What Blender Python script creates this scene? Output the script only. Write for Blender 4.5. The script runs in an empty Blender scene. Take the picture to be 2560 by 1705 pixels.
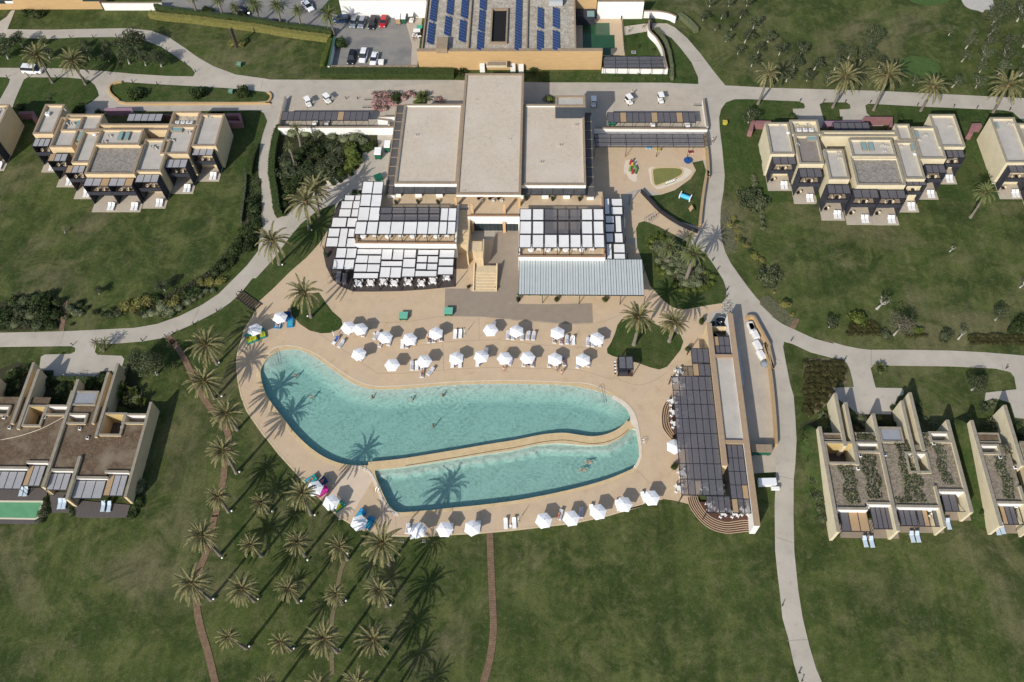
import bpy, bmesh, math, random
from math import sin, cos, pi, radians, sqrt, atan2, hypot
from mathutils import Vector, Matrix
from mathutils.geometry import tessellate_polygon, delaunay_2d_cdt
random.seed(7)
scn = bpy.context.scene
COL = scn.collection

# ---------------------------------------------------------------- camera, light
CAMH = 145.0
FPX = 2165.7
PPX, PPY = 1280.0, 852.5
AX = (Vector((0.99941779, 0.00864228, -0.03300584)), Vector((0.02464978, -0.85174652, 0.52337391)), Vector((-0.02358947, -0.52388278, -0.85146366)))
cam = bpy.data.objects.new('camera', bpy.data.cameras.new('camera'))
COL.objects.link(cam); scn.camera = cam
cam.data.sensor_width = 36.0; cam.data.sensor_fit = 'HORIZONTAL'
cam.data.lens = FPX / 2560 * 36
cam.data.clip_start = 1; cam.data.clip_end = 8000
M4 = Matrix(((AX[0][0], -AX[0][1], -AX[0][2], 0), (AX[1][0], -AX[1][1], -AX[1][2], 0), (AX[2][0], -AX[2][1], -AX[2][2], CAMH), (0, 0, 0, 1)))
cam.matrix_world = M4

SUN_EL, SUN_AZ = 35.0, 239.0          # azimuth of the sun measured from +X towards +Y
sd = Vector((cos(radians(SUN_EL)) * cos(radians(SUN_AZ)), cos(radians(SUN_EL)) * sin(radians(SUN_AZ)), sin(radians(SUN_EL))))
sl = bpy.data.lights.new('sun', 'SUN'); sl.energy = 4.5; sl.angle = radians(0.5); sl.color = (1.0, 0.945, 0.86)
so = bpy.data.objects.new('sun', sl); COL.objects.link(so); so.location = (0, 0, 300)
so.rotation_euler = sd.to_track_quat('Z', 'Y').to_euler()
w = bpy.data.worlds.new('World'); scn.world = w; w.use_nodes = True
nt = w.node_tree; nt.nodes.clear()
sky = nt.nodes.new('ShaderNodeTexSky'); sky.sky_type = 'NISHITA'; sky.sun_disc = False
sky.sun_elevation = radians(SUN_EL); sky.sun_rotation = radians(90 - SUN_AZ) % (2 * pi)
sky.air_density = 1.0; sky.dust_density = 1.5
bg = nt.nodes.new('ShaderNodeBackground'); bg.inputs[1].default_value = 0.14
wo = nt.nodes.new('ShaderNodeOutputWorld')
nt.links.new(sky.outputs[0], bg.inputs[0]); nt.links.new(bg.outputs[0], wo.inputs[0])
scn.view_settings.view_transform = 'Standard'; scn.view_settings.look = 'None'
scn.view_settings.exposure = -0.06; scn.view_settings.gamma = 1.0
scn.render.resolution_x = 1024; scn.render.resolution_y = 682
scn.cycles.max_bounces = 6; scn.cycles.transparent_max_bounces = 24
scn.cycles.diffuse_bounces = 3

# ---------------------------------------------------------------- surveying: photo measurements -> metres
WIN = {'%d%d' % (r, c): ((0, 640, 1280, 1900)[c], (0, 420, 850, 1265)[r], 3.5636) for r in range(4) for c in range(4)}
for k, x, y in (('A', 600, 760), ('B', 900, 780), ('C', 1200, 780), ('D', 740, 1170), ('E', 1040, 1200), ('F', 1340, 1190), ('G', 1640, 820), ('K', 1640, 1140)):
    WIN[k] = (x, y, 7.1273)
WIN['s'] = (0, 0, 1.0)
def U(px, py, h=0.0):
    a, b = px - PPX, py - PPY
    d = Vector((AX[i][0] * a + AX[i][1] * b + AX[i][2] * FPX for i in range(3)))
    t = (h - CAMH) / d.z
    return Vector((d.x * t, d.y * t, h))
def PX(x, y, z):
    v = Vector((x, y, z - CAMH))
    c = [AX[0][i] * v.x + AX[1][i] * v.y + AX[2][i] * v.z for i in range(3)]
    return PPX + FPX * c[0] / c[2], PPY + FPX * c[1] / c[2]
def W(k, x, y, h=0.0):
    o = WIN[k]; return U(o[0] + x / o[2], o[1] + y / o[2], h)
def pts(s, h=0.0):
    out = []
    for seg in s.split(';'):
        k, r = seg.strip().split(':')
        for q in r.split():
            x, y = q.split(','); out.append(W(k, float(x), float(y), h))
    return out
def smooth(P, n=4, closed=True):
    out = []; N = len(P)
    rng = range(N) if closed else range(N - 1)
    for i in rng:
        g = (lambda j: P[j % N]) if closed else (lambda j: P[max(0, min(N - 1, j))])
        a, b, c, d = g(i - 1), g(i), g(i + 1), g(i + 2)
        for k in range(n):
            t = k / n
            out.append(0.5 * ((2 * b) + (c - a) * t + (2 * a - 5 * b + 4 * c - d) * t * t + (3 * b - 3 * c + d - a) * t ** 3))
    if not closed: out.append(P[-1].copy())
    return out
def rect(k, x0, y0, x1, y1, h=0.0, k2=None):
    a = W(k, x0, y0, h); b = W(k2 or k, x1, y1, h)
    return a.x, b.y, b.x, a.y          # xmin, ymin, xmax, ymax

# ---------------------------------------------------------------- materials
MATS = {}
def mat(name, col, rough=0.8, col2=None, scale=4.0, amt=0.5, metal=0.0, bump=0.0, detail=6, spec=0.3, stretch=None, rand=0.0, col3=None, scale3=0.1, fine=None, speck=None):
    if name in MATS: return MATS[name]
    m = bpy.data.materials.new(name); m.use_nodes = True; n = m.node_tree; L = n.links
    b = n.nodes['Principled BSDF']
    b.inputs['Roughness'].default_value = rough; b.inputs['Metallic'].default_value = metal
    b.inputs['Specular IOR Level'].default_value = spec
    geo = n.nodes.new('ShaderNodeNewGeometry'); vec = geo.outputs['Position']
    if stretch:
        mp = n.nodes.new('ShaderNodeMapping'); mp.inputs['Scale'].default_value = stretch
        L.new(vec, mp.inputs['Vector']); vec = mp.outputs[0]
    cur = None
    def rgb(c):
        r = n.nodes.new('ShaderNodeRGB'); r.outputs[0].default_value = (*c, 1); return r.outputs[0]
    cur = rgb(col)
    def mixin(cur, c2, sc, lo, hi, det=detail, fac=1.0):
        t = n.nodes.new('ShaderNodeTexNoise'); t.inputs['Scale'].default_value = sc; t.inputs['Detail'].default_value = det; t.inputs['Roughness'].default_value = 0.6
        L.new(vec, t.inputs['Vector'])
        r = n.nodes.new('ShaderNodeMapRange'); r.inputs[1].default_value = lo; r.inputs[2].default_value = hi; r.inputs[4].default_value = fac
        L.new(t.outputs[0], r.inputs[0])
        x = n.nodes.new('ShaderNodeMix'); x.data_type = 'RGBA'
        L.new(r.outputs[0], x.inputs[0]); L.new(cur, x.inputs[6]); L.new(rgb(c2), x.inputs[7])
        return x.outputs[2], t
    tx = None
    if col2: cur, tx = mixin(cur, col2, scale, 0.5 - 0.25 * amt - .02, 0.5 + 0.25 * amt, fac=min(1, amt * 1.6))
    if col3: cur, _ = mixin(cur, col3, scale3, 0.48, 0.68, 5)
    if fine:
        c, s, f = fine; cur, _ = mixin(cur, c, s, 0.45, 0.7, 3, f)
    if speck:
        c, s, lo, f = speck; cur, _ = mixin(cur, c, s, lo, lo + .06, 4, f)
    if rand:
        oi = n.nodes.new('ShaderNodeObjectInfo'); hs = n.nodes.new('ShaderNodeHueSaturation')
        mr = n.nodes.new('ShaderNodeMapRange'); mr.inputs[3].default_value = 1 - rand; mr.inputs[4].default_value = 1 + rand
        L.new(oi.outputs['Random'], mr.inputs[0]); L.new(mr.outputs[0], hs.inputs['Value']); L.new(cur, hs.inputs['Color']); cur = hs.outputs[0]
    L.new(cur, b.inputs['Base Color'])
    if bump and tx:
        bp = n.nodes.new('ShaderNodeBump'); bp.inputs['Strength'].default_value = bump; bp.inputs['Distance'].default_value = 0.05
        L.new(tx.outputs[0], bp.inputs['Height']); L.new(bp.outputs[0], b.inputs['Normal'])
    MATS[name] = m; return m

def grass_mat(name, a, b_, c, d, dry=0.5):
    m = bpy.data.materials.new(name); m.use_nodes = True; n = m.node_tree; L = n.links
    bs = n.nodes['Principled BSDF']; bs.inputs['Roughness'].default_value = 0.95; bs.inputs['Specular IOR Level'].default_value = 0.1
    geo = n.nodes.new('ShaderNodeNewGeometry')
    def noise(sc, det, ro=0.6, dist=0.0, off=0):
        mp = n.nodes.new('ShaderNodeMapping'); mp.inputs['Location'].default_value = (off, off * 1.7, 0)
        L.new(geo.outputs['Position'], mp.inputs['Vector'])
        t = n.nodes.new('ShaderNodeTexNoise'); t.inputs['Scale'].default_value = sc; t.inputs['Detail'].default_value = det
        t.inputs['Roughness'].default_value = ro; t.inputs['Distortion'].default_value = dist
        L.new(mp.outputs[0], t.inputs['Vector']); return t.outputs[0]
    def mr(s, lo, hi, t0=0.0, t1=1.0):
        r = n.nodes.new('ShaderNodeMapRange'); r.inputs[1].default_value = lo; r.inputs[2].default_value = hi; r.inputs[3].default_value = t0; r.inputs[4].default_value = t1
        L.new(s, r.inputs[0]); return r.outputs[0]
    def mix(f, c1, c2, mode='MIX'):
        x = n.nodes.new('ShaderNodeMix'); x.data_type = 'RGBA'; x.blend_type = mode
        if isinstance(f, float): x.inputs[0].default_value = f
        else: L.new(f, x.inputs[0])
        for i, c_ in ((6, c1), (7, c2)):
            if isinstance(c_, tuple): x.inputs[i].default_value = (*c_, 1)
            else: L.new(c_, x.inputs[i])
        return x.outputs[2]
    k = mix(mr(noise(.05, 8, .66, .5), .44, .56), a, b_)
    k = mix(mr(noise(.16, 8, .72, .8, 31), .46, .60), k, c)
    k = mix(mr(noise(.024, 9, .72, 1.4, 77), .50, .62, 0, dry), k, d)
    k = mix(mr(noise(.30, 9, .8, .5, 13), .52, .64, 0, .38), k, d)
    k = mix(mr(noise(.11, 6, .7, .8, 91), .50, .62, 0, .75), k, a)
    k = mix(mr(noise(.9, 6, .8, 0, 55), .52, .66, 0, .4), k, d)
    mp2 = n.nodes.new('ShaderNodeMapping'); mp2.inputs['Scale'].default_value = (.9, .07, 1); mp2.inputs['Rotation'].default_value = (0, 0, .25); L.new(geo.outputs['Position'], mp2.inputs[0])
    t2 = n.nodes.new('ShaderNodeTexNoise'); t2.inputs['Scale'].default_value = .8; t2.inputs['Detail'].default_value = 6; L.new(mp2.outputs[0], t2.inputs['Vector'])
    mu = n.nodes.new('ShaderNodeMath'); mu.operation = 'MULTIPLY'; L.new(mr(t2.outputs[0], .3, .7, .86, 1.14), mu.inputs[0])
    m3 = n.nodes.new('ShaderNodeMath'); m3.operation = 'MULTIPLY'; L.new(mr(noise(1.5, 6, .85, 0, 5), .32, .68, .76, 1.25), m3.inputs[0]); L.new(mr(noise(4.5, 4, .85, 0, 9), .3, .7, .62, 1.42), m3.inputs[1])
    L.new(m3.outputs[0], mu.inputs[1])
    v = n.nodes.new('ShaderNodeHueSaturation')
    L.new(mu.outputs[0], v.inputs['Value']); L.new(k, v.inputs['Color'])
    L.new(v.outputs[0], bs.inputs['Base Color'])
    bp = n.nodes.new('ShaderNodeBump'); bp.inputs['Strength'].default_value = .5; bp.inputs['Distance'].default_value = .12
    L.new(noise(3.2, 6, .75, 0, 2), bp.inputs['Height']); L.new(bp.outputs[0], bs.inputs['Normal'])
    MATS[name] = m; return m
GRASS = grass_mat('lawn_grass', (.032, .050, .013), (.056, .078, .020), (.084, .098, .031), (.145, .128, .070), .62)
GRASSB = grass_mat('bed_grass', (.030, .055, .013), (.042, .070, .017), (.055, .074, .022), (.10, .096, .044), .4)
GREEN = grass_mat('putting_green', (.055, .095, .028), (.06, .10, .03), (.06, .10, .03), (.07, .10, .04), .2)
ROAD = mat('road_concrete', (.45, .405, .335), .9, (.36, .325, .27), .3, .9, col3=(.48, .43, .36), scale3=.09, speck=((.30, .27, .22), .6, .62, .35), fine=((.30, .28, .25), 6, .35))
PLAZA = mat('plaza_concrete', (.46, .40, .315), .9, (.39, .34, .275), .5, .7, col3=(.47, .41, .33), scale3=.12, fine=((.28, .25, .21), 6, .3))
DECK = mat('deck_sandstone', (.55, .42, .275), .9, (.48, .365, .245), .45, .7, col3=(.51, .395, .28), scale3=.16, speck=((.42, .27, .14), .35, .60, .35), fine=((.38, .29, .2), 5, .35))
DECKL = mat('deck_pale', (.62, .50, .37), .9, (.56, .45, .34), .6, .6, fine=((.5, .4, .3), 5, .3))
DECKD = mat('deck_brown', (.30, .245, .185), .9, (.26, .215, .17), .7, .6, fine=((.2, .17, .13), 6, .3))
KERB = mat('kerb_stone', (.60, .49, .33), .85, (.5, .39, .24), 1.2, .6)
COPE = mat('pool_coping', (.60, .46, .27), .8, (.50, .37, .2), .8, .7, fine=((.42, .31, .18), 6, .3))
COPEW = mat('pale_coping', (.66, .58, .47), .8, (.58, .5, .4), .8, .6)
ASPH = mat('asphalt', (.20, .195, .185), .95, (.26, .245, .22), .35, .9, col3=(.155, .155, .155), scale3=.12, fine=((.12, .12, .12), 8, .3))
WHITE = mat('white_render', (.80, .79, .77), .85, (.74, .73, .70), .5, .4)
CREAM = mat('cream_render', (.66, .52, .32), .85, (.60, .47, .29), .6, .5)
CREAMP = mat('pale_cream_render', (.68, .61, .43), .85, (.60, .53, .37), .6, .6, fine=((.5, .42, .28), 3, .3))
STONE = mat('ochre_stone', (.54, .37, .18), .9, (.45, .30, .15), 1.1, .8, stretch=(.35, .35, 2.6), fine=((.42, .28, .13), 2, .5))
COPING = mat('brown_coping', (.31, .235, .16), .9, (.25, .19, .13), 1.2, .6)
COPG = mat('grey_coping', (.30, .265, .205), .9, (.23, .20, .155), 1.5, .7)
ROOFG = mat('gravel_roof', (.55, .475, .375), .95, (.48, .415, .33), 1.1, .7, col3=(.55, .485, .40), scale3=.13, fine=((.36, .315, .265), 5, .45), speck=((.16, .13, .10), 2.2, .66, .8))
ROOFP = mat('pale_roof', (.46, .43, .38), .9, (.39, .365, .325), .5, .6, fine=((.33, .3, .27), 4, .3))
ROOFW = mat('weathered_roof', (.30, .275, .24), .95, (.13, .12, .105), 1.6, .9, fine=((.40, .37, .33), 3, .5))
ROOFV = mat('dry_green_roof', (.145, .098, .06), .95, (.06, .042, .028), .9, 1.0, col3=(.20, .165, .115), scale3=.25, fine=((.22, .16, .10), 2.5, .5), bump=.8)
ROOFS = mat('sandy_green_roof', (.27, .225, .17), .95, (.11, .085, .065), 1.3, 1.0, col3=(.13, .12, .07), scale3=.5, fine=((.40, .35, .27), 3, .6), bump=.8)
MOSSR = mat('mossy_roof', (.56, .52, .45), .95, (.30, .26, .2), .9, .9, fine=((.16, .14, .09), 3, .8))
BLACK = mat('black_metal', (.018, .019, .024), .5)
DARK = mat('charcoal_panel', (.028, .030, .042), .7, (.04, .042, .055), 1.0, .6)
CANE = mat('dark_cane_mat', (.090, .086, .098), .85, (.14, .133, .14), 1.4, .9, stretch=(1, 9, 1), fine=((.04, .04, .045), 4, .5))
CANEG = mat('grey_cane_mat', (.36, .36, .37), .9, (.26, .26, .275), 1.4, .9, stretch=(9, 1, 1), fine=((.3, .29, .29), 4, .4))
CANET = mat('tan_cane_mat', (.42, .29, .165), .9, (.33, .225, .125), 1.5, .9, stretch=(1, 7, 1))
CANVAS = mat('white_canvas', (.74, .73, .70), .9, (.68, .67, .65), .7, .6, rand=.03)
CANVASW = mat('parasol_canvas', (.82, .82, .82), .9)
METALR = mat('ribbed_metal', (.52, .555, .55), .6, (.47, .51, .51), .6, .6, metal=.05)
WOODD = mat('grey_decking', (.115, .10, .095), .85, (.08, .07, .068), 1.2, .8, stretch=(9, .6, 1))
WOODB = mat('brown_decking', (.105, .052, .036), .85, (.075, .038, .028), 1.6, .8)
WOODP = mat('plank_brown', (.25, .165, .105), .9, (.15, .095, .06), 1.5, .8)
GLASS = mat('dark_glass', (.03, .045, .05), .12, spec=.6)
GLASSG = mat('skylight_glass', (.20, .32, .31), .15, spec=.6)
PURPLE = mat('mauve_wall', (.30, .19, .25), .9, (.26, .165, .22), .8, .5)
ROSE = mat('rose_wall', (.26, .13, .13), .9, (.22, .11, .11), .8, .5)
SOLAR = mat('solar_cells', (.018, .045, .16), .25, (.022, .06, .2), .6, .6, spec=.6)
BARK = mat('palm_bark', (.23, .20, .165), .95, (.12, .10, .085), 2.5, .9, stretch=(1, 1, 3))
OBARK = mat('pale_bark', (.42, .40, .36), .95, (.28, .26, .23), 3, .8)
def leafmat(name, c1, c2, rand=.12, tr=.35):
    m = bpy.data.materials.new(name); m.use_nodes = True; n = m.node_tree; L = n.links
    b = n.nodes['Principled BSDF']; b.inputs['Roughness'].default_value = .65; b.inputs['Specular IOR Level'].default_value = .25
    geo = n.nodes.new('ShaderNodeNewGeometry')
    t = n.nodes.new('ShaderNodeTexNoise'); t.inputs['Scale'].default_value = 1.6; t.inputs['Detail'].default_value = 3
    L.new(geo.outputs['Position'], t.inputs['Vector'])
    ad = n.nodes.new('ShaderNodeMath'); ad.operation = 'MULTIPLY_ADD'; ad.inputs[1].default_value = .7; 
    L.new(geo.outputs['Random Per Island'], ad.inputs[0]); L.new(t.outputs[0], ad.inputs[2])
    r = n.nodes.new('ShaderNodeMapRange'); r.inputs[1].default_value = .4; r.inputs[2].default_value = 1.2; L.new(ad.outputs[0], r.inputs[0])
    x = n.nodes.new('ShaderNodeMix'); x.data_type = 'RGBA'; x.inputs[6].default_value = (*c1, 1); x.inputs[7].default_value = (*c2, 1)
    L.new(r.outputs[0], x.inputs[0])
    oi = n.nodes.new('ShaderNodeObjectInfo'); hs = n.nodes.new('ShaderNodeHueSaturation')
    mr = n.nodes.new('ShaderNodeMapRange'); mr.inputs[3].default_value = 1 - rand; mr.inputs[4].default_value = 1 + rand
    L.new(oi.outputs['Random'], mr.inputs[0]); L.new(mr.outputs[0], hs.inputs['Value']); L.new(x.outputs[2], hs.inputs['Color'])
    L.new(hs.outputs[0], b.inputs['Base Color'])
    tl = n.nodes.new('ShaderNodeBsdfTranslucent'); L.new(hs.outputs[0], tl.inputs[0])
    ms = n.nodes.new('ShaderNodeMixShader'); ms.inputs[0].default_value = tr
    L.new(b.outputs[0], ms.inputs[1]); L.new(tl.outputs[0], ms.inputs[2]); L.new(ms.outputs[0], n.nodes['Material Output'].inputs[0])
    MATS[name] = m; return m
LPALM = leafmat('palm_leaf', (.072, .084, .030), (.28, .245, .115), .12, .2)
LPALM2 = leafmat('green_palm_leaf', (.055, .085, .028), (.17, .18, .065), .12, .2)
LPDRY = leafmat('dry_palm_leaf', (.22, .17, .09), (.34, .26, .14), .1, .1)
LOLIVE = leafmat('olive_leaf', (.050, .070, .030), (.135, .155, .078), .22)
LDARK = leafmat('dark_leaf', (.028, .044, .014), (.075, .105, .036), .25)
LGREEN = leafmat('green_leaf', (.030, .050, .014), (.075, .105, .030), .2)
LBRIGHT = leafmat('bright_leaf', (.07, .10, .018), (.16, .20, .045), .12)
LYEL = leafmat('golden_leaf', (.16, .16, .04), (.32, .30, .10), .12)
LGREY = leafmat('silver_leaf', (.10, .125, .06), (.25, .27, .15), .2)
LBROWN = leafmat('russet_leaf', (.045, .045, .016), (.12, .115, .04), .25)
LPINK = leafmat('pink_petals', (.45, .22, .22), (.75, .5, .48), .1)

# ---------------------------------------------------------------- mesh builder
class MB:
    def __init__(s): s.v = []; s.f = []; s.sm = []
    def add(s, vs, fs, sm=False):
        o = len(s.v); s.v += [tuple(v) for v in vs]; s.f += [tuple(i + o for i in f) for f in fs]; s.sm += [sm] * len(fs)
        return s
    def box(s, x0, y0, z0, x1, y1, z1):
        if x0 > x1: x0, x1 = x1, x0
        if y0 > y1: y0, y1 = y1, y0
        return s.add([(x0, y0, z0), (x1, y0, z0), (x1, y1, z0), (x0, y1, z0), (x0, y0, z1), (x1, y0, z1), (x1, y1, z1), (x0, y1, z1)],
                     [(0, 3, 2, 1), (4, 5, 6, 7), (0, 1, 5, 4), (1, 2, 6, 5), (2, 3, 7, 6), (3, 0, 4, 7)])
    def obox(s, c, sx, sy, sz, rz=0, ry=0, rx=0):   # oriented box centred at c
        R = Matrix.Rotation(rz, 3, 'Z') @ Matrix.Rotation(ry, 3, 'Y') @ Matrix.Rotation(rx, 3, 'X')
        vs = [Vector(c) + R @ Vector((a * sx / 2, b * sy / 2, d * sz / 2)) for d in (-1, 1) for a, b in ((-1, -1), (1, -1), (1, 1), (-1, 1))]
        return s.add(vs, [(0, 3, 2, 1), (4, 5, 6, 7), (0, 1, 5, 4), (1, 2, 6, 5), (2, 3, 7, 6), (3, 0, 4, 7)])
    def sheet(s, P, z=None, holes=()):
        loops = [[Vector((p.x, p.y, 0)) for p in P]] + [[Vector((p.x, p.y, 0)) for p in h] for h in holes]
        tri = tessellate_polygon(loops)
        allp = [p for l in ([P] + list(holes)) for p in l]
        vs = [(p.x, p.y, p.z if z is None else z) for p in allp]
        fs = []
        for t in tri:
            a, b, c = (vs[i] for i in t)
            cr = (b[0] - a[0]) * (c[1] - a[1]) - (b[1] - a[1]) * (c[0] - a[0])
            fs.append(tuple(t) if cr > 0 else (t[0], t[2], t[1]))
        return s.add(vs, fs)
    def slab(s, P, z0, z1, holes=()):
        s.sheet(P, z1, holes)
        for l in [P] + list(holes):
            n = len(l)
            vs = [(p.x, p.y, z0) for p in l] + [(p.x, p.y, z1) for p in l]
            s.add(vs, [(i, (i + 1) % n, (i + 1) % n + n, i + n) for i in range(n)])
        return s
    def ribbon(s, P, w, z0, z1, closed=False, side=0):  # wall of width w along a polyline; side -1/0/1 shifts it
        n = len(P); L_ = []; R_ = []
        for i in range(n):
            a = P[(i - 1) % n] if closed or i > 0 else P[i]; b = P[(i + 1) % n] if closed or i < n - 1 else P[i]
            t = Vector((b.x - a.x, b.y - a.y)); t = t / (t.length or 1); nn = Vector((-t.y, t.x))
            c0 = (side + 1) / 2 * w; c1 = (side - 1) / 2 * w
            L_.append((P[i].x + nn.x * c0, P[i].y + nn.y * c0)); R_.append((P[i].x + nn.x * c1, P[i].y + nn.y * c1))
        m = n if closed else n - 1
        vs = [(x, y, z) for (z, Q) in ((z0, L_), (z0, R_), (z1, L_), (z1, R_)) for x, y in Q]
        fs = []
        for i in range(m):
            j = (i + 1) % n
            fs += [(2 * n + i, 3 * n + i, 3 * n + j, 2 * n + j), (i, 2 * n + i, 2 * n + j, j), (n + i, n + j, 3 * n + j, 3 * n + i)]
        if not closed: fs += [(0, n, 3 * n, 2 * n), (n - 1, 3 * n - 1, 4 * n - 1, 2 * n - 1)]
        return s.add(vs, fs)
    def tube(s, pl, rad, n=6, cap=True, sm=True):
        rings = []
        for i, p in enumerate(pl):
            p = Vector(p); a = Vector(pl[max(i - 1, 0)]); b = Vector(pl[min(i + 1, len(pl) - 1)])
            d = (b - a).normalized(); u = d.cross(Vector((0, 0, 1)))
            if u.length < 1e-3: u = Vector((1, 0, 0))
            u.normalize(); v = d.cross(u)
            r = rad[i] if isinstance(rad, (list, tuple)) else rad
            rings.append([p + (u * cos(2 * pi * k / n) + v * sin(2 * pi * k / n)) * r for k in range(n)])
        vs = [q for r in rings for q in r]; fs = []
        for i in range(len(pl) - 1):
            for k in range(n): fs.append((i * n + k, i * n + (k + 1) % n, (i + 1) * n + (k + 1) % n, (i + 1) * n + k))
        if cap: fs += [tuple(range(n)), tuple(range(len(vs) - 1, len(vs) - n - 1, -1))]
        return s.add(vs, fs, sm)
    def disc(s, c, r, z0, z1, n=12, r2=None):
        r2 = r if r2 is None else r2
        vs = [(c[0] + r * cos(2 * pi * k / n), c[1] + r * sin(2 * pi * k / n), z0) for k in range(n)] + [(c[0] + r2 * cos(2 * pi * k / n), c[1] + r2 * sin(2 * pi * k / n), z1) for k in range(n)]
        return s.add(vs, [tuple(range(n - 1, -1, -1)), tuple(range(n, 2 * n))] + [(k, (k + 1) % n, (k + 1) % n + n, k + n) for k in range(n)])
    def ball(s, c, r, n=8, m=5, sc=(1, 1, 1)):
        vs = []; fs = []
        for i in range(m + 1):
            th = pi * i / m
            for k in range(n): vs.append((c[0] + r * sc[0] * sin(th) * cos(2 * pi * k / n), c[1] + r * sc[1] * sin(th) * sin(2 * pi * k / n), c[2] + r * sc[2] * cos(th)))
        for i in range(m):
            for k in range(n): fs.append((i * n + k, (i + 1) * n + k, (i + 1) * n + (k + 1) % n, i * n + (k + 1) % n))
        return s.add(vs, fs, True)
    def build(s, name, material, parent=None, kind=None, merge=False):
        o0 = Vector((0, 0, 0))
        q = parent
        while q is not None: o0 = o0 + q.location; q = q.parent
        me = bpy.data.meshes.new(name)
        me.from_pydata([(v[0] - o0.x, v[1] - o0.y, v[2] - o0.z) for v in s.v], [], s.f)
        me.materials.append(material)
        if any(s.sm): me.polygons.foreach_set('use_smooth', s.sm)
        me.update()
        o = bpy.data.objects.new(name, me); COL.objects.link(o)
        if parent is not None:
            o.parent = parent; KIDS.setdefault(parent.name, []).append(o)
        if kind: o['kind'] = kind
        return o
def tag(o, label, cat, group=None):
    o['label'] = label; o['category'] = cat
    if group: o['group'] = group
    return o
def thing(name, label, cat, loc=(0, 0, 0), group=None, rz=0.0):
    o = bpy.data.objects.new(name, None); COL.objects.link(o); o.empty_display_size = .3
    o.location = loc; o.rotation_euler = (0, 0, rz); return tag(o, label, cat, group)
KIDS = {}
def children(o): 
    return KIDS.get(o.name, [])
def copy_tree(o, parent=None):
    c = o.copy(); COL.objects.link(c)
    if parent is not None:
        c.parent = parent; KIDS.setdefault(parent.name, []).append(c)
    for ch in list(children(o)): copy_tree(ch, c)
    return c
def place(proto, used, loc, rz=0.0, label=None, group=None, sc=None):
    """first call moves the prototype itself, later ones copy it"""
    o = proto if not used.get(proto.name) else copy_tree(proto)
    used[proto.name] = True
    o.location = loc; o.rotation_euler = (0, 0, rz)
    if sc: o.scale = (sc, sc, sc) if not isinstance(sc, tuple) else sc
    if label: o['label'] = label
    if group: o['group'] = group
    return o
USED = {}
# ---------------------------------------------------------------- the ground, roads, lawns, pools
def struct(name, mb, m): return mb.build(name, m, kind='structure')
UP = pts('21:40,290 62,225 110,160 180,112 260,88 340,84 420,100 520,150 620,220 720,290 820,360 920,410 1020,435 1130,442 1250,440 1400,430 1600,412 1800,400 2000,393 2281,391;22:300,398 480,405 620,425 760,455 860,490 940,530 1000,575 1040,620 1055,660 1050,710 1020,760 960,810 880,850 800,875 700,882 600,870 480,853 380,855 250,870 100,900 0,922;21:2100,950 1800,1000 1500,1050 1250,1090 1100,1110 950,1118 800,1108 680,1075 570,1020 450,930 330,810 240,690 160,590 100,500 60,400')
LP = pts('21:1060,1172 1090,1156 1250,1140 1500,1105 1800,1055 2100,1010 2281,985;22:200,940 400,920 600,935 720,940 840,930 920,900 1000,850 1050,800 1080,790 1103,800 1118,850 1130,950 1134,1030 1120,1085 1080,1140 1000,1180 850,1240 650,1300 400,1360 200,1400 0,1435;21:2000,1470 1700,1500 1450,1525 1290,1536 1235,1520 1190,1480 1150,1410 1110,1320 1080,1250')
UP = smooth(UP, 3); LP = smooth(LP, 3)
ground = MB()
B_ = 2600
ring_out = [Vector((-B_, -B_, 0)), Vector((B_, -B_, 0)), Vector((B_, B_, 0)), Vector((-B_, B_, 0))]
ground.sheet(ring_out, 0.0, (UP, LP))
struct('ground', ground, GRASS)

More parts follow.
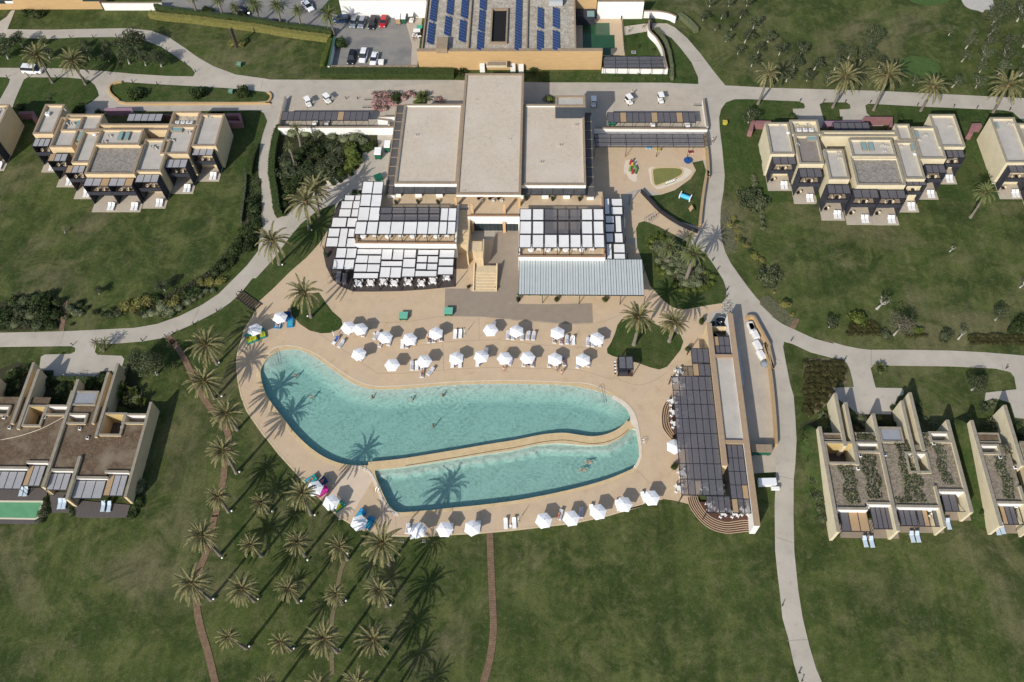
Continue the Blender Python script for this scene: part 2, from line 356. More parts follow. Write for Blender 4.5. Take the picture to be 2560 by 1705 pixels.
roads = {
 'north_road': '00:-1500,190 0,190 60,150 100,95 135,90 100,180 65,262 430,266 950,255 1150,252 1350,275 1500,330 1650,430 1760,510 1900,590 2100,665 2352,700;01:130,710 560,712 1800,714;02:240,735 1405,738 1440,742 1660,750 1658,690 1600,560 1500,430 1420,340 1330,295 1260,265 1230,275 1005,314 1000,236 1215,208 1380,210 1450,245 1560,340 1680,480 1800,640 1900,762 2352,785;03:600,798 1100,812 2352,875 4200,962 4200,1200 2352,1100 2320,1090;02:2352,1150;02:1850,1150 1870,1300 1895,1568;12:1900,0 1885,200 1860,350 1855,500 1870,650 1900,750 1950,850 2020,950 2100,1060 2180,1160 2300,1280 2352,1330;13:100,1320 200,1390 350,1460 480,1520 660,1568;23:650,22 750,50 870,75 980,88 1300,88 1700,95 2000,110 2352,140 4200,310 4200,900 2352,700 2270,690 2230,560 2100,520 2000,545 2010,470 2285,440 2265,330 2230,285 2100,255 1700,235 1120,228 1000,238 985,250 1015,370 1030,425 1260,430 1280,450 1275,490 1225,500 1165,662 860,662 790,600 690,520 655,425 835,420 830,380 800,260 775,205 700,175 450,110 290,35 215,15 205,60 230,200 270,400 300,500 315,700 325,900 315,1100 300,1240 298,1568;33:305,400 340,750 380,1000 440,1250 500,1450 550,1568 900,2500 700,2560 350,1568 300,1400 250,1170 200,1000 180,800 155,600 135,400 130,0;22:2352,1175 2150,1190 1900,700 1830,300 1760,0;12:1700,1568 1700,1240 1780,1210;12:1600,1100 1105,1150 300,1300 -300,1200;11:1700,1300 600,1300 300,930 560,680 640,560 700,400 700,322 550,380 400,500 300,620 160,810 50,930 0,985;10:2250,985 2160,1100 2050,1200 1950,1270 1720,1390 1540,1470 1480,1510 1270,1545;20:1000,35 890,38 857,60 846,108 870,132 1085,142 1108,170 1090,230 1000,300 895,275 870,370 470,365 400,330 350,260 365,150 400,130 625,125 668,105 672,72 640,55 530,55 0,62 -1500,80;10:-1500,1490 0,1468 580,1455 900,1440 1200,1425 1400,1390 1600,1320 1800,1220 1950,1120 2100,970 2200,870 2300,740;11:30,620 55,480 20,300 25,0;01:20,1500 35,1310 60,1200 100,1080 70,1010 30,985;00:1400,990 880,990 770,1050 750,945 830,900 500,700;00:215,705 130,900 100,1000 -1500,1000 -1500,600 -1500,335',
}
for k, s_ in roads.items():
    m = MB(); m.slab(pts(s_), -0.05, 0.045); struct(k, m, ROAD)
# lawn islands inside the paving
isl = [
 ('verge', '00:-1500,335 0,336 430,348 700,335 1000,332 1200,340 1300,365 1440,420 1560,500 1700,600 1738,650 1720,682 1500,678 1200,660 900,632 600,612 400,607 -1500,600', GRASSB),
 ('verge', '00:-1500,688 55,690 88,705 78,745 0,885 -1500,1100', GRASSB),
 ('verge', '00:215,712 245,690 600,692 790,712 845,760 870,810 882,855 830,900 750,945 700,1100 100,1100 118,935', GRASSB),
 ('verge', '00:985,760 1005,742 1100,732 1400,752 1700,768 2000,785 2352,818;01:0,815 80,820 112,835 128,862 118,888 90,902 0,905;00:2352,908 1120,908 1050,885 988,830 975,790', GRASSB),
 ('verge', '01:-60,985 -400,1000;00:1990,990;00:1990,1300;10:2340,420 2325,230 2310,130 2290,0;01:20,1500 35,1310 60,1200 100,1080 70,1010 35,990', GRASSB),
 ('lawn', '02:1008,318 1215,288 1260,340 1310,420 1330,500 1020,500', GRASSB),
 ('lawn', '02:1000,172 1240,170 1380,175 1450,188 1245,206 1000,232', GRASSB),
 ('lawn', '02:1270,275 1330,295 1420,340 1500,430 1600,560 1655,690 1660,748 1440,742 1405,735 1400,600 1350,420', GRASSB),
 ('lawn', '02:240,640 1390,648 1402,732 240,720', GRASSB),
 ('lawn', '02:1850,1150 1845,1050 1862,975 1905,915 1980,887 2100,885 2352,897;03:340,905 390,925 400,955 390,968 290,970 300,1030 340,1060 300,1200 900,1300 1100,1120 950,1010 938,940 965,926 1500,955 2170,985 2250,1000 2280,1030 2352,1090 2900,1110 2900,1600 2352,1800 0,1800;02:1895,1568 1870,1300', GRASSB),
 ('lawn', '03:530,930 560,914 770,915 800,935 805,962 795,973 705,976 712,1030 700,1085 575,1085 550,1010', GRASSB),
 ('lawn', '11:712,322 690,440 640,560 560,680 450,800 300,930 150,1080 0,1215;10:2250,1150 2110,1100 2160,1100 2250,985;11:0,985 50,930 160,810 300,620 400,500 550,380', GRASSB),
 ('lawn', '11:330,1185 420,1130 560,1110 620,1200 680,1280 760,1350 772,1400 740,1440 660,1470 580,1474 480,1450 390,1390 320,1310 305,1240', GRASSB),
 ('lawn', '12:1110,620 1105,540 1130,490 1180,475 1300,520 1450,600 1600,680 1720,760 1800,870 1880,1000 1910,1090 1905,1160 1870,1205 1700,1230 1520,1262 1430,1240 1350,1180 1230,1050 1150,800 1115,700', GRASSB),
 ('lawn', '12:975,1350 1100,1330 1200,1350 1290,1400 1400,1440 1500,1490 1526,1550;22:1500,90 1430,180 1380,240 1310,265 1230,245 1120,205 900,145 850,120 845,80;12:880,1560 915,1480 940,1400', GRASSB),
 ('lawn', '02:1605,1450 1700,1432 1740,1568;12:1730,100 1680,480 1665,520 1500,480 1330,370 1220,250 1330,240 1450,200 1590,100 1640,20;02:1630,1500', GRASSB),
]
zz = 0.075
for nm, s_, m_ in isl:
    m = MB(); P = pts(s_); m.slab(P, 0.02, zz); zz += 0.0015
    struct(nm, m, m_)
# pool terrace
TERR = pts('11:712,322 690,440 640,560 560,680 450,800 300,930 150,1080 0,1215;10:2250,1330 2180,1440 2145,1568;20:2125,80 2110,180 2112,260 2125,380 2150,500 2200,630 2260,720 2352,850;21:100,880 200,1010 300,1120 400,1230 600,1440 730,1568;31:850,160 950,210 1050,245 1200,265 1500,270 1700,255 2000,240 2281,215;32:300,180 560,150 850,85 1150,0;22:1050,1505 1230,1430 1340,1415 1450,1430 1650,1480 1700,1200 1755,0;12:1740,1380 1760,1290 1870,1262 1905,1200 1870,1207 1700,1232 1520,1264 1430,1242 1350,1182 1230,1052 1150,802 1105,700 1000,640 100,640;11:1700,640 700,640 680,330')
t = MB(); t.sheet(TERR, 0.052, (UP, LP)); n_ = len(TERR)
t.add([(p.x, p.y, -.05) for p in TERR] + [(p.x, p.y, .052) for p in TERR], [(i, (i + 1) % n_, (i + 1) % n_ + n_, i + n_) for i in range(n_)])
struct('pool_terrace', t, DECK)
k = MB(); k.ribbon(pts('11:712,322 690,440 640,560 560,680 450,800 300,930 150,1080 0,1215;10:2300,1260 2250,1330 2180,1440 2145,1568;20:2125,80 2110,180 2112,260 2125,380 2150,500 2200,630 2260,720 2352,850;21:100,880 200,1010 300,1120 400,1230 600,1440 730,1568;31:850,160 950,210 1050,245 1200,265 1500,270 1700,255 2000,240 2281,215;32:300,180 560,150 850,85 1150,0;22:1050,1505 1230,1430 1340,1415'), .28, -.03, .085)
struct('terrace_kerb', k, KERB)
for nm, s_, m_, z in (
 ('pavement', '11:1685,1075 1910,1075 1912,1100 2137,1100 2150,1075;12:-10,1210 300,1215 715,1205 722,1380 500,1390 200,1365 0,1352;11:2281,1350 2000,1325 1680,1322', DECKD, .058),
 ('pavement', '11:2130,570 2281,560;12:60,560 60,1210 0,1210;11:2130,1100 2080,850 2110,700', DECKD, .0575),
 ('pavement', '21:600,1440 780,1210 870,1128 960,1150 1040,1250 850,1560 730,1568', DECKL, .058),
 ('playground_paving', '02:735,1300 1720,1300 1735,1420 1605,1445 1640,1540;12:1640,20 1590,110 1450,200 1330,240 1180,180 1040,215 980,260 820,262 720,220', DECK, .058),
 ('plaza', '02:735,800 1690,780 1735,1130 735,1140', PLAZA, .05),
 ('plaza', '01:260,860 1860,720 1860,920 1260,1110 210,1120', PLAZA, .05),
 ('pavement', '12:1090,240 1180,190 1300,390 1500,540 1660,580 1560,660 1450,600 1300,520 1180,475 1130,490 1105,540 1110,620 1000,640 1040,400', DECK, .0625),
 ('service_yard', '12:1960,1300 2060,1250 2100,1330;22:2250,60 2310,500 2340,950 2352,1170 2150,1190 2100,900 1990,200 1950,0', PLAZA, .056)):
    m = MB(); m.sheet(pts(s_), z); struct(nm, m, m_)
# sawn joints across the terrace
jn = MB()
for s_ in ('11:780,1380 1290,1375 1690,1322 2281,1328;12:0,1355 500,1390 760,1380 940,1320 1010,1290', 'A:1400,520 2352,1170;B:350,1090 900,1090 1400,1040 2352,990;C:700,1000 1500,1015 1900,1070 2352,1210', 'B:700,660 1500,540 2352,500;C:600,530 1200,600 1900,640', '22:900,330 1100,400 1250,370 1380,290', 'B:1480,560 1490,1040', 'B:2120,90 2120,490', '22:1110,1155 1230,1280', 'D:1780,860 1780,1190'):
    jn.ribbon(smooth(pts(s_), 4, False), .07, .05, .0555)
struct('terrace_joints', jn, mat('joint', (.30, .235, .17), .95))
rj = MB()
for s_ in ('00:1542,684 1508,752', '10:572,1458 540,1568', '23:130,1205 300,1242', '23:990,88 990,232', '33:150,280 302,330', '02:1600,545 1700,540', '00:2345,705 2325,790', '23:2155,215 2165,275', '12:1925,640 1990,760', '10:1790,1218 1700,1405', '03:1045,810 1040,925', '33:240,1200 425,1190', '12:1760,40 1895,40'):
    rj.ribbon(pts(s_), .09, .04, .0485)
struct('road_joints', rj, mat('road_joint', (.24, .22, .19), .95))
# boardwalk and stepping paths
def band(name, s_, w_, z, m_, gap=0.0):
    P = smooth(pts(s_), 6, False); m = MB()
    if not gap: m.ribbon(P, w_, 0, z)
    else:
        acc = 0.0; d = 0.0
        for i in range(len(P) - 1):
            a, b = P[i], P[i + 1]; L_ = (b - a).length; an = atan2(b.y - a.y, b.x - a.x)
            while d < L_:
                p = a.lerp(b, d / L_); m.obox((p.x, p.y, z / 2 + .01), gap * .82, w_ * random.uniform(.96, 1.03), z, an); d += gap
            d -= L_
    return struct(name, m, m_)
band('boardwalk', '31:2083,232 2092,500 2105,800 2115,1050 2108,1200 2080,1380 2030,1568 1990,1720', 1.15, .07, WOODP, .27)
band('boardwalk', '10:1500,1500 1545,1568;20:1530,0 1640,160 1760,420 1850,570 1980,730 2035,850 2030,950 2005,1080 1990,1250 1950,1400 1920,1568;30:1910,100 1850,380 1780,560 1750,750 1760,950 1800,1130 1860,1330 1915,1568 1950,1720', 1.15, .07, WOODP, .27)
band('path', '31:790,490 760,560 740,650 715,800 700,900 680,1000 670,1200 680,1500', .7, .035, mat('worn_earth', (.20, .145, .09), .95, (.11, .10, .05), 2, .9))
band('boardwalk', '10:585,1185 570,1300 550,1455', .95, .07, WOODP, .2)
band('boardwalk', '13:330,1345 290,1425', 1.0, .07, WOODP, .2)
# worn bare patches on the lawns
# pools -------------------------------------------------------------
def pdist(x, y, P):
    best = 1e9
    for i in range(len(P) - 1):
        ax, ay, bx, by = P[i].x, P[i].y, P[i + 1].x, P[i + 1].y
        dx, dy = bx - ax, by - ay; q = max(0, min(1, ((x - ax) * dx + (y - ay) * dy) / (dx * dx + dy * dy + 1e-9)))
        best = min(best, hypot(x - ax - q * dx, y - ay - q * dy))
    return best
def inside(x, y, P):
    c = False; n = len(P)
    for i in range(n):
        a, b = P[i], P[(i + 1) % n]
        if (a.y > y) != (b.y > y) and x < (b.x - a.x) * (y - a.y) / (b.y - a.y) + a.x: c = not c
    return c
def pool_floor(name, P, depth, step, m_):
    xs = [p.x for p in P]; ys = [p.y for p in P]
    V = [Vector((p.x, p.y)) for p in P]; n = len(V)
    y = min(ys)
    while y < max(ys):
        x = min(xs)
        while x < max(xs):
            xx, yy = x + random.uniform(-.1, .1) * step, y + random.uniform(-.1, .1) * step
            if inside(xx, yy, P) and pdist(xx, yy, P + P[:1]) > step * .4: V.append(Vector((xx, yy)))
            x += step
        y += step
    r = delaunay_2d_cdt(V, [(i, (i + 1) % n) for i in range(n)], [], 1, 1e-4)
    vs = [(v.x, v.y, depth(v.x, v.y)) for v in r[0]]
    m = MB(); m.add(vs, [tuple(f) if ((vs[f[1]][0]-vs[f[0]][0])*(vs[f[2]][1]-vs[f[0]][1])-(vs[f[1]][1]-vs[f[0]][1])*(vs[f[2]][0]-vs[f[0]][0])) > 0 else tuple(reversed(f)) for f in r[2]], True)
    return struct(name, m, m_)
BEACH = pts('21:180,112 260,88 340,84 420,100 520,150 620,220 720,290 820,360 920,410 1020,435 1130,442 1250,440 1400,430 1600,412 1800,400 2000,393 2281,391;22:300,398 480,405 620,425 760,455 860,490 940,530')
CORN = W('21', 60, 60)
def d_up(x, y):
    b = pdist(x, y, BEACH); d = min(1.05, .03 + b * .30)
    c = hypot(x - CORN.x, y - CORN.y)
    if c < 9.5: d = min(d, .12 + .17 * max(0, int((c - 3.2) / .75)))
    return -d
LEDGE = pts('21:1090,1156 1250,1140 1500,1105 1800,1055 2100,1010 2281,985;22:200,940 400,920 600,935 720,940 840,930 920,900 1000,850 1050,800')
def d_lo(x, y): return -.62 if pdist(x, y, LEDGE) < 1.25 else -1.32
TILE = mat('pool_mosaic', (.40, .49, .425), .5, (.36, .45, .395), 1.5, .5, fine=((.46, .54, .48), 5, .4))
pool_floor('pool_floor', UP, d_up, .55, TILE)
pool_floor('pool_floor', LP, d_lo, .5, TILE)
sh = MB()
for P in (UP, LP):
    n_ = len(P); sh.add([(p.x, p.y, -1.7) for p in P] + [(p.x, p.y, .06) for p in P], [((i + 1) % n_, i, i + n_, (i + 1) % n_ + n_) for i in range(n_)])
struct('pool_walls', sh, TILE)
def water_mat(name, col, dens, rings=()):
    m = bpy.data.materials.new(name); m.use_nodes = True; n = m.node_tree; L = n.links; n.nodes.clear()
    out = n.nodes.new('ShaderNodeOutputMaterial'); tr = n.nodes.new('ShaderNodeBsdfTransparent'); gl = n.nodes.new('ShaderNodeBsdfGlossy')
    gl.inputs['Roughness'].default_value = .06
    geo = n.nodes.new('ShaderNodeNewGeometry')
    def nz(sc, det, dist, st=None):
        t = n.nodes.new('ShaderNodeTexNoise'); t.inputs['Scale'].default_value = sc; t.inputs['Detail'].default_value = det; t.inputs['Distortion'].default_value = dist
        if st:
            mp = n.nodes.new('ShaderNodeMapping'); mp.inputs['Scale'].default_value = st; mp.inputs['Rotation'].default_value = (0, 0, .5); L.new(geo.outputs['Position'], mp.inputs[0]); L.new(mp.outputs[0], t.inputs['Vector'])
        else: L.new(geo.outputs['Position'], t.inputs['Vector'])
        return t.outputs[0]
    ad = n.nodes.new('ShaderNodeMath'); ad.operation = 'MULTIPLY_ADD'; ad.inputs[1].default_value = .6
    L.new(nz(2.6, 3, 1.0, (1.5, 1, 1)), ad.inputs[0]); L.new(nz(.7, 3, 1.5), ad.inputs[2])
    bp = n.nodes.new('ShaderNodeBump'); bp.inputs['Strength'].default_value = 1; bp.inputs['Distance'].default_value = .22
    L.new(ad.outputs[0], bp.inputs['Height']); L.new(bp.outputs[0], gl.inputs['Normal'])
    dt = n.nodes.new('ShaderNodeVectorMath'); dt.operation = 'DOT_PRODUCT'; L.new(bp.outputs[0], dt.inputs[0]); L.new(geo.outputs['Incoming'], dt.inputs[1])
    def M_(op, a, b=None):
        q = n.nodes.new('ShaderNodeMath'); q.operation = op
        for i_, v_ in ((0, a), (1, b)):
            if v_ is None: continue
            if isinstance(v_, float): q.inputs[i_].default_value = v_
            else: L.new(v_, q.inputs[i_])
        return q.outputs[0]
    F_ = M_('ADD', M_('MULTIPLY', M_('POWER', M_('SUBTRACT', 1.0, M_('ABSOLUTE', dt.outputs['Value'])), 5.0), .98), .02)
    vo = n.nodes.new('ShaderNodeTexNoise'); vo.inputs['Scale'].default_value = .95; vo.inputs['Detail'].default_value = 3; vo.inputs['Distortion'].default_value = 1.6
    mp3 = n.nodes.new('ShaderNodeMapping'); mp3.inputs['Scale'].default_value = (.8, 1.35, 1); mp3.inputs['Rotation'].default_value = (0, 0, -.5); L.new(geo.outputs['Position'], mp3.inputs[0]); L.new(mp3.outputs[0], vo.inputs['Vector'])
    rg = M_('ABSOLUTE', M_('SUBTRACT', vo.outputs[0], .5)); mr_ = n.nodes.new('ShaderNodeMapRange'); mr_.inputs[1].default_value = 0; mr_.inputs[2].default_value = .16; mr_.inputs[3].default_value = 1.0; mr_.inputs[4].default_value = .76; L.new(rg, mr_.inputs[0]); tv = mr_.outputs[0]  # ripple caustics imitated by bright veins painted into the transmission colour
    for cx, cy, R_ in rings:
        dd_ = n.nodes.new('ShaderNodeVectorMath'); dd_.operation = 'DISTANCE'; L.new(geo.outputs['Position'], dd_.inputs[0]); dd_.inputs[1].default_value = (cx, cy, 0)
        d_ = dd_.outputs['Value']; fo = M_('MAXIMUM', M_('SUBTRACT', 1.0, M_('DIVIDE', d_, R_)), 0.0)
        tv = M_('ADD', tv, M_('MULTIPLY', M_('MULTIPLY', M_('SINE', M_('ADD', M_('MULTIPLY', d_, 7.0), M_('MULTIPLY', vo.outputs[0], 7.0))), fo), .09))  # ripple rings round swimmers painted as light and dark bands in that tint
    L.new(tv, tr.inputs[0])
    ms = n.nodes.new('ShaderNodeMixShader'); L.new(F_, ms.inputs[0]); L.new(tr.outputs[0], ms.inputs[1]); L.new(gl.outputs[0], ms.inputs[2])
    L.new(ms.outputs[0], out.inputs[0])
    ab = n.nodes.new('ShaderNodeVolumeAbsorption'); ab.inputs[0].default_value = (*col, 1); ab.inputs[1].default_value = dens
    L.new(ab.outputs[0], out.inputs['Volume']); MATS[name] = m; return m
WATER = water_mat('pool_water', (.08, .96, .92), .17, [(*W(a_, b_, c_).xy, r_) for a_, b_, c_, r_ in (('21', 1700, 530, 9.0), ('21', 520, 540, 6.0), ('22', 640, 1125, 8.0), ('21', 1400, 548, 4.0))])
def water(name, P, z, m_, bot=-1.9):
    c = Vector((sum(p.x for p in P) / len(P), sum(p.y for p in P) / len(P), 0)); Q = []
    n = len(P)
    area = sum(P[i].x * P[(i + 1) % n].y - P[(i + 1) % n].x * P[i].y for i in range(n)); sg = -1 if area > 0 else 1
    for i in range(n):
        tt = Vector((P[(i + 1) % n].x - P[i - 1].x, P[(i + 1) % n].y - P[i - 1].y)); tt.normalize()
        Q.append(Vector((P[i].x - tt.y * sg * .03, P[i].y + tt.x * sg * .03, 0)))
    if area < 0: Q.reverse()
    m = MB(); m.sheet(Q, z); b = MB(); b.sheet(Q, bot); m.add(b.v, [tuple(reversed(f)) for f in b.f])
    m.add([(p.x, p.y, bot) for p in Q] + [(p.x, p.y, z) for p in Q], [(i, (i + 1) % n, (i + 1) % n + n, i + n) for i in range(n)])
    return struct(name, m, m_)
water('pool_water', UP, -.02, WATER); water('pool_water', LP, -.42, WATER)
# stone copings
def ring_out_(P, w_, z0, z1, name, m_, out=True):
    area = sum(P[i].x * P[(i + 1) % len(P)].y - P[(i + 1) % len(P)].x * P[i].y for i in range(len(P)))
    m = MB(); m.ribbon(P, w_, z0, z1, True, (-1 if area > 0 else 1)); return struct(name, m, m_)
ring_out_(UP, .78, .03, .072, 'pool_coping', COPE)
ring_out_(LP, .62, .02, .067, 'pool_coping', COPE)
cw = MB()
cw.slab(pts('22:905,490 980,533 1040,578 1090,645 1122,735 1140,850 1156,950 1157,1030 1130,1112 1107,1150 1080,1135 1112,1090 1132,1040 1127,950 1112,860 1098,785 1060,742 1050,670 1018,608 960,560 890,515'), .02, .13)
cw.slab(smooth(pts('21:860,1122 950,1130 1015,1168 1065,1240 1103,1340 1143,1430 1190,1500 1265,1542 1270,1565 1230,1562 1170,1515 1120,1440 1078,1345 1040,1250 990,1180 930,1150 862,1138'), 2), .02, .14)
struct('pool_coping', cw, COPEW)
wl = MB(); Pq = smooth(pts('21:10,330 20,250 70,160 140,85 250,52 350,58 450,88 550,135 680,225 800,310 900,365 1020,405 1130,415 1400,402 1700,378 2000,365 2281,360;22:300,370 500,378 650,385 760,415 870,470'), 3, False)
wl.ribbon(Pq, .16, .03, .08); struct('pool_coping', wl, COPEW)
# stepped cascade between the pools
DV = smooth(pts('21:1000,1122 1250,1098 1500,1060 1800,1010 2100,958 2281,930;22:100,910 250,880 380,864 480,862 600,880 700,892 800,884 890,858 970,817 1030,765 1052,735'), 3, False)
cs = MB(); cs.ribbon(DV, 1.5, -.5, .09, side=0); cas = struct('pool_cascade', cs, COPE)
DV2 = [Vector((p.x + .12, p.y - .72, 0)) for p in DV[4:-3]]
c2 = MB(); c2.ribbon(DV2, .10, .05, .105); struct('pool_cascade', c2, mat('slot_dark', (.08, .065, .04), .9))
# ---------------------------------------------------------------- buildings
def frame_rect(m, x0, y0, x1, y1, z0, z1, t):         # four butted bars round a rectangle (outer size given)
    m.box(x0, y0, z0, x1, y0 + t, z1); m.box(x0, y1 - t, z0, x1, y1, z1)
    m.box(x0, y0 + t, z0, x0 + t, y1 - t, z1); m.box(x1 - t, y0 + t, z0, x1, y1 - t, z1)
def V2(x, y): return Vector((x, y, 0))
def R4(r): return [V2(r[0], r[1]), V2(r[2], r[1]), V2(r[2], r[3]), V2(r[0], r[3])]

def rect_holes(m, r, holes, z):
    xs = sorted({r[0], r[2]} | {min(max(v, r[0]), r[2]) for q in holes for v in (q[0], q[2])})
    ys = sorted({r[1], r[3]} | {min(max(v, r[1]), r[3]) for q in holes for v in (q[1], q[3])})
    for i in range(len(xs) - 1):
        for j in range(len(ys) - 1):
            cx, cy = (xs[i] + xs[i + 1]) / 2, (ys[j] + ys[j + 1]) / 2
            if any(q[0] < cx < q[2] and q[1] < cy < q[3] for q in holes): continue
            m.add([(xs[i], ys[j], z), (xs[i + 1], ys[j], z), (xs[i + 1], ys[j + 1], z), (xs[i], ys[j + 1], z)], [(0, 1, 2, 3)])
class Apt:
    """a stepped two-storey apartment block: boxes with parapets, balcony bays on the south side"""
    def __init__(s, label, wallm, roofm, cane, group='two-storey apartment blocks'):
        s.root = thing('apartment_building', label, 'building', (0, 0, 0), group); s.wallm = wallm; s.roofm = roofm; s.cane = cane
        s.walls = MB(); s.cop = MB(); s.roofs = MB(); s.floors = MB(); s.k = 0
    def block(s, r, h, rd=.55, roof=None, base=0.0):
        s.k += 1; e = .004 * s.k; h += e
        x0, y0, x1, y1 = r; t = .42
        s.walls.box(x0 + e, y0 + e, base, x1 - e, y1 - e, h - rd)
        frame_rect(s.walls, x0 + e, y0 + e, x1 - e, y1 - e, h - rd, h, t - .03)
        frame_rect(s.cop, x0 - .03, y0 - .03, x1 + .03, y1 + .03, h, h + .1, t + .03)
        m = MB(); m.sheet(R4((x0 + t, y0 + t, x1 - t, y1 - t)), h - rd + .01); m.build('flat_roof', roof or s.roofm, s.root)
    def units(s, r, zt, n=3, tan=(), low=True, patio=2.2, furn=True):
        """pergola rectangle r at height zt over a bay: slatted top, side fins, balcony, railing, patio"""
        x0, y0, x1, y1 = r; root = s.root
        f = MB(); t = .09
        f.box(x0, y0, zt, x1, y0 + t, zt + .14); f.box(x0, y1 - t, zt, x1, y1, zt + .14)
        for i in range(n + 1):
            x = x0 + (x1 - x0 - t) * i / n; f.box(x, y0 + t, zt, x + t, y1 - t, zt + .139)
        pg = f.build('pergola', BLACK, root)
        for i in range(n):
            xa = x0 + (x1 - x0 - t) * i / n + t + .02; xb = x0 + (x1 - x0 - t) * (i + 1) / n - .02
            m = MB(); m.box(xa, y0 + t + .02, zt + .05, xb, y1 - t - .02, zt + .09)
            m.build('cane_panel', CANET if i in tan else s.cane, pg)
        sl = MB(); sl.box(x0 + .08, y0 + .06, 3.05, x1 - .08, y1 + .3, 3.25); sl.build('balcony_floor', DECKD, root)
        rl = MB(); rl.box(x0 + .08, y0, 3.1, x1 - .08, y0 + .05, 4.15); rl.build('railing', DARK, root)
        for x in (x0, x1 - .08):
            fn = MB(); fn.box(x, y0 + .01, 0.02, x + .08, y1 + .25, zt - .01); fn.build('privacy_screen', DARK, root)
        for zb in (3.3, .15):
            wn = MB(); wn.box(x0 + .7, y1 + .1, zb, x1 - .9, y1 + .22, zb + 2.2); wn.build('window', GLASS, root)
        s.floors.box(x0 - .1, y0 - patio, .02, x1 + .1, y1 + .3, .085 + .002 * s.k)
        s.k += 1
        APTUNITS.append((s, r, zt))
    def done(s):
        s.walls.build('wall', s.wallm, s.root); s.cop.build('coping', COPING if s.wallm is CREAM else COPG, s.root)
        s.floors.build('patio', PLAZA, s.root)
APTUNITS = []
def rooftop(s, k, lst, h):
    for kind, x, y, *a in lst:
        p = W(k, x, y, h)
        m = MB()
        if kind == 'sky':                      # skylight: frame with glass
            w_, d_ = a; m.obox((p.x, p.y, h + .2), w_, d_, .5); o = m.build('skylight', COPG, s.root)
            g = MB(); g.box(p.x - w_ / 2 + .06, p.y - d_ / 2 + .06, h + .45, p.x + w_ / 2 - .06, p.y + d_ / 2 - .06, h + .49); g.build('pane', GLASSG, o)
        elif kind == 'ac':
            m.obox((p.x, p.y, h + .32), .85, .75, .6); o = m.build('cooling_unit', WHITE, s.root)
            g = MB(); g.disc((p.x, p.y), .27, h + .62, h + .65, 10); g.build('fan_grille', mat('grille_grey', (.35, .36, .37), .6), o)
        elif kind == 'duct':
            m.obox((p.x, p.y, h + .25), .55, .3, .5, .3); m.obox((p.x + .35, p.y - .1, h + .15), .5, .2, .22, -.4); m.disc((p.x - .3, p.y - .25), .14, h, h + .7, 8)
            m.build('roof_duct', mat('duct_grey', (.36, .37, .37), .6, (.5, .45, .36), 2, .6), s.root)
        elif kind == 'dish':
            m.obox((p.x, p.y, h + .3), .08, .08, .6); m.disc((p.x, p.y), .42, h + .6, h + .72, 12, .1); m.build('satellite_dish', WHITE, s.root)
# --- upper left block
H = 6.8
b1 = Apt('cream two-storey apartment block with silver-grey pergolas, left of the clubhouse', CREAM, ROOFP, CANEG)
b1.block(rect('00', 405, 930, 470, 1193, H), H); b1.block(rect('00', 548, 1045, 640, 1312, H), H)
b1.block(rect('00', 745, 1167, 800, 1450, H), H); b1.block(rect('00', 600, 1018, 870, 1165, H), H)
b1.block(rect('00', 870, 1105, 1530, 1160, H), H, .9)
b1.block(rect('00', 1290, 1240, 1430, 1530, H), H); b1.block(rect('00', 1505, 1122, 1675, 1372, H), H)
b1.block(rect('00', 1545, 995, 1753, 1122, H), H, 1.0, MOSSR)
b1.block(rect('00', 1790, 1017, 1925, 1303, H), H)
b1.block(rect('00', 850, 1292, 1196, 55, 7.0, '10'), 7.0, .5, ROOFW)
b1.block(rect('00', 900, 1150, 1238, 1292, 7.5), 7.5, .5)
for r, n, tan in ((rect('00', 315, 1237, 430, 1308, 5.9), 3, ()), (rect('00', 450, 1370, 585, 1440, 5.9), 3, (0,)), (rect('00', 605, 1475, 742, 1545, 5.9), 3, (0,)),
               (rect('10', 768, 92, 962, 165, 5.9), 3, (2,)), (rect('10', 987, 92, 1175, 165, 5.9), 3, (2,)), (rect('10', 1225, 58, 1403, 132, 5.9), 3, ()),
               (rect('00', 1492, 1420, 1655, 1498, 5.9), 3, ()), (rect('00', 1728, 1312, 1892, 1388, 5.9), 3, ())):
    b1.units(r, 5.9, n, tan)
rooftop(b1, '00', [('sky', 705, 1118, .8, 2.3), ('duct', 655, 1105), ('ac', 430, 1025), ('sky', 725, 1222, 1.0, 2.6), ('duct', 705, 1285), ('duct', 600, 1110), ('dish', 850, 1215),
    ('sky', 1465, 1295, .8, 2.4), ('duct', 1365, 1310), ('duct', 1385, 1325), ('sky', 1580, 1165, 2.6, 1.1), ('duct', 1690, 1185), ('duct', 1540, 1255), ('duct', 1780, 1120), ('duct', 1870, 1045), ('duct', 575, 985)], 6.3)
rooftop(b1, '00', [('sky', 1080, 1220, 1.0, 2.4), ('sky', 1140, 1220, 1.0, 2.4), ('duct', 985, 1215), ('duct', 940, 1265)], 7.0)
rooftop(b1, '00', [('ac', 1585, 1105), ('ac', 1635, 1105), ('ac', 1682, 1105), ('ac', 1705, 1105)], 5.9)
b1.done()
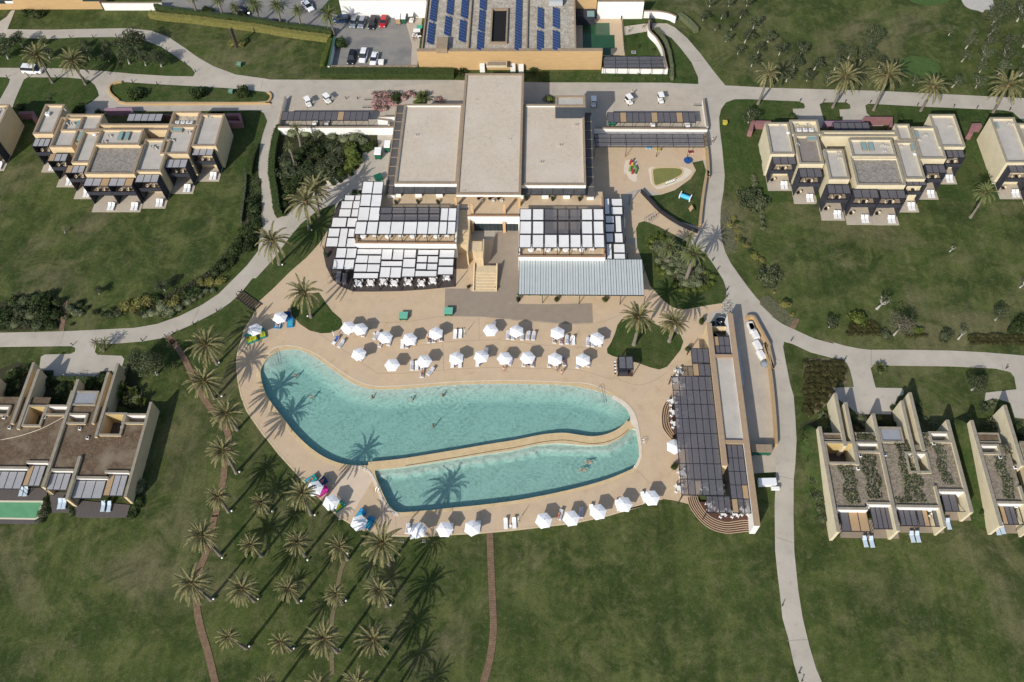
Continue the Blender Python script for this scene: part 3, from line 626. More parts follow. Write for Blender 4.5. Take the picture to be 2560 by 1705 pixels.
# --- upper right block
b2 = Apt('pale cream two-storey apartment block with black pergolas, right of the children\'s pool', CREAMP, ROOFP, CANE)
b2.block(rect('03', 45, 1092, 310, 1372, H), H); b2.block(rect('03', 262, 1070, 540, 1195, H), H, 1.0, MOSSR)
b2.block(rect('03', 302, 1202, 572, 1460, H), H, .6, mat('patched_roof', (.24, .22, .2), .9, (.20, .165, .14), .8, .8))
b2.block(rect('03', 562, 1330, 802, 1597, H), H); b2.block(rect('03', 1197, 1262, 1475, 1595, H), H)
b2.block(rect('03', 1345, 1132, 1662, 1415, H), H); b2.block(rect('03', 1505, 1020, 1830, 1308, H), H)
b2.block(rect('03', 1195, 1107, 1370, 1255, H), H); b2.block(rect('03', 542, 1168, 1225, 1215, H), H, .9)
b2.block(rect('03', 805, 1400, 1302, 153, 7.0, '13'), 7.0, .5, ROOFW)
b2.block(rect('03', 785, 1237, 1217, 1395, 7.5), 7.5, .5)
for r in (rect('03', 105, 1390, 325, 1468, 5.9), rect('13', 342, 8, 560, 86, 5.9), rect('13', 592, 152, 812, 233, 5.9), rect('13', 820, 192, 1065, 272, 5.9),
          rect('13', 1057, 198, 1306, 275, 5.9), rect('13', 1288, 85, 1486, 160, 5.9), rect('03', 1465, 1470, 1663, 1545, 5.9), rect('03', 1650, 1340, 1830, 1408, 5.9)):
    b2.units(r, 5.9, 3)
rooftop(b2, '03', [('duct', 180, 1115), ('dish', 245, 1200), ('sky', 465, 1245, 2.5, 1.0), ('duct', 330, 1290), ('sky', 580, 1385, .6, 1.8), ('duct', 690, 1370), ('duct', 705, 1410), ('sky', 590, 1445, .6, 1.0),
    ('duct', 1250, 1310), ('sky', 1360, 1320, .9, 2.2), ('dish', 1370, 1390), ('sky', 1390, 1205, .6, 2.0), ('duct', 1470, 1210), ('duct', 1410, 1250), ('duct', 1690, 1125)], 6.3)
rooftop(b2, '03', [('sky', 922, 1315, 1.0, 2.3), ('sky', 985, 1315, 1.0, 2.3), ('duct', 1085, 1300), ('duct', 1125, 1305), ('duct', 1105, 1350)], 7.0)
rooftop(b2, '03', [('ac', 345, 1172), ('ac', 398, 1172), ('ac', 452, 1172), ('duct', 320, 1120), ('duct', 420, 1115)], 5.9)
b2.done()
# --- blocks cut by the frame
b3 = Apt('pale cream apartment block cut by the right edge of the photo', CREAMP, ROOFP, CANE)
b3.block(rect('03', 2047, 1047, 2420, 1448, H), H); b3.block(rect('03', 2285, 1100, 2700, 1260, H), H, 1.0, MOSSR); b3.block(rect('03', 2390, 1245, 2760, 1540, H), H)
b3.units(rect('03', 2200, 1462, 2435, 1540, 5.9), 5.9, 3); b3.units(rect('13', 2440, 65, 2680, 145, 5.9), 5.9, 3)
rooftop(b3, '03', [('sky', 2105, 1125, .6, 1.6), ('duct', 2215, 1105), ('duct', 2250, 1110)], 6.3)
b3.done()
b0 = Apt('cream apartment block cut by the left edge of the photo', CREAM, ROOFP, CANEG)
b0.block(rect('00', -140, 930, -38, 1200, H), H); b0.block(rect('00', -430, 990, -150, 1260, H), H)
b0.units(rect('00', -190, 1220, -60, 1295, 5.9), 5.9, 3)
rooftop(b0, '00', [('duct', 30, 975)], 6.3)
b0.done()
# mauve and rose garden walls north of the blocks
def gwall(label, s_, m_, h, w_=.5, name='garden_wall', cat='wall', group=None, top=None, topm=None, closed=False, sm=0):
    P = pts(s_, h)
    if sm: P = smooth(P, sm, closed)
    m = MB(); m.ribbon(P, w_, 0, h, closed)
    if topm is None: o = m.build(name, m_); return tag(o, label, cat, group)
    root = thing(name, label, cat, (P[0].x, P[0].y, 0), group); m.build('wall_body', m_, root)
    c = MB(); c.ribbon(P, w_ + .06, h, h + .09, closed); c.build('coping', topm, root); return root
gwall('mauve garden wall with a step behind the upper left apartment block', '00:930,970 1170,965 1175,1000', PURPLE, 1.9, .6)
gwall('low rose wall joining the roof terrace of the upper left apartment block', '00:1190,1012 1540,1025', ROSE, 1.6, .3)
gwall('dark rose wall right of the upper left apartment block', '00:2015,1020 2130,1018 2150,1085 2010,1085', ROSE, 1.8, .9)
gwall('dark rose wall between the two blocks at the left edge', '00:165,1005 290,1000 310,1060', ROSE, 1.8, .9)
gwall('mauve strip wall behind the upper right apartment block', '03:570,1085 910,1085', PURPLE, 1.9, .6)
gwall('rose red bent wall round the north court of the upper right apartment block', '03:915,1085 930,1050 1180,1050 1165,1135', ROSE, 2.0, .75)
gwall('pink slab wall at the left end of the upper right apartment block', '02:2125,1165 2145,1085 2310,1090', ROSE, 1.9, 1.0)
gwall('pink slab wall at the left of the apartment block at the right edge', '03:1875,1190 1905,1110 1975,1110', ROSE, 1.9, 1.0)
gwall('pink wall corner at the right edge of the photo', '03:2290,1115 2420,1115', ROSE, 1.9, 1.0)
for k, a in (('00', (1150, 1015, 1435, 1082)), ('03', (645, 1092, 985, 1160))):
    x0, y0, x1, y1 = rect(k, *a, 3.0); r = thing('pergola', 'flat cane roofed pergola over the entrance of the upper %s apartment block' % ('left' if k == '00' else 'right'), 'pergola', (x0, y0, 0), 'entrance pergolas of the apartment blocks')
    f = MB(); n = 5; t = .09
    f.box(x0, y0, 3, x1, y0 + t, 3.14); f.box(x0, y1 - t, 3, x1, y1, 3.14)
    for i in range(n + 1):
        x = x0 + (x1 - x0 - t) * i / n; f.box(x, y0 + t, 3, x + t, y1 - t, 3.139)
        f.box(x + .01, y1 - .08, 0, x + .08, y1 - .01, 3)
    f.build('frame', BLACK, r)
    for i in range(n):
        m = MB(); m.box(x0 + (x1 - x0 - t) * i / n + t + .02, y0 + .11, 3.05, x0 + (x1 - x0 - t) * (i + 1) / n - .02, y1 - .11, 3.09); m.build('cane_panel', CANEG if k == '00' else CANE, r)

# ------------------------------------------------ courtyard villas
class Villa:
    def __init__(s, label, h, wallm, roofm, group, inner=WHITE, cop=COPG):
        s.root = thing('courtyard_villa', label, 'villa', (0, 0, 0), group); s.h = h; s.wallm = wallm; s.roofm = roofm; s.inner = inner
        s.w = MB(); s.c = MB(); s.wh = MB(); s.k = 0; s.copm = cop; s.ye = MB(); s.fl = MB()
    def wall(s, k, a, b, w_=None, k2=None, h=None):
        """a thick blade wall running north-south between two measured corners of its top"""
        h = h or s.h; x0, y0, x1, y1 = rect(k, a[0], a[1], b[0], b[1], h, k2); s.k += 1; e = .003 * s.k; x0 = x1 - max(.42, min(.58, x1 - x0))
        s.w.box(x0 + .02, y0 + .02, 0, x1 - .02, y1 - .02, h + e); s.c.box(x0, y0, h + e, x1, y1, h + .1 + e)
    def roof(s, r, holes=(), m=None, z=None):
        z = z or s.h - .45
        q = MB(); rect_holes(q, r, holes, z); q.build('flat_roof', m or s.roofm, s.root)
    def court(s, r, yellow=True, lip=.38, fl=True):
        x0, y0, x1, y1 = r; s.k += 1; h = s.h - .12 - .002 * s.k
        frame_rect(s.c, x0 - lip, y0 - lip, x1 + lip, y1 + lip, h, h + .1, lip)
        frame_rect(s.w, x0 - lip + .03, y0 - lip + .03, x1 + lip - .03, y1 + lip - .03, 0, h, lip - .03)
        (s.ye if yellow else s.wh).box(x0, y1 - .03, .1, x1, y1 + .001, h - .02)
        s.fl.sheet(R4(r), .06)
    def pergola(s, r, n, tan=(), z=2.9, cane=None, rows=1, clear=()):
        x0, y0, x1, y1 = r; f = MB(); t = .08
        f.box(x0, y0, z, x1, y0 + t, z + .12); f.box(x0, y1 - t, z, x1, y1, z + .12)
        for i in range(n + 1):
            x = x0 + (x1 - x0 - t) * i / n; f.box(x, y0 + t, z, x + t, y1 - t, z + .119)
        for x in (x0 + .01, x1 - .09): f.box(x, y0 + .01, 0.05, x + .08, y0 + .07, z)
        pg = f.build('pergola', BLACK, s.root)
        for i in range(n):
            if i in clear: continue
            m = MB(); m.box(x0 + (x1 - x0 - t) * i / n + t + .02, y0 + t + .02, z + .04, x0 + (x1 - x0 - t) * (i + 1) / n - .02, y1 - t - .02, z + .07)
            m.build('cane_panel', CANET if i in tan else (cane or CANE), pg)
    def lip(s, k, a, b, face=True, k2=None):
        """front parapet with a coping and a pale face"""
        x0, y0, x1, y1 = rect(k, a[0], a[1], b[0], b[1], s.h - .15, k2); s.k += 1; h = s.h - .15 - .002 * s.k
        s.c.box(x0, y0, h, x1, y0 + .45, h + .1); s.wh.box(x0 + .02, y0 + .02, 0, x1 - .02, y0 + .42, h)
        g = MB(); g.box(x0 + .5, y0 - .02, .1, x1 - .5, y0 + .01, 2.3); g.build('window', GLASS, s.root)
    def vent(s, k, x, y):
        p = W(k, x, y, s.h - .3); m = MB(); m.obox((p.x, p.y, s.h - .3), .5, .5, .35); o = m.build('roof_vent', WHITE, s.root)
        g = MB(); g.obox((p.x, p.y, s.h - .11), .38, .38, .03); g.build('grille', BLACK, o)
    def done(s):
        s.w.build('wall', s.wallm, s.root); s.c.build('coping', s.copm, s.root)
        if s.wh.v: s.wh.build('white_wall', s.inner, s.root)
        if s.ye.v: s.ye.build('ochre_wall', mat('yellow_render', (.50, .37, .16), .85), s.root)
        if s.fl.v: s.fl.build('court_floor', WOODD, s.root)
h = 3.7
v = Villa('brown-roofed courtyard villa with a small green pool on its wooden deck, by the left edge', h, CREAM, ROOFV, 'low courtyard villas')
v.wall('20', (290, 200), (118, 745)); v.wall('20', (330, 262), (172, 792)); v.wall('20', (-190, 330), (-330, 1180))
cA = rect('20', 262, 592, 345, 752, h); cB = rect('20', 428, 590, 590, 655, h); cC = rect('20', 152, 600, 135, 735, h)
cD = rect('20', -60, 592, 55, 655, h)
X0 = W('20', -300, 900, h).x; X4 = W('20', 690, 350, h).x + .5; X4b = X4 - .5
yb = W('20', 400, 500, h).y; yf = W('20', 100, 1140, h).y; yf2 = W('20', 320, 1085, h).y
def clipr(r): return r
v.court(cA); v.court(cB, False); v.court(cD, False)
xs_ = W('20', 230, 1085, h).x
v.roof((X0, yf, xs_, yb), (cA, cB, cD)); yk = cB[3] + .4
v.roof((xs_ + .001, yf2, X4b, yk), (cA, cB, cD)); v.roof((xs_ + .001, yk + .001, cA[2] + .3, yb), (cA, cB, cD))
v.lip('20', (-260, 1128), (238, 1150)); v.lip('20', (238, 1078), (425, 1098))
v.pergola(rect('20', -60, 1168, 182, 1332, 2.9), 4, (), cane=CANEG); v.pergola(rect('20', 258, 1118, 352, 1306, 2.9), 3, (0,), cane=CANEG)
for q in ((35, 690), (395, 690), (85, 780)): v.vent('20', *q)
v.done()
v2 = Villa('brown-roofed courtyard villa left of the palm grove, weathered pergolas over its deck', h, CREAM, ROOFV, 'low courtyard villas')
v2.wall('20', (1040, 208), (865, 865)); v2.wall('20', (955, 285), (838, 745), h=3.7); v2.wall('20', (668, 350), (395, 1312)); v2.wall('20', (1335, 552), (1128, 1402))
v2.wall('20', (690, 1035), (608, 1422))
dA = rect('20', 935, 660, 1060, 835, h); dB = rect('20', 1118, 668, 1290, 730, h); dC = rect('20', 612, 665, 745, 730, h)
v2.court(dA); v2.court(dB, False); v2.court(dC, False)
XL = W('20', 668, 350, h).x + .4; XR = W('20', 1335, 552, h).x; XM = W('20', 690, 1035, h).x
yb2 = W('20', 700, 585, h).y
DD = (dA, dB, dC); v2.roof((XL, W('20', 550, 1155, h).y, XM, yb2), DD)
v2.roof((XM, W('20', 800, 1215, h).y, W('20', 940, 1200, h).x, dA[3] + .5), DD)
v2.roof((W('20', 940, 1200, h).x, W('20', 1050, 1165, h).y, XR, dA[3] + .5), DD)
v2.roof((XM, dA[3] + .501, dA[0], yb2), DD)
q = MB(); q.box(*rect('20', 645, 458, 828, 572, h)[:2], h - .5, *rect('20', 645, 458, 828, 572, h)[2:], h - .25); q.build('grey_roof', mat('grey_felt', (.27, .28, .30), .9, (.24, .25, .27), 1, .5), v2.root)
r_ = rect('20', 630, 448, 842, 580, h); frame_rect(v2.c, *r_, h - .3, h - .1, .35); v2.w.box(r_[0] + .1, r_[1] + .1, 0, r_[2] - .1, r_[3] - .1, h - .51)
v2.lip('20', (440, 1148), (650, 1170)); v2.lip('20', (665, 1212), (955, 1238)); v2.lip('20', (935, 1165), (1145, 1185))
v2.pergola(rect('20', 682, 1250, 902, 1418, 2.9), 3, (), cane=CANEG); v2.pergola(rect('20', 968, 1202, 1092, 1394, 2.9), 3, (0,), cane=CANEG); v2.pergola(rect('20', 458, 1186, 592, 1342, 2.9), 3, (), cane=CANEG)
for q in ((712, 790), (780, 872), (1090, 775)): v2.vent('20', *q)
v2.done()
for s_ in ('20:640,1425 1165,1472;30:1130,103 690,103', '20:435,1355 620,1360;30:625,60 470,58', '20:-300,1320 430,1320;30:385,120 335,160 -300,155'):
    m = MB(); P = pts(s_); m.slab(P, 0, .18); struct('timber_deck', m, WOODD)
pz = MB(); P = pts('20:20,1445 372,1447;30:325,108 -260,100;20:-200,1445', .19)
# small green villa pool standing in the deck
pr = thing('plunge_pool', 'small green plunge pool with a pale rim in the villa deck at the left edge', 'pool', (P[0].x, P[0].y, 0))
P2 = pts('20:15,1430 388,1432;30:338,122 -300,112;20:-240,1430', .19)
m = MB(); m.slab(P2, .1, .22, (P,)); m.build('rim', mat('pool_rim', (.60, .56, .42), .8), pr)
m = MB(); m.sheet(P, .195); m.build('water', mat('green_water', (.13, .33, .17), .12, (.10, .27, .14), .6, .4, spec=.5), pr)
h = 4.4
GV = 'planted-roof courtyard villas'
v3 = Villa('planted-roof courtyard villa right of the service road, cream blade walls', h, CREAMP, ROOFS, GV)
v3.wall('23', (515, 772), (715, 232), k2='33'); v3.wall('23', (652, 472), (776, 945)); v3.wall('23', (748, 555), (888, 1112)); v3.wall('23', (990, 657), (1250, 222), k2='33')
v3.wall('23', (1250, 540), (1432, 1192)); v3.wall('23', (1302, 468), (1476, 985)); v3.wall('23', (1650, 712), (1903, 58), k2='33'); v3.wall('23', (1560, 1300), (1662, 185), k2='33')
cA = rect('23', 590, 918, 868, 1085, h); cB = rect('23', 865, 920, 1062, 985, h); cC = rect('23', 1310, 1010, 1512, 1165, h); cD = rect('23', 1522, 830, 1688, 895, h)
v3.court(cA); v3.court(cB, False); v3.court(cC, False); v3.court(cD, False)
Xa = W('23', 530, 772, h).x; Xb = W('23', 1000, 657, h).x; Xc = W('23', 1670, 712, h).x; yt = W('23', 700, 905, h).y
v3.roof((Xa, W('23', 800, 1500, h).y, W('23', 950, 1500, h).x, yt), (cA, cB))
v3.roof((W('23', 950, 1500, h).x + .001, W('23', 1060, 1448, h).y, Xb, yt), (cA, cB))
v3.roof((Xb, W('23', 1400, 1470, h).y, W('23', 1580, 1400, h).x, W('23', 1150, 920, h).y), (cC, cD))
v3.roof((W('23', 1580, 1400, h).x, W('23', 1700, 1325, h).y, Xc, W('23', 1600, 815, h).y), (cC, cD))
r_ = rect('23', 1050, 770, 1290, 912, h); frame_rect(v3.c, *r_, h - .2, h - .05, .35); v3.w.box(r_[0] + .05, r_[1] + .05, 0, r_[2] - .05, r_[3] - .05, h - .45)
q = MB(); q.box(r_[0] + .35, r_[1] + .35, h - .44, r_[2] - .35, r_[3] - .35, h - .3); q.build('grey_roof', mat('grey_felt', (.27, .28, .30)), v3.root)
for a in ((842, 822, 1032, 902), (556, 828, 745, 895)):
    r_ = rect('23', *a, h - .4); q = MB(); q.box(r_[0], r_[1], 0, r_[2], r_[3], h - .6); q.build('porch_roof', ROOFV, v3.root); frame_rect(v3.c, *r_, h - .55, h - .35, .25)
v3.lip('23', (688, 1488), (965, 1515)); v3.lip('23', (955, 1440), (1180, 1468)); v3.lip('23', (1212, 1462), (1600, 1495)); v3.lip('23', (1592, 1322), (1828, 1352))
v3.pergola(rect('33', 697, 52, 985, 233, 2.9), 3, (1, 2)); v3.pergola(rect('33', 972, 0, 1196, 210, 2.9), 4, ())
v3.pergola(rect('33', 1217, 24, 1414, 182, 2.9), 3, ()); v3.pergola(rect('33', 1386, 28, 1615, 187, 2.9), 4, (1,), clear=(2,)); v3.pergola(rect('23', 1607, 1362, 1843, 1532, 2.9), 3, (), clear=(2,))
for q in ((892, 1030), (1113, 1022), (873, 1145), (1548, 925)): v3.vent('23', *q)
m = MB(); r_ = rect('33', 690, 120, 1240, 290); m.box(r_[0], r_[1], 0, r_[2], r_[3], .1); r_ = rect('33', 1215, 120, 1640, 242); m.box(r_[0], r_[1], 0, r_[2], r_[3], .104); r_ = rect('33', 1640, 20, 1880, 130); m.box(r_[0], r_[1], 0, r_[2], r_[3], .108)
m.build('patio', DECKD, v3.root)
v3.done()
v4 = Villa('planted-roof courtyard villa cut by the right edge of the photo', h, CREAMP, ROOFS, GV)
v4.wall('23', (1842, 715), (2165, 178), k2='33'); v4.wall('23', (2140, 580), (2360, 1120)); v4.wall('23', (2320, 1300), (2440, 200), k2='33')
cA = rect('23', 1970, 940, 2130, 1000, h); v4.court(cA, False)
v4.roof((W('23', 1862, 715, h).x + .35, W('23', 2200, 1435, h).y, W('23', 2360, 1400, h).x, W('23', 2000, 930 - 10, h).y), (cA,))
r_ = rect('23', 1925, 825, 2150, 915, h - .4); q = MB(); q.box(r_[0], r_[1], 0, r_[2], r_[3], h - .6); q.build('porch_roof', ROOFV, v4.root); frame_rect(v4.c, *r_, h - .55, h - .35, .25)
v4.lip('23', (2110, 1438), (2440, 1462)); r_ = rect('23', 2310, 900, 2700, 1420, h - .45); v4.roof(r_, ()); v4.w.box(r_[0] + .3, r_[1] + .05, 0, r_[2] - .05, r_[3] - .05, h - .47)
v4.pergola(rect('33', 2122, 0, 2352, 170, 2.9), 4, (0,), clear=(3,)); v4.vent('23', 2138, 1045); v4.vent('23', 2273, 1135)
m = MB(); r_ = rect('33', 2110, 120, 2420, 246); m.box(r_[0], r_[1], 0, r_[2], r_[3], .1); m.build('patio', DECKD, v4.root)
v4.done()

def bank(xw, ys, yn, hN, w_):
    m = MB(); n = 14; V_ = []
    for i in range(n + 1):
        u = i / n; y = ys + (yn - ys) * u; z = hN * u ** .8; V_ += [(xw, y, z), (xw - w_ * (.35 + .1 * sin(i)), y, z * .72), (xw - w_ * (.9 + .12 * sin(i * 1.7)), y, .01)]
    V_ += [(xw, yn + 2.6, .01), (xw - w_ * .3, yn + 2.4, .01), (xw - w_ * .9, yn + 1.0, .01)]
    m.add(V_, [(i * 3 + k, (i + 1) * 3 + k, (i + 1) * 3 + k + 1, i * 3 + k + 1) for i in range(n + 1) for k in (0, 1)], True); struct('grass_bank', m, GRASSB)
bank(49.52, 52.5, W('23', 530, 772, 4.4).y + .1, 3.1, 2.6); bank(76.5, 52.5, W('23', 1860, 715, 4.4).y + .1, 3.1, 2.2)
# ------------------------------------------------ clubhouse (central building)
cb = thing('clubhouse', 'long flat-roofed clubhouse with a raised centre roof, stone terraces and double stair', 'building', (0, 0, 0))
def flatroof(r, h, name='roof', rd=.3, t=.5, body=WHITE, base=0, roofm=ROOFG, copm=COPING, walls=None):
    x0, y0, x1, y1 = r
    m = MB(); m.box(x0 + .05, y0 + .05, base, x1 - .05, y1 - .05, h - rd); frame_rect(m, x0 + .05, y0 + .05, x1 - .05, y1 - .05, h - rd, h, t - .05); m.build('wall', body, cb)
    c = MB(); frame_rect(c, x0, y0, x1, y1, h, h + .12, t); rr = MB(); rr.sheet(R4((x0 + t, y0 + t, x1 - t, y1 - t)), h - rd + .012)
    o = rr.build(name, roofm, cb); c.build('coping', copm, o); return o
xl, _, _, yt0 = rect('01', 1865, 658, 1900, 700, 8.0); _, ybt, xr, _ = rect('02', 0, 0, 85, 0, 8.0)
ybt = W('12', 0, 238, 8.0).y; xr = W('12', 80, 238, 8.0).x
CEN = (xl, ybt, xr, yt0)
ZT = 4.1                                     # terrace level
# centre roof: slab on pillars at the south end
m = MB(); m.box(CEN[0] + .05, CEN[1] + 6, 0, CEN[2] - .05, CEN[3] - .05, 7.3); m.build('wall', CREAM, cb)
m = MB(); m.box(CEN[0] + .03, CEN[1] + .03, 7.3, CEN[2] - .03, CEN[3] - .03, 7.9); m.build('fascia', WHITE, cb)
rr = MB(); rr.sheet(R4((CEN[0] + .5, CEN[1] + .5, CEN[2] - .5, CEN[3] - .5)), 7.912); o = rr.build('roof', ROOFG, cb); c = MB(); frame_rect(c, *CEN, 7.9, 8.15, .5); c.build('coping', COPING, o)
SL = (W('01', 1320, 930, 7.2).x, W('11', 0, 138, 7.2).y, CEN[0] - .02, W('01', 1320, 928, 7.2).y)
SR = (CEN[2] + .02, W('12', 0, 153, 7.2).y, W('12', 661, 155, 7.2).x, W('02', 0, 930, 7.2).y)
flatroof(SL, 7.2); flatroof(SR, 7.2)
# recessed facades with windows and planters below the side roofs
for side, r in (('L', SL), ('R', SR)):
    x0, y0, x1, y1 = r
    aw = MB(); aw.add([(x0 - .3, y0 - 1.6, 6.0), (x1 - .1, y0 - 1.6, 6.0), (x1 - .1, y0 - .02, 6.3), (x0 - .3, y0 - .02, 6.3)], [(0, 1, 2, 3), (3, 2, 1, 0)])
    a = aw.build('awning', mat('awning_grey', (.16, .16, .165), .6, (.11, .11, .115), 1, .6), cb)
    fr = MB(); n = 6
    for i in range(n + 1):
        x = x0 - .3 + (x1 - x0 + .1) * i / n; fr.add([(x, y0 - 1.65, 6.02), (x + .09, y0 - 1.65, 6.02), (x + .09, y0 - .02, 6.34), (x, y0 - .02, 6.34)], [(0, 1, 2, 3)])
    fr.box(x0 - .3, y0 - 1.7, 5.96, x1 - .1, y0 - 1.6, 6.07); fr.build('awning_frame', BLACK, a)
    for i in range(3):
        xa = x0 + 1.5 + i * (x1 - x0) / 3; g = MB(); g.box(xa, y0 - .02, ZT, xa + 3.0, y0 + .03, 5.9); g.build('window', GLASS, cb)
        p = MB(); p.box(xa - 1.7, y0 - 1.0, ZT, xa - .3, y0 + .02, 5.6); p.build('bay', WHITE, cb)
# dark louvred walkways outside both side roofs
for xa, xb, ya, yb_ in ((SL[0] - 1.9, SL[0] - .06, W('11', 0, 235, 5.5).y, W('01', 0, 915, 6).y), (SR[2] + .06, SR[2] + 1.75, W('12', 0, 252, 5.5).y, W('02', 0, 985, 6).y)):
    m = MB(); m.box(xa, ya, 5.3, xb, yb_, 5.36); o = m.build('walkway_roof', mat('louvre_grey', (.10, .095, .095), .8, (.075, .07, .07), 1.5, .8), cb)
    f = MB(); f.box(xa - .25, ya, 5.2, xa, yb_, 5.5)
    n = int((yb_ - ya) / 2.6)
    for i in range(n + 1):
        y = ya + (yb_ - ya - .12) * i / n; f.box(xa, y, 5.37, xb, y + .12, 5.48)
    f.build('beam', COPING, o)
    g = MB(); g.box(xa + .2, ya + .3, 0, xb - .05, yb_ - .3, 5.29); g.build('wall', WHITE, cb)
for k, x, y in (('11', 1838, 212), ('01', 1950, 900), ('01', 2250, 1250), ('01', 1420, 1210), ('02', 420, 1300), ('02', 250, 1450), ('02', 560, 1120)):
    q = W(k, x, y, 7.6 if k != '02' and x > 1780 else 6.9); m = MB(); m.obox((q.x, q.y, q.z + .2), .45, .35, .4, .4); m.disc((q.x + .5, q.y), .09, q.z, q.z + .6, 8); m.build('roof_vent', ROOFP, cb)
# raised tower over the right wing
tr = rect('02', 388, 850, 653, 945, 10.6); m = MB(); m.box(tr[0], tr[1], 7.0, tr[2], tr[3], 10.3); m.build('tower', mat('tower_slate', (.035, .045, .06), .6, (.05, .06, .075), 2, .6), cb)
c = MB(); frame_rect(c, tr[0] - .05, tr[1] - .05, tr[2] + .05, tr[3] + .05, 10.3, 10.6, .5); rr = MB(); rr.sheet(R4((tr[0] + .4, tr[1] + .4, tr[2] - .4, tr[3] - .4)), 10.35); o = rr.build('tower_roof', ROOFP, cb); c.build('coping', COPING, o)
# terraces
yLf = W('11', 0, 664, 4.9).y; yRf = W('12', 0, 788, 4.9).y; yCf = W('11', 0, 420, 4.9).y
xLL = W('11', 885, 664, 4.9).x; xLR = W('11', 1783, 664, 4.9).x; xRL = W('12', 57, 788, 4.9).x; xRR = W('12', 832, 790, 4.9).x
xCL = W('11', 1885, 420, 4.9).x
tf = MB(); TT = [V2(xLL, yLf), V2(xLR, yLf), V2(xLR, SL[1] + 1), V2(SL[0] - 1.9, SL[1] + 1), V2(SL[0] - 1.9, W('11', 0, 120, 6.6).y), V2(xLL, W('11', 0, 120, 6.6).y)]
tf.slab(TT, 0, ZT)
TC = [V2(xCL, yCf), V2(xRL, yCf), V2(xRL, CEN[1] + 6), V2(xLR, CEN[1] + 6), V2(xLR, yCf + 3.2), V2(xCL, yCf + 3.2)]
TR = [V2(xRL, yRf), V2(xRR, yRf), V2(xRR, SR[1] + 1), V2(xRL, SR[1] + 1)]
tf.slab(TC, 0, ZT - .003); tf.slab(TR, 0, ZT - .006)
tf.build('terrace_body', WHITE, cb)
tp = MB(); TILE2 = mat('terrace_tiles', (.55, .43, .29), .85, (.48, .37, .25), .7, .6)
for P in (TT, TC, TR): tp.sheet([Vector((p.x, p.y, 0)) for p in P], ZT + .01)
tp.build('terrace_floor', TILE2, cb)
pp = MB(); t = .3
for a in ((xLL, yLf, xLR, yLf + t), (xRL, yRf, xRR, yRf + t), (xCL, yCf, xRL, yCf + t), (xLR - t, yLf + t, xLR, yCf + 3.2), (xRL, yRf + t, xRL + t, yCf), (xRR - t, yRf + t, xRR, SR[1] - 1), (xLL, yLf + t, xLL + t, W('11', 0, 350, 4.9).y)):
    pp.box(a[0], a[1], ZT, a[2], a[3], 4.8)
o = pp.build('parapet', WHITE, cb)
pc = MB()
for i, a in enumerate(((xLL - .05, yLf - .05, xLR + .05, yLf + t + .05), (xRL - .05, yRf - .05, xRR + .05, yRf + t + .05), (xCL, yCf - .05, xRL - .06, yCf + t + .05), (xRR - t - .05, yRf + t + .06, xRR + .05, SR[1] - 1), (xLL - .05, yLf + t + .06, xLL + t + .05, W('11', 0, 350, 4.9).y))):
    pc.box(a[0], a[1], 4.8, a[2], a[3], 4.92 + i * .002)
pc.build('coping', mat('terracotta_coping', (.36, .22, .13), .85, (.30, .18, .11), 1.5, .6), o)
for k, x, y in (('11', 1787, 345), ('11', 1930, 405), ('11', 2215, 405), ('12', 65, 340)):
    pl = MB(); p = W(k, x, y, ZT); pl.box(p.x - .25, p.y - .25, ZT, p.x + .25, p.y + .25, 7.3)
    pl.build('pillar', mat('honey_stone', (.60, .40, .20), .85, (.5, .33, .17), 1, .6), cb)
gd = MB(); gd.box(xCL + .4, yCf - .03, .1, xRL - .3, yCf + .02, 2.4); o = gd.build('glass_door', GLASS, cb)
gf = MB()
n = 12
for i in range(n + 1):
    x = xCL + .4 + (xRL - xCL - .8) * i / n; gf.box(x, yCf - .07, .1, x + .1, yCf - .031, 2.5)
gf.build('door_frame', BLACK, o)
for k, x in (('11', 1935), ('11', 2215)):
    p = W(k, x, 545, 0); q = MB(); q.box(p.x - .3, yCf - .5, 0, p.x + .3, yCf - .08, 3.2); q.build('pillar', MATS['honey_stone'], cb)
# stairs
STONE2 = mat('stair_stone', (.60, .48, .31), .85, (.52, .41, .26), 1, .6)
st = MB()
a = W('11', 1945, 1100); b = W('11', 2135, 1100); yb0 = a.y; y1_ = W('11', 0, 900, 1.2).y; n = 7
for i in range(n): st.box(a.x + .005 * i, yb0 + (y1_ - yb0) * i / n, 0, b.x - .005 * i, y1_ + .3, 1.25 * (i + 1) / n)
c0 = W('11', 1945, 890, 1.25); c1 = W('11', 2005, 890, 1.25); ytop = W('11', 0, 735, 2.9).y; n = 10
st.box(a.x, y1_ + .3, 0, b.x, y1_ + 1.2, 1.26)
for i in range(n): st.box(c0.x + .003 * i, y1_ + 1.2 + (ytop - y1_ - 1.2) * i / n, 0, c1.x + .25, ytop + .1, 1.26 + 1.64 * (i + 1) / n)
e1 = W('11', 1885, 700, 3.0); e2 = W('11', 2015, 650, 3.0); st.box(e1.x, ytop + .1, 0, e2.x, e2.y, 2.93)
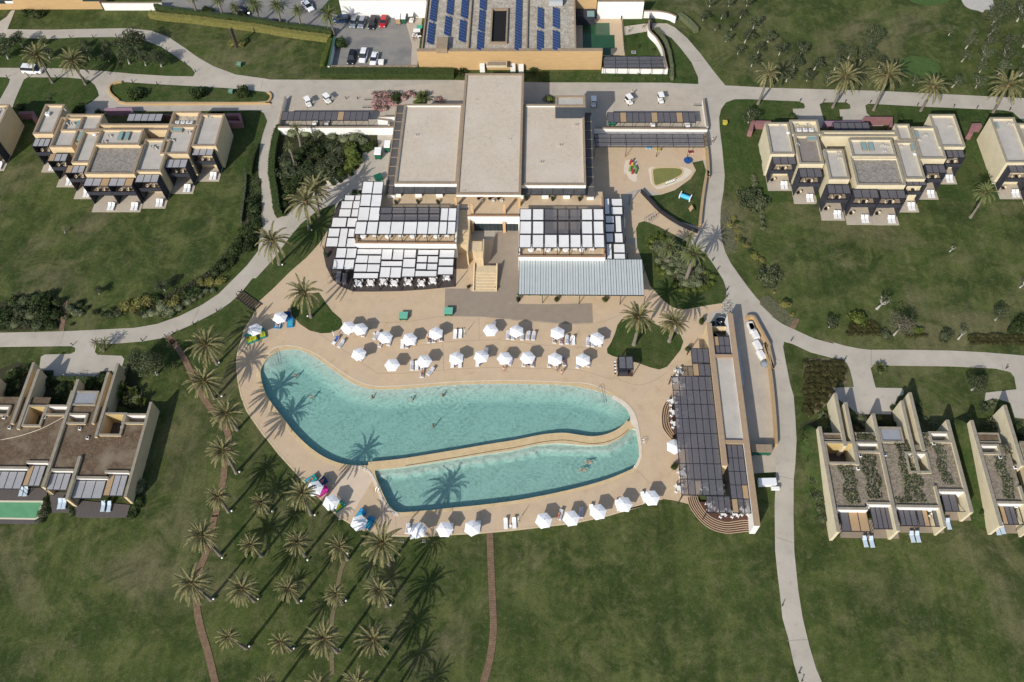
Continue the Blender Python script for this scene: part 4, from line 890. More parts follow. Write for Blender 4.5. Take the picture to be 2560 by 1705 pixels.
# upper flight beside the left terrace
n = 9; xa, xb = xLR + .03, xLR + 2.2; ya, yb_ = e2.y - 1.0, yCf + 2.0
for i in range(n): st.box(xa + .003 * i, ya + (yb_ - ya) * i / n, 0, xb, yb_ + .4, 2.95 + 1.12 * (i + 1) / n)
st.build('stairs', STONE2, cb)
sr = MB()
for x in (a.x - .28, b.x + .02): sr.add([(x, yb0, 0), (x + .25, yb0, 0), (x + .25, yb0, .5), (x, yb0, .5), (x, y1_ + 1.2, 0), (x + .25, y1_ + 1.2, 0), (x + .25, y1_ + 1.2, 2.0), (x, y1_ + 1.2, 2.0)], [(0, 1, 2, 3), (4, 7, 6, 5), (3, 2, 6, 7), (0, 3, 7, 4), (1, 5, 6, 2)])
sr.box(c1.x + .27, y1_ + 1.21, 0, c1.x + .5, e2.y, 3.6); sr.box(xb + .01, ya - 3.0, 0, xb + .24, yCf, 3.9)
sr.build('stair_wall', CREAM, cb)
# lower north entrance
g1 = MB(); r_ = rect('01', 2055, 545, 2235, 590, 3.6); g1.box(r_[0], r_[1], 3.2, r_[2], r_[3], 3.6)
PORT = (g1, r_)

# ------------------------------------------------ north (service) building with solar panels
nb = thing('service_building', 'large service building with rows of blue solar panels and an ochre stone front', 'building', (0, 0, 0))
h = 5.6
xa = W('01', 1432, 460, h).x; xb = W('02', 808, 467, h).x; yf = W('01', 1600, 458, h).y
m = MB(); m.box(xa, yf, 0, xb, yf + .9, h); m.build('front_wall', STONE, nb)
m = MB(); m.box(xa - .03, yf - .03, h, xb + .03, yf + .93, h + .12); m.build('coping', COPING, nb)
x1 = W('01', 1482, 455, h).x; x2 = W('02', 560, 460, h).x
m = MB(); m.box(x1, yf + .93, 0, x2, yf + 62, h - .5); m.build('wall', WHITE, nb)
hx = rect('01', 2112, 82, 2222, 372, h)
rr = MB(); rr.sheet(R4((x1, yf + .93, x2, yf + 62)), h - .49, (R4(hx),)); rfo = rr.build('roof', MOSSR, nb)
m = MB(); frame_rect(m, hx[0] - .4, hx[1] - .4, hx[2] + .4, hx[3] + .4, h - .48, h + .1, .4); m.build('lightwell_curb', COPING, nb)
m = MB(); m.sheet(R4(hx), h - .485); m.build('lightwell_shade', mat('deep_shade', (.012, .012, .012), .9), nb)  # flat near-black sheet paints the shade inside the well
m = MB()
m.box(x1 - .35, yf + .94, 0, x1 - .005, yf + 62, h + .05); m.box(x2 + .005, yf + .94, 0, x2 + .35, yf + 62, h + .05)
for k, x in (('01', 1905), ('02', 140)):
    q = W(k, x, 300 if k == '01' else 300, h).x; m.box(q - .3, yf + .94, h - .48, q, yf + 61.9, h + .051)
m.build('parapet', COPING, nb)
cr = rect('01', 1612, 328, 1702, 432, 6.6); m = MB(); m.box(cr[0], cr[1], h - .4, cr[2], cr[3], 6.6); m.build('chimney', COPING, nb)
def solar(k, q):
    P = [W(k, q[0][0], q[0][1], 6.3), W(k, q[1][0], q[1][1], 5.5), W(k, q[2][0], q[2][1], 5.5), W(k, q[3][0], q[3][1], 6.3)]
    xl_ = (P[0].x + P[3].x) / 2; xr_ = (P[1].x + P[2].x) / 2; y1 = (P[0].y + P[1].y) / 2; y0 = (P[2].y + P[3].y) / 2
    for m_, dz, ex, nm in ((SOLAR, .05, .0, 'solar_panel'),):
        m = MB(); m.add([(xl_, y0, 6.3), (xr_, y0, 5.5), (xr_, y1, 5.5), (xl_, y1, 6.3), (xl_, y0, 6.2), (xr_, y0, 5.4), (xr_, y1, 5.4), (xl_, y1, 6.2)], [(0, 1, 2, 3), (7, 6, 5, 4), (0, 4, 5, 1), (1, 5, 6, 2), (2, 6, 7, 3), (3, 7, 4, 0)])
        o = m.build(nm, m_, nb)
    g = MB(); n = max(2, round((y1 - y0) / 1.05))
    for i in range(n + 1):
        y = y0 + (y1 - y0 - .05) * i / n; g.add([(xl_, y, 6.31), (xr_, y, 5.51), (xr_, y + .05, 5.51), (xl_, y + .05, 6.31)], [(0, 1, 2, 3)])
    g.build('frame', mat('alu', (.5, .52, .55), .4), o)
    lg = MB()
    for i in range(n):
        y = y0 + .3 + (y1 - y0 - .6) * i / max(1, n - 1); lg.box(xl_ + .05, y, 5.1, xl_ + .1, y + .05, 6.25)
    lg.build('leg', MATS['alu'], o)
for k, q in (('01', ((1572, -110), (1625, -90), (1600, 195), (1548, 170))), ('01', ((1543, 190), (1598, 215), (1572, 400), (1518, 372))), ('01', ((1712, -110), (1768, -90), (1750, 135), (1698, 110))),
             ('01', ((1690, 135), (1745, 160), (1725, 325), (1672, 300))), ('01', ((1840, -110), (1898, -90), (1882, 165), (1825, 145))), ('01', ((1818, 170), (1875, 190), (1860, 378), (1803, 355))),
             ('01', ((2000, -110), (2058, -90), (2045, 90), (1993, 70))), ('01', ((1990, 80), (2042, 100), (2030, 285), (1980, 262))), ('01', ((1976, 275), (2030, 290), (2020, 455), (1963, 435))),
             ('02', ((38, -110), (96, -90), (70, 457), (22, 437))), ('02', ((230, 55), (283, 80), (275, 258), (225, 232))), ('02', ((222, 262), (280, 288), (275, 458), (220, 435))),
             ('02', ((362, 55), (420, 82), (420, 258), (362, 230))), ('02', ((362, 262), (423, 288), (420, 458), (362, 435)))):
    solar(k, q)
# east wing north of the small pool
e = rect('02', 560, -200, 762, 40, 5.6); m = MB(); m.box(x2 + .36, W('02', 600, 150, 0).y, 0, W('02', 755, 100, 3).x, W('02', 600, 150, 0).y + 9, 5.0); m.build('wing', STONE, nb)
dk = rect('02', 562, 82, 740, 150, 2.6); m = MB(); m.box(dk[0] + .3, dk[1], 0, dk[2], dk[3], 2.7); o = m.build('porch', DARK, nb); m = MB(); g_ = rect('02', 668, 95, 735, 148, 2.8); m.box(g_[0], g_[1] + .1, 2.7, g_[2], g_[3], 2.76); m.build('pane', GLASSG, o)
clr = rect('02', 328, -60, 452, 12, 6.6); m = MB(); m.box(clr[0], clr[1], h - .4, clr[2], clr[3], 6.6); m.build('roof_lantern', mat('pale_grey', (.4, .42, .43), .7), nb)
# entrance portal facing the clubhouse
m, r_ = PORT; m.build('canopy', CREAMP, nb); q = MB(); q.box(r_[0] + .2, r_[1] + .3, 3.6, r_[2] - .2, r_[3] - .2, 3.66); q.build('canopy_roof', COPING, nb)
for k, x, y in (('01', 2018, 640), ('01', 2290, 640), ('02', 82, 645)):
    q = MB(); p = W(k, x, y, 0); q.box(p.x - .6, p.y - .2, 0, p.x + .6, p.y + .5, 2.2)
    q.build('portal_post', WHITE, nb)
# --- other buildings along the top edge
nl = thing('garage_building', 'ochre stone building in the top left corner with slot windows', 'building', (0, 0, 0))
yq = W('00', 900, 82).y; xq = W('00', 918, 78).x; m = MB(); m.box(-175, yq, 0, xq, yq + 22, 5.2); m.build('wall', STONE, nl)
m = MB(); x0, y0, x1_, y1 = rect('00', 720, 5, 860, 25, 3.2); m.box(x0, yq - .02, 2.4, x1_, yq + .05, 3.4); m.build('window', GLASS, nl)
m = MB(); m.box(W('00', 0, 20).x, yq - .02, 1.8, W('00', 190, 20).x, yq + .05, 3.0); o = m.build('window', GLASS, nl); m = MB(); m.box(W('00', 120, 20).x, yq - .05, 1.9, W('00', 190, 20).x, yq - .021, 2.6); m.build('shutter', WHITE, o)
gwall('plain white wall at the end of the ochre garage', '00:905,24 1370,24 1440,24', WHITE, 2.2, .4, topm=COPING)
gwall('tall white wall behind the row of parked cars', '01:740,-4 1518,-4', WHITE, 5.3, .5, topm=COPING)
gwall('tall white wall with a coping beside the small green pool', '02:765,10 1178,10', WHITE, 5.1, .5, topm=COPING)
gwall('curving white wall at the end of the lane above the small green pool', '02:1178,98 1300,100 1400,118 1463,145', WHITE, 2.0, .4, topm=COPING, sm=3)
gwall('white wall curving round the lawn beside the black pergola', '02:1222,180 1222,265 1290,340 1340,430 1360,520 1383,606', WHITE, 1.9, .35, topm=COPING, sm=3)
gwall('low white wall in front of the black pergola', '02:802,605 1390,612', WHITE, 1.6, .35, topm=COPING)
gwall('low wall with a brown coping along the south edge of the car park', '01:632,592 1438,590', WHITE, 1.3, .6, topm=COPING)
gwall('white wall at the left end of the car park', '01:700,322 645,588', WHITE, 1.8, .4, topm=mat('green_rail', (.03, .10, .06), .6))
gwall('long white retaining wall above the shrub garden', '01:195,1133 1235,1133', WHITE, 2.3, .4, topm=COPING)
gwall('white wall between the buggy shelter and the children\'s pool', '02:735,1140 1742,1148', WHITE, 1.6, .4, topm=COPING)
gwall('low brown-topped wall at the left end of the buggy shelter', '01:262,858 200,1118', WHITE, 1.2, .35, topm=COPING)
gwall('white wall with dark top at the right end of the buggy yard', '02:1705,880 1742,1130', WHITE, 1.3, .4, topm=COPING)
gwall('ochre rubble wall with pink flowers along the service road', '02:1722,1190 1745,1400 1752,1568;12:1740,20 1700,260 1675,500', STONE, 1.1, .5, topm=mat('rubble_top', (.42, .30, .17), .9, (.3, .22, .13), 3, .9), sm=2)
gwall('low rubble kerb wall round the grass island by the left driveway', '00:1080,722 1000,740 968,780 985,830 1050,885 1120,915 1600,918 2352,912;01:90,910 125,880 130,840 100,815', STONE, .5, .45, sm=2)
gwall('long curved rubble wall beside the service yard', '12:2085,1325 2150,1320 2200,1400 2290,1568;22:2290,60 2330,250;23:40,30 90,250 120,500 140,750 148,930', STONE, 1.2, .4, topm=mat('rubble_top', (.42, .30, .17)), sm=3)
gwall('black curved fence wall along the playground lawn', '12:1150,185 1230,270 1330,370 1500,480 1660,548', BLACK, 1.3, .12, sm=2)
gwall('brown topped planter wall left of the clubhouse porch', '01:1240,1038 1090,1040 1085,1060 1180,1072 1180,1110', WHITE, 1.6, .35, topm=COPING)
# ---------------------------------------------------------------- canopies, pergolas, beach bar
def seethru(name, col, a, st):
    m = mat(name, col, .85, tuple(c * 1.45 for c in col), 1.4, .9, stretch=st)
    n = m.node_tree; L = n.links; t = n.nodes.new('ShaderNodeBsdfTransparent'); x = n.nodes.new('ShaderNodeMixShader'); x.inputs[0].default_value = a
    L.new(n.nodes['Principled BSDF'].outputs[0], x.inputs[1]); L.new(t.outputs[0], x.inputs[2]); L.new(x.outputs[0], n.nodes['Material Output'].inputs[0]); return m
MESHC = seethru('shade_mesh', (.115, .112, .124), .36, (1, 9, 1))
MESHO = seethru('open_shade_mesh', (.13, .125, .135), .6, (1, 9, 1))
def canopy(label, panels, h, posts, group=None, name='fabric_canopy', bar=.13, below=0.0):
    p0_ = panels[0]; r0 = rect(p0_[0], *p0_[1:5], h)
    root = thing(name, label, 'canopy', (r0[0], r0[1], 0), group); f = MB()
    for i, (k, x0, y0, x1, y1, mt) in enumerate(panels):
        r = rect(k, x0, y0, x1, y1, h); z = h - .12 + .0015 * i
        frame_rect(f, r[0] - bar, r[1] - bar, r[2] + bar, r[3] + bar, z, h + .02 + .0015 * i, bar)
        m = MB(); sag = .05
        xm, ym = (r[0] + r[2]) / 2, (r[1] + r[3]) / 2
        m.add([(r[0] + .02, r[1] + .02, h), (xm, r[1] + .02, h - .02), (r[2] - .02, r[1] + .02, h), (r[0] + .02, ym, h - .02), (xm, ym, h - sag), (r[2] - .02, ym, h - .02), (r[0] + .02, r[3] - .02, h), (xm, r[3] - .02, h - .02), (r[2] - .02, r[3] - .02, h)],
              [(0, 1, 4, 3), (1, 2, 5, 4), (3, 4, 7, 6), (4, 5, 8, 7)], True)
        m.build('fabric_panel' if mt is CANVAS else 'shade_panel', mt, root)
    f.build('frame', BLACK, root)
    for k, x, y in posts:
        p = W(k, x, y, below); m = MB(); m.box(p.x - .07, p.y - .07, below, p.x + .07, p.y + .07, h - .125); m.build('post', BLACK, root)
    return root
CV = CANVAS
canopy('stepped white fabric canopy on black posts along the left side of the restaurant', [('11', a, b, c, d, CV) for a, b, c, d in
    ((795, 243, 875, 288), (882, 243, 925, 288), (765, 295, 855, 360), (867, 295, 920, 360), (747, 367, 842, 433), (853, 367, 905, 433), (685, 443, 802, 525), (814, 445, 893, 525),
     (652, 538, 735, 612), (756, 538, 798, 703), (825, 541, 878, 615), (634, 622, 722, 700), (812, 626, 888, 705), (722, 714, 795, 800), (812, 716, 885, 803), (695, 813, 775, 900), (795, 815, 865, 903))],
    3.6, [('11', 625, 785), ('11', 690, 975), ('11', 860, 975), ('11', 735, 590)], 'white canopies of the restaurant')
canopy('broad white patchwork canopy in front of the restaurant, dining tables under its edge', [('11', a, b, c, d, CV) for a, b, c, d in
    ((903, 722, 1115, 768), (893, 778, 990, 845), (1005, 780, 1106, 848), (883, 856, 982, 923), (996, 858, 1095, 925), (873, 936, 1083, 983), (1126, 723, 1205, 815), (1226, 725, 1305, 817),
     (1118, 830, 1298, 875), (1112, 883, 1188, 975), (1204, 885, 1286, 977), (1323, 727, 1420, 800), (1314, 809, 1414, 885), (1306, 894, 1409, 968), (1445, 729, 1622, 775), (1438, 784, 1520, 840),
     (1534, 786, 1618, 842), (1431, 851, 1514, 903), (1528, 853, 1610, 907), (1421, 916, 1605, 967), (1638, 729, 1765, 798), (1631, 809, 1756, 870), (1623, 881, 1752, 950))],
    3.5, [('11', 880, 1090), ('11', 1107, 1090), ('11', 1297, 1088), ('11', 1417, 1083), ('11', 1622, 1070), ('11', 1772, 1055)], 'white canopies of the restaurant')
P_ = [('11', 957, 122, 1032, 225, CV), ('11', 1049, 122, 1120, 228, CV), ('11', 941, 236, 1016, 338, CV), ('11', 1033, 238, 1108, 342, CV), ('11', 922, 349, 997, 466, CV), ('11', 1020, 351, 1092, 467, CV)]
xs1 = [(895, 977), (993, 1080), (1094, 1188), (1208, 1303), (1324, 1424), (1443, 1524), (1539, 1620), (1638, 1697), (1708, 1770)]
P_ += [('11', a, 479, b, 588, CV) for a, b in xs1]
P_ += [('11', a, y0, b, y1, MESHC) for (a, b) in ((1108, 1205), (1219, 1320), (1332, 1432), (1446, 1533), (1548, 1630)) for y0, y1 in ((352, 404), (412, 466))]
P_ += [('11', 1650, 358, 1704, 468, CV), ('11', 1718, 358, 1778, 470, CV)]
canopy('upper left canopy of white and black squares over the left terrace of the clubhouse', P_, 6.6, [('11', x, 660) for x in (890, 1085, 1195, 1308, 1425, 1530, 1625)] + [('11', 1772, 660)], 'upper terrace canopies', below=ZT)
P_ = []
for j, (y0, y1) in enumerate(((366, 463), (476, 585))):
    P_ += [('12', a, y0, b, y1, MESHC if 280 < a < 600 else CV) for a, b in ((75, 170), (187, 279), (292, 400), (412, 504), (517, 608), (622, 715), (727, 815))]
P_ += [('12', a, 596, b, 708, CV) for a, b in ((70, 165), (184, 277), (292, 398), (416, 508), (520, 611), (625, 717), (731, 822))]
canopy('upper right canopy of white squares round a black middle over the right terrace', P_, 6.6, [('12', x, 780) for x in (60, 282, 403, 510, 617, 825)], 'upper terrace canopies', below=ZT)
canopy('narrow white canopy strip at the right flank of the clubhouse, half in shade', [('12', a, b, c, d, CV) for a, b, c, d in
    ((825, 272, 870, 410), (887, 274, 982, 336), (885, 347, 984, 412), (834, 427, 907, 488), (834, 500, 908, 568), (920, 427, 976, 570), (840, 582, 902, 660), (915, 582, 988, 663), (842, 677, 890, 808), (905, 677, 1005, 753), (907, 764, 1008, 810))],
    3.6, [('12', 1020, 850), ('12', 1000, 700), ('12', 985, 440), ('12', 1040, 330)], 'white canopies of the restaurant')
# ribbed metal roof
r = rect('12', 65, 815, 1178, 1128, 3.45); root = thing('metal_roof_shelter', 'pale blue ribbed metal roof on thin black posts in front of the right terrace', 'shelter', (r[0], r[1], 0))
m = MB(); m.add([(r[0], r[1], 3.3), (r[2], r[1], 3.3), (r[2], r[3], 3.62), (r[0], r[3], 3.62), (r[0], r[1], 3.24), (r[2], r[1], 3.24), (r[2], r[3], 3.56), (r[0], r[3], 3.56)], [(0, 1, 2, 3), (7, 6, 5, 4), (0, 4, 5, 1), (1, 5, 6, 2), (2, 6, 7, 3), (3, 7, 4, 0)]); m.build('roof_sheet', METALR, root)
m = MB(); n = 46
for i in range(n + 1):
    x = r[0] + (r[2] - r[0] - .05) * i / n; wq = .05 if i % 2 else .09
    m.add([(x, r[1] - .02, 3.305), (x + wq, r[1] - .02, 3.305), (x + wq, r[3], 3.625), (x, r[3], 3.625), (x, r[1] - .02, 3.36), (x + wq, r[1] - .02, 3.36), (x + wq, r[3], 3.68), (x, r[3], 3.68)], [(4, 5, 6, 7), (0, 1, 5, 4), (1, 2, 6, 5), (3, 0, 4, 7)])
m.build('rib', mat('rib_dark', (.10, .13, .14), .6), root)['kind'] = 'stuff'
m = MB(); m.box(r[0], r[1] - .1, 3.1, r[2], r[1] - .01, 3.3); m.build('beam', BLACK, root)
for k, x, y in (('12', 272, 1205), ('12', 55, 1200), ('12', 597, 1210), ('12', 960, 1217), ('12', 830, 1190), ('12', 400, 1190), ('12', 1172, 1225), ('12', 1172, 940)):
    p = W(k, x, y); m = MB(); m.box(p.x - .06, p.y - .06, 0, p.x + .06, p.y + .06, 3.24); m.build('post', BLACK, root)
# generic cane shelters
def shelter(label, r, h, nx, ny, mt, name='cane_shelter', odd=(), gap=(), oddm=None, group=None, posts=True, slope=0.0, bar=.1, gapm=None):
    x0, y0, x1, y1 = r; root = thing(name, label, 'pergola', (x0, y0, 0), group); f = MB(); t = bar
    for j in range(ny + 1):
        y = y0 + (y1 - y0 - t) * j / ny; f.box(x0, y, h - .14, x1, y + t, h + .02)
    for i in range(nx + 1):
        x = x0 + (x1 - x0 - t) * i / nx; f.box(x, y0, h - .139, x + t, y1, h + .018)
    f.build('frame', BLACK, root)
    for i in range(nx):
        for j in range(ny):
            if (i, j) in gap and gapm is None: continue
            xa = x0 + (x1 - x0 - t) * i / nx + t + .01; ya = y0 + (y1 - y0 - t) * j / ny + t + .01
            xb = x0 + (x1 - x0 - t) * (i + 1) / nx - .01; yb = y0 + (y1 - y0 - t) * (j + 1) / ny - .01
            m = MB(); m.box(xa, ya, h - .03, xb, yb, h + .0); m.build('cane_panel', (oddm or CANET) if (i, j) in odd else gapm if (i, j) in gap else mt, root)
    if posts:
        for i in range(0, nx + 1, posts if isinstance(posts, int) and posts > 1 else 2 if nx > 6 else 1):
            x = x0 + (x1 - x0 - t) * i / nx
            for y in (y0 + .01, y1 - t - .01):
                m = MB(); m.box(x + .005, y, 0, x + t - .005, y + t - .01, h - .141); m.build('post', BLACK, root)
    return root
shelter('dark cane buggy shelter of fourteen bays left of the clubhouse', rect('01', 235, 993, 1000, 1072, 2.5), 2.5, 14, 1, CANE, odd=((9, 0),), group='buggy shelters')
shelter('dark cane buggy shelter of fourteen bays right of the clubhouse', rect('02', 848, 1000, 1640, 1090, 2.5), 2.5, 14, 1, CANE, odd=((2, 0), (7, 0), (11, 0)), group='buggy shelters')
shelter('long black see-through pergola over the north edge of the children\'s playground', rect('02', 735, 1190, 1722, 1310, 3.2), 3.2, 7, 3, MESHO, name='pergola', posts=1)
shelter('dark mesh pergola behind the low white wall beside the small green pool', rect('02', 812, 502, 1353, 604, 2.6), 2.6, 5, 3, MESHC, name='pergola', gap=((4, 0), (4, 1), (4, 2), (3, 1)), gapm=MESHO)
# beach bar
bb = thing('beach_bar', 'long flat-roofed beach bar between two parallel brown-topped walls right of the pools', 'building', (0, 0, 0))
hb = 4.0
def brect(k, x0, y0, x1, y1, h, k2=None): return rect(k, x0, y0, x1, y1, h, k2)
Lw = brect('12', 1733, 1382, 1902, 1120, hb, '22'); Rw = brect('12', 1925, 1297, 2212, 178, hb, '32')
Lw = (Lw[0], Lw[1], Lw[0] + .95, Lw[3]); Rw = (Rw[2] - 1.05, Rw[1], Rw[2], Rw[3])
m = MB(); m.box(Lw[0] + .03, Lw[1] + .03, 0, Lw[2] - .03, Lw[3] - .03, hb); m.build('wall', CREAM, bb)
m = MB(); m.box(Rw[0] + .03, Rw[1] + .03, 0, Rw[2] - .03, Rw[3] - .03, hb); m.build('wall', WHITE, bb)
m = MB(); m.box(Lw[0], Lw[1], hb, Lw[2], Lw[3], hb + .1); m.build('coping', mat('bar_coping', (.36, .26, .17), .9, (.31, .22, .14), 1.5, .5), bb)
m = MB(); m.box(Rw[0], Rw[1], hb, Rw[2], Rw[3], hb + .1); m.build('coping', MATS['bar_coping'], bb)
yA = W('22', 0, 122, hb).y; yB = W('22', 0, 882, hb).y
m = MB(); m.box(Lw[2] + .001, yA - .35, 0, Rw[0] - .001, yA + .3, hb + .03); m.build('cross_wall', MATS['bar_coping'], bb); m = MB(); m.box(Lw[2] + .001, yB - .3, 0, Rw[0] - .001, yB + .35, hb + .03); m.build('cross_wall', MATS['bar_coping'], bb)
m = MB(); m.box(Lw[2], yB + .351, 2.9, Rw[0], yA - .351, 3.55); m.build('roof', ROOFP, bb)
m = MB(); m.box(Rw[2] + .02, W('22', 0, 380, 1).y, 0, Rw[2] + 1.1, W('22', 0, 60, 1).y, 1.5); m.build('utility_bench', mat('pale_grey', (.4, .42, .43)), bb)
m = MB(); m.box(Lw[2], W('K', 0, 1150, .1).y, .02, Rw[0], yB, .4); m.build('floor', WOODD, bb)
GB = 'cane roofs of the beach bar'
shelter('dark cane roof with one tan panel at the north end of the beach bar', (Lw[2] + .05, yA + .35, Rw[0] - .05, W('12', 0, 1483, 3.5).y), 3.5, 3, 2, CANE, name='bar_pergola', odd=((0, 1),), group=GB, posts=False)
r = brect('22', 1422, 320, 1890, 1388, 3.5)
shelter('widest dark cane roof over the beach bar tables, six panels across', (r[0], r[1], Lw[0] - .05, r[3]), 3.5, 6, 8, MESHC, name='bar_pergola', group=GB, gap=tuple((0, j) for j in (0, 1, 2, 6, 7)) + ((1, 7), (2, 0)), gapm=MESHO, posts=False)
mpg = bpy.data.objects[-1] if False else None
shelter('small dark cane roof stepping out at the upper left of the beach bar', (W('22', 1590, 60, 3.5).x, W('22', 0, 190, 3.5).y, Lw[0] - .05, W('22', 0, 58, 3.5).y), 3.5, 3, 1, CANE, name='bar_pergola', group=GB, posts=False)
shelter('dark cane roof with a tan left panel below the stepped bar roof', (W('22', 1604, 200, 3.5).x, r[3] + .02, Lw[0] - .05, W('22', 0, 195, 3.5).y), 3.5, 3, 1, CANE, name='bar_pergola', odd=((0, 0),), oddm=CANET, group=GB, posts=False)
rr_ = brect('22', 1895, 898, 2160, 1545, 3.5)
shelter('narrow dark cane roof along the white end wall of the beach bar', (Lw[2] + .05, rr_[1], Rw[0] - .05, yB - .32), 3.5, 3, 5, CANE, name='bar_pergola', odd=((2, 1), (0, 0)), gap=((1, 0), (2, 0)), gapm=MESHO, group=GB, posts=False)
sr_ = rect('K', 885, 722, 1290, 1018, 3.5)
shelter('see-through dark cane roof at the south tip of the beach bar', (sr_[0], sr_[1], Lw[2] - .1, r[1] - .03), 3.5, 4, 1, MESHO, name='bar_pergola', gap=((2, 0),), gapm=MESHC, group=GB, posts=False)
ps = thing('bar_posts', 'slanting black post at the lower left corner of the bar roof', 'post', W('K', 385, 855)) if False else None
def bpost(k, x, y, k2, x2, y2, lab):
    a = W(k, x, y); b = W(k2, x2, y2, 3.4); m = MB(); m.tube([a, (b.x, b.y, 3.4)], .09, 6); tag(m.build('roof_post', BLACK), lab, 'post', 'black posts of the beach bar roof')
bpost('K', 385, 855, 'K', 462, 712, 'black corner post standing on the lawn edge at the lower left of the bar roof')
bpost('K', 825, 1140, 'K', 890, 1025, 'black post standing on the curved timber steps of the beach bar')
bpost('K', 1235, 1120, 'K', 1300, 1030, 'black post between the two outdoor tables at the south end of the beach bar')
bpost('G', 225, 1005, 'G', 275, 860, 'black post at the upper left corner of the wide bar roof')
bpost('G', 548, 480, 'G', 605, 340, 'black post beside the topiary bush at the upper bar roof')
# curved timber steps
def lerpP(A, B, t): return [a.lerp(b, t) for a, b in zip(A, B)]
NOSE = mat('step_nosing', (.55, .42, .27), .8)
def steps(outer, inner, n, tailk, hh, name='timber_steps'):
    lo = MB(); ns = MB()
    for i in range(n):
        C_ = smooth(lerpP(outer, inner, i / n), 5, False); z = hh * (i + 1)
        lo.slab(C_ + tailk, .0, z); ns.ribbon(C_, .1, z - .02, z + .012, side=0)
    C_ = smooth(inner, 5, False); lo.slab(C_ + tailk, 0, hh * (n + 1)); ns.ribbon(C_, .1, hh * (n + 1) - .02, hh * (n + 1) + .012)
    return lo, ns
O_ = pts('K:562,725 572,810 605,910 690,1040 805,1175 950,1285 1100,1348 1270,1380 1450,1366 1600,1347 1700,1352')
I_ = pts('K:715,725 735,790 770,870 835,975 925,1075 1020,1135 1120,1175 1250,1203 1420,1183 1560,1165 1700,1178')
lo, ns = steps(O_, I_, 5, [V2(Rw[0] + .2, I_[-1].y + 1), V2(Rw[0] + .2, yB - 10), V2(I_[0].x, yB - 10)], .09)
ts = thing('timber_steps', 'dark timber steps with pale nosings curving round the south end of the bar', 'steps', (O_[5].x, O_[5].y, 0))
lo.build('step', WOODB, ts); ns.build('nosing', NOSE, ts)
O_ = pts('22:1440,492 1368,556 1337,630 1333,735 1352,805 1420,888'); I_ = pts('22:1460,520 1415,580 1392,650 1388,730 1405,790 1440,850')
lo, ns = steps(O_, I_, 3, [V2(I_[-1].x + 4, I_[-1].y), V2(I_[-1].x + 4, I_[0].y)], .1)
ts = thing('timber_steps', 'small crescent of dark timber steps bulging from the pool side of the beach bar', 'steps', (O_[2].x, O_[2].y, 0)); lo.build('step', WOODB, ts); ns.build('nosing', NOSE, ts)
# store yard with black cable drums
ds = thing('store_yard', 'dark walled store yard at the north tip of the beach bar', 'yard', (Lw[2], W('12', 0, 1475, 0).y, 0))
m = MB(); m.box(Lw[2] + .05, W('12', 0, 1478, 3).y, .05, Rw[0] - .05, W('12', 0, 1382, 3.4).y, .12); m.build('floor', BLACK, ds)
m = MB(); m.box(Lw[2] + .05, W('12', 0, 1382, 3.4).y, 0, Rw[0] - .05, W('12', 0, 1382, 3.4).y + .25, 2.4); m.build('back_wall', CREAM, ds)
dr = thing('cable_drum', 'black round drum with a pale rim in the store yard', 'drum')
m = MB(); m.disc((0, 0), 1.15, 0, .9, 20); m.build('body', mat('drum_black', (.012, .013, .015), .45), dr)
m = MB(); P = [V2(1.2 * cos(a * pi / 12), 1.2 * sin(a * pi / 12)) for a in range(24)]; m.ribbon(P, .09, .85, 1.0, True); m.build('rim', mat('rim_grey', (.25, .28, .29), .5), dr)
m = MB(); m.ball((0, 0, .95), .12); m.build('hub', WHITE, dr)
for i, (x, y, l) in enumerate(((1865, 1372, 'black drum nearest the top of the store yard'), (1808, 1408, 'black drum at the left of the store yard'), (1862, 1455, 'black drum at the lower right of the store yard'))):
    place(dr, USED, W('12', x, y, 1.0) - Vector((0, 0, .88)), 0, l, 'black drums in the store yard')
# pool kiosk
r = rect('22', 942, 140, 1085, 262, 2.9); kk = thing('kiosk', 'square black kiosk with a slatted roof on the terrace between pool and palm lawn', 'kiosk', (r[0], r[1], 0))
m = MB(); frame_rect(m, r[0], r[1], r[2], r[3], 2.7, 2.92, .15); m.box((r[0] + r[2]) / 2 - .06, r[1] + .151, 2.72, (r[0] + r[2]) / 2 + .06, r[3] - .151, 2.9); m.build('roof_frame', BLACK, kk)
m = MB(); n = 16
for i in range(n):
    y = r[1] + .17 + (r[3] - r[1] - .34) * i / n; m.box(r[0] + .151, y, 2.74, (r[0] + r[2]) / 2 - .061, y + .16, 2.80); m.box((r[0] + r[2]) / 2 + .061, y, 2.74, r[2] - .151, y + .16, 2.80)
m.build('slats', mat('grey_slats', (.10, .10, .11), .8, (.14, .14, .15), 2, .6), kk)
for x in (r[0] + .02, r[2] - .16):
    for y in (r[1] + .02, r[3] - .16):
        m = MB(); m.box(x, y, 0, x + .14, y + .14, 2.69); m.build('post', BLACK, kk)
m = MB(); m.box(r[0] + .1, r[1] + .1, .07, r[2] - .1, r[3] - .1, .14); m.build('floor', WOODB, kk)
m = MB(); m.box(r[0] + .3, r[1] + .2, .15, r[2] - .9, r[1] + .75, 1.1); m.box(r[0] + .3, r[1] + .76, .15, r[0] + .8, r[3] - .4, 1.098); m.build('counter', DARK, kk)
m = MB(); m.box(r[0] + 1.2, r[3] - .9, .15, r[2] - .3, r[3] - .3, 2.0); m.build('back_shelf', DARK, kk)
stl = thing('bar_stool', 'white bar stool', 'stool'); m = MB(); m.disc((0, 0), .19, .72, .78, 10); m.build('seat', WHITE, stl); m = MB(); m.tube([(0, 0, 0), (0, 0, .72)], .03, 6); m.disc((0, 0), .18, 0, .03, 10); m.build('leg', BLACK, stl)
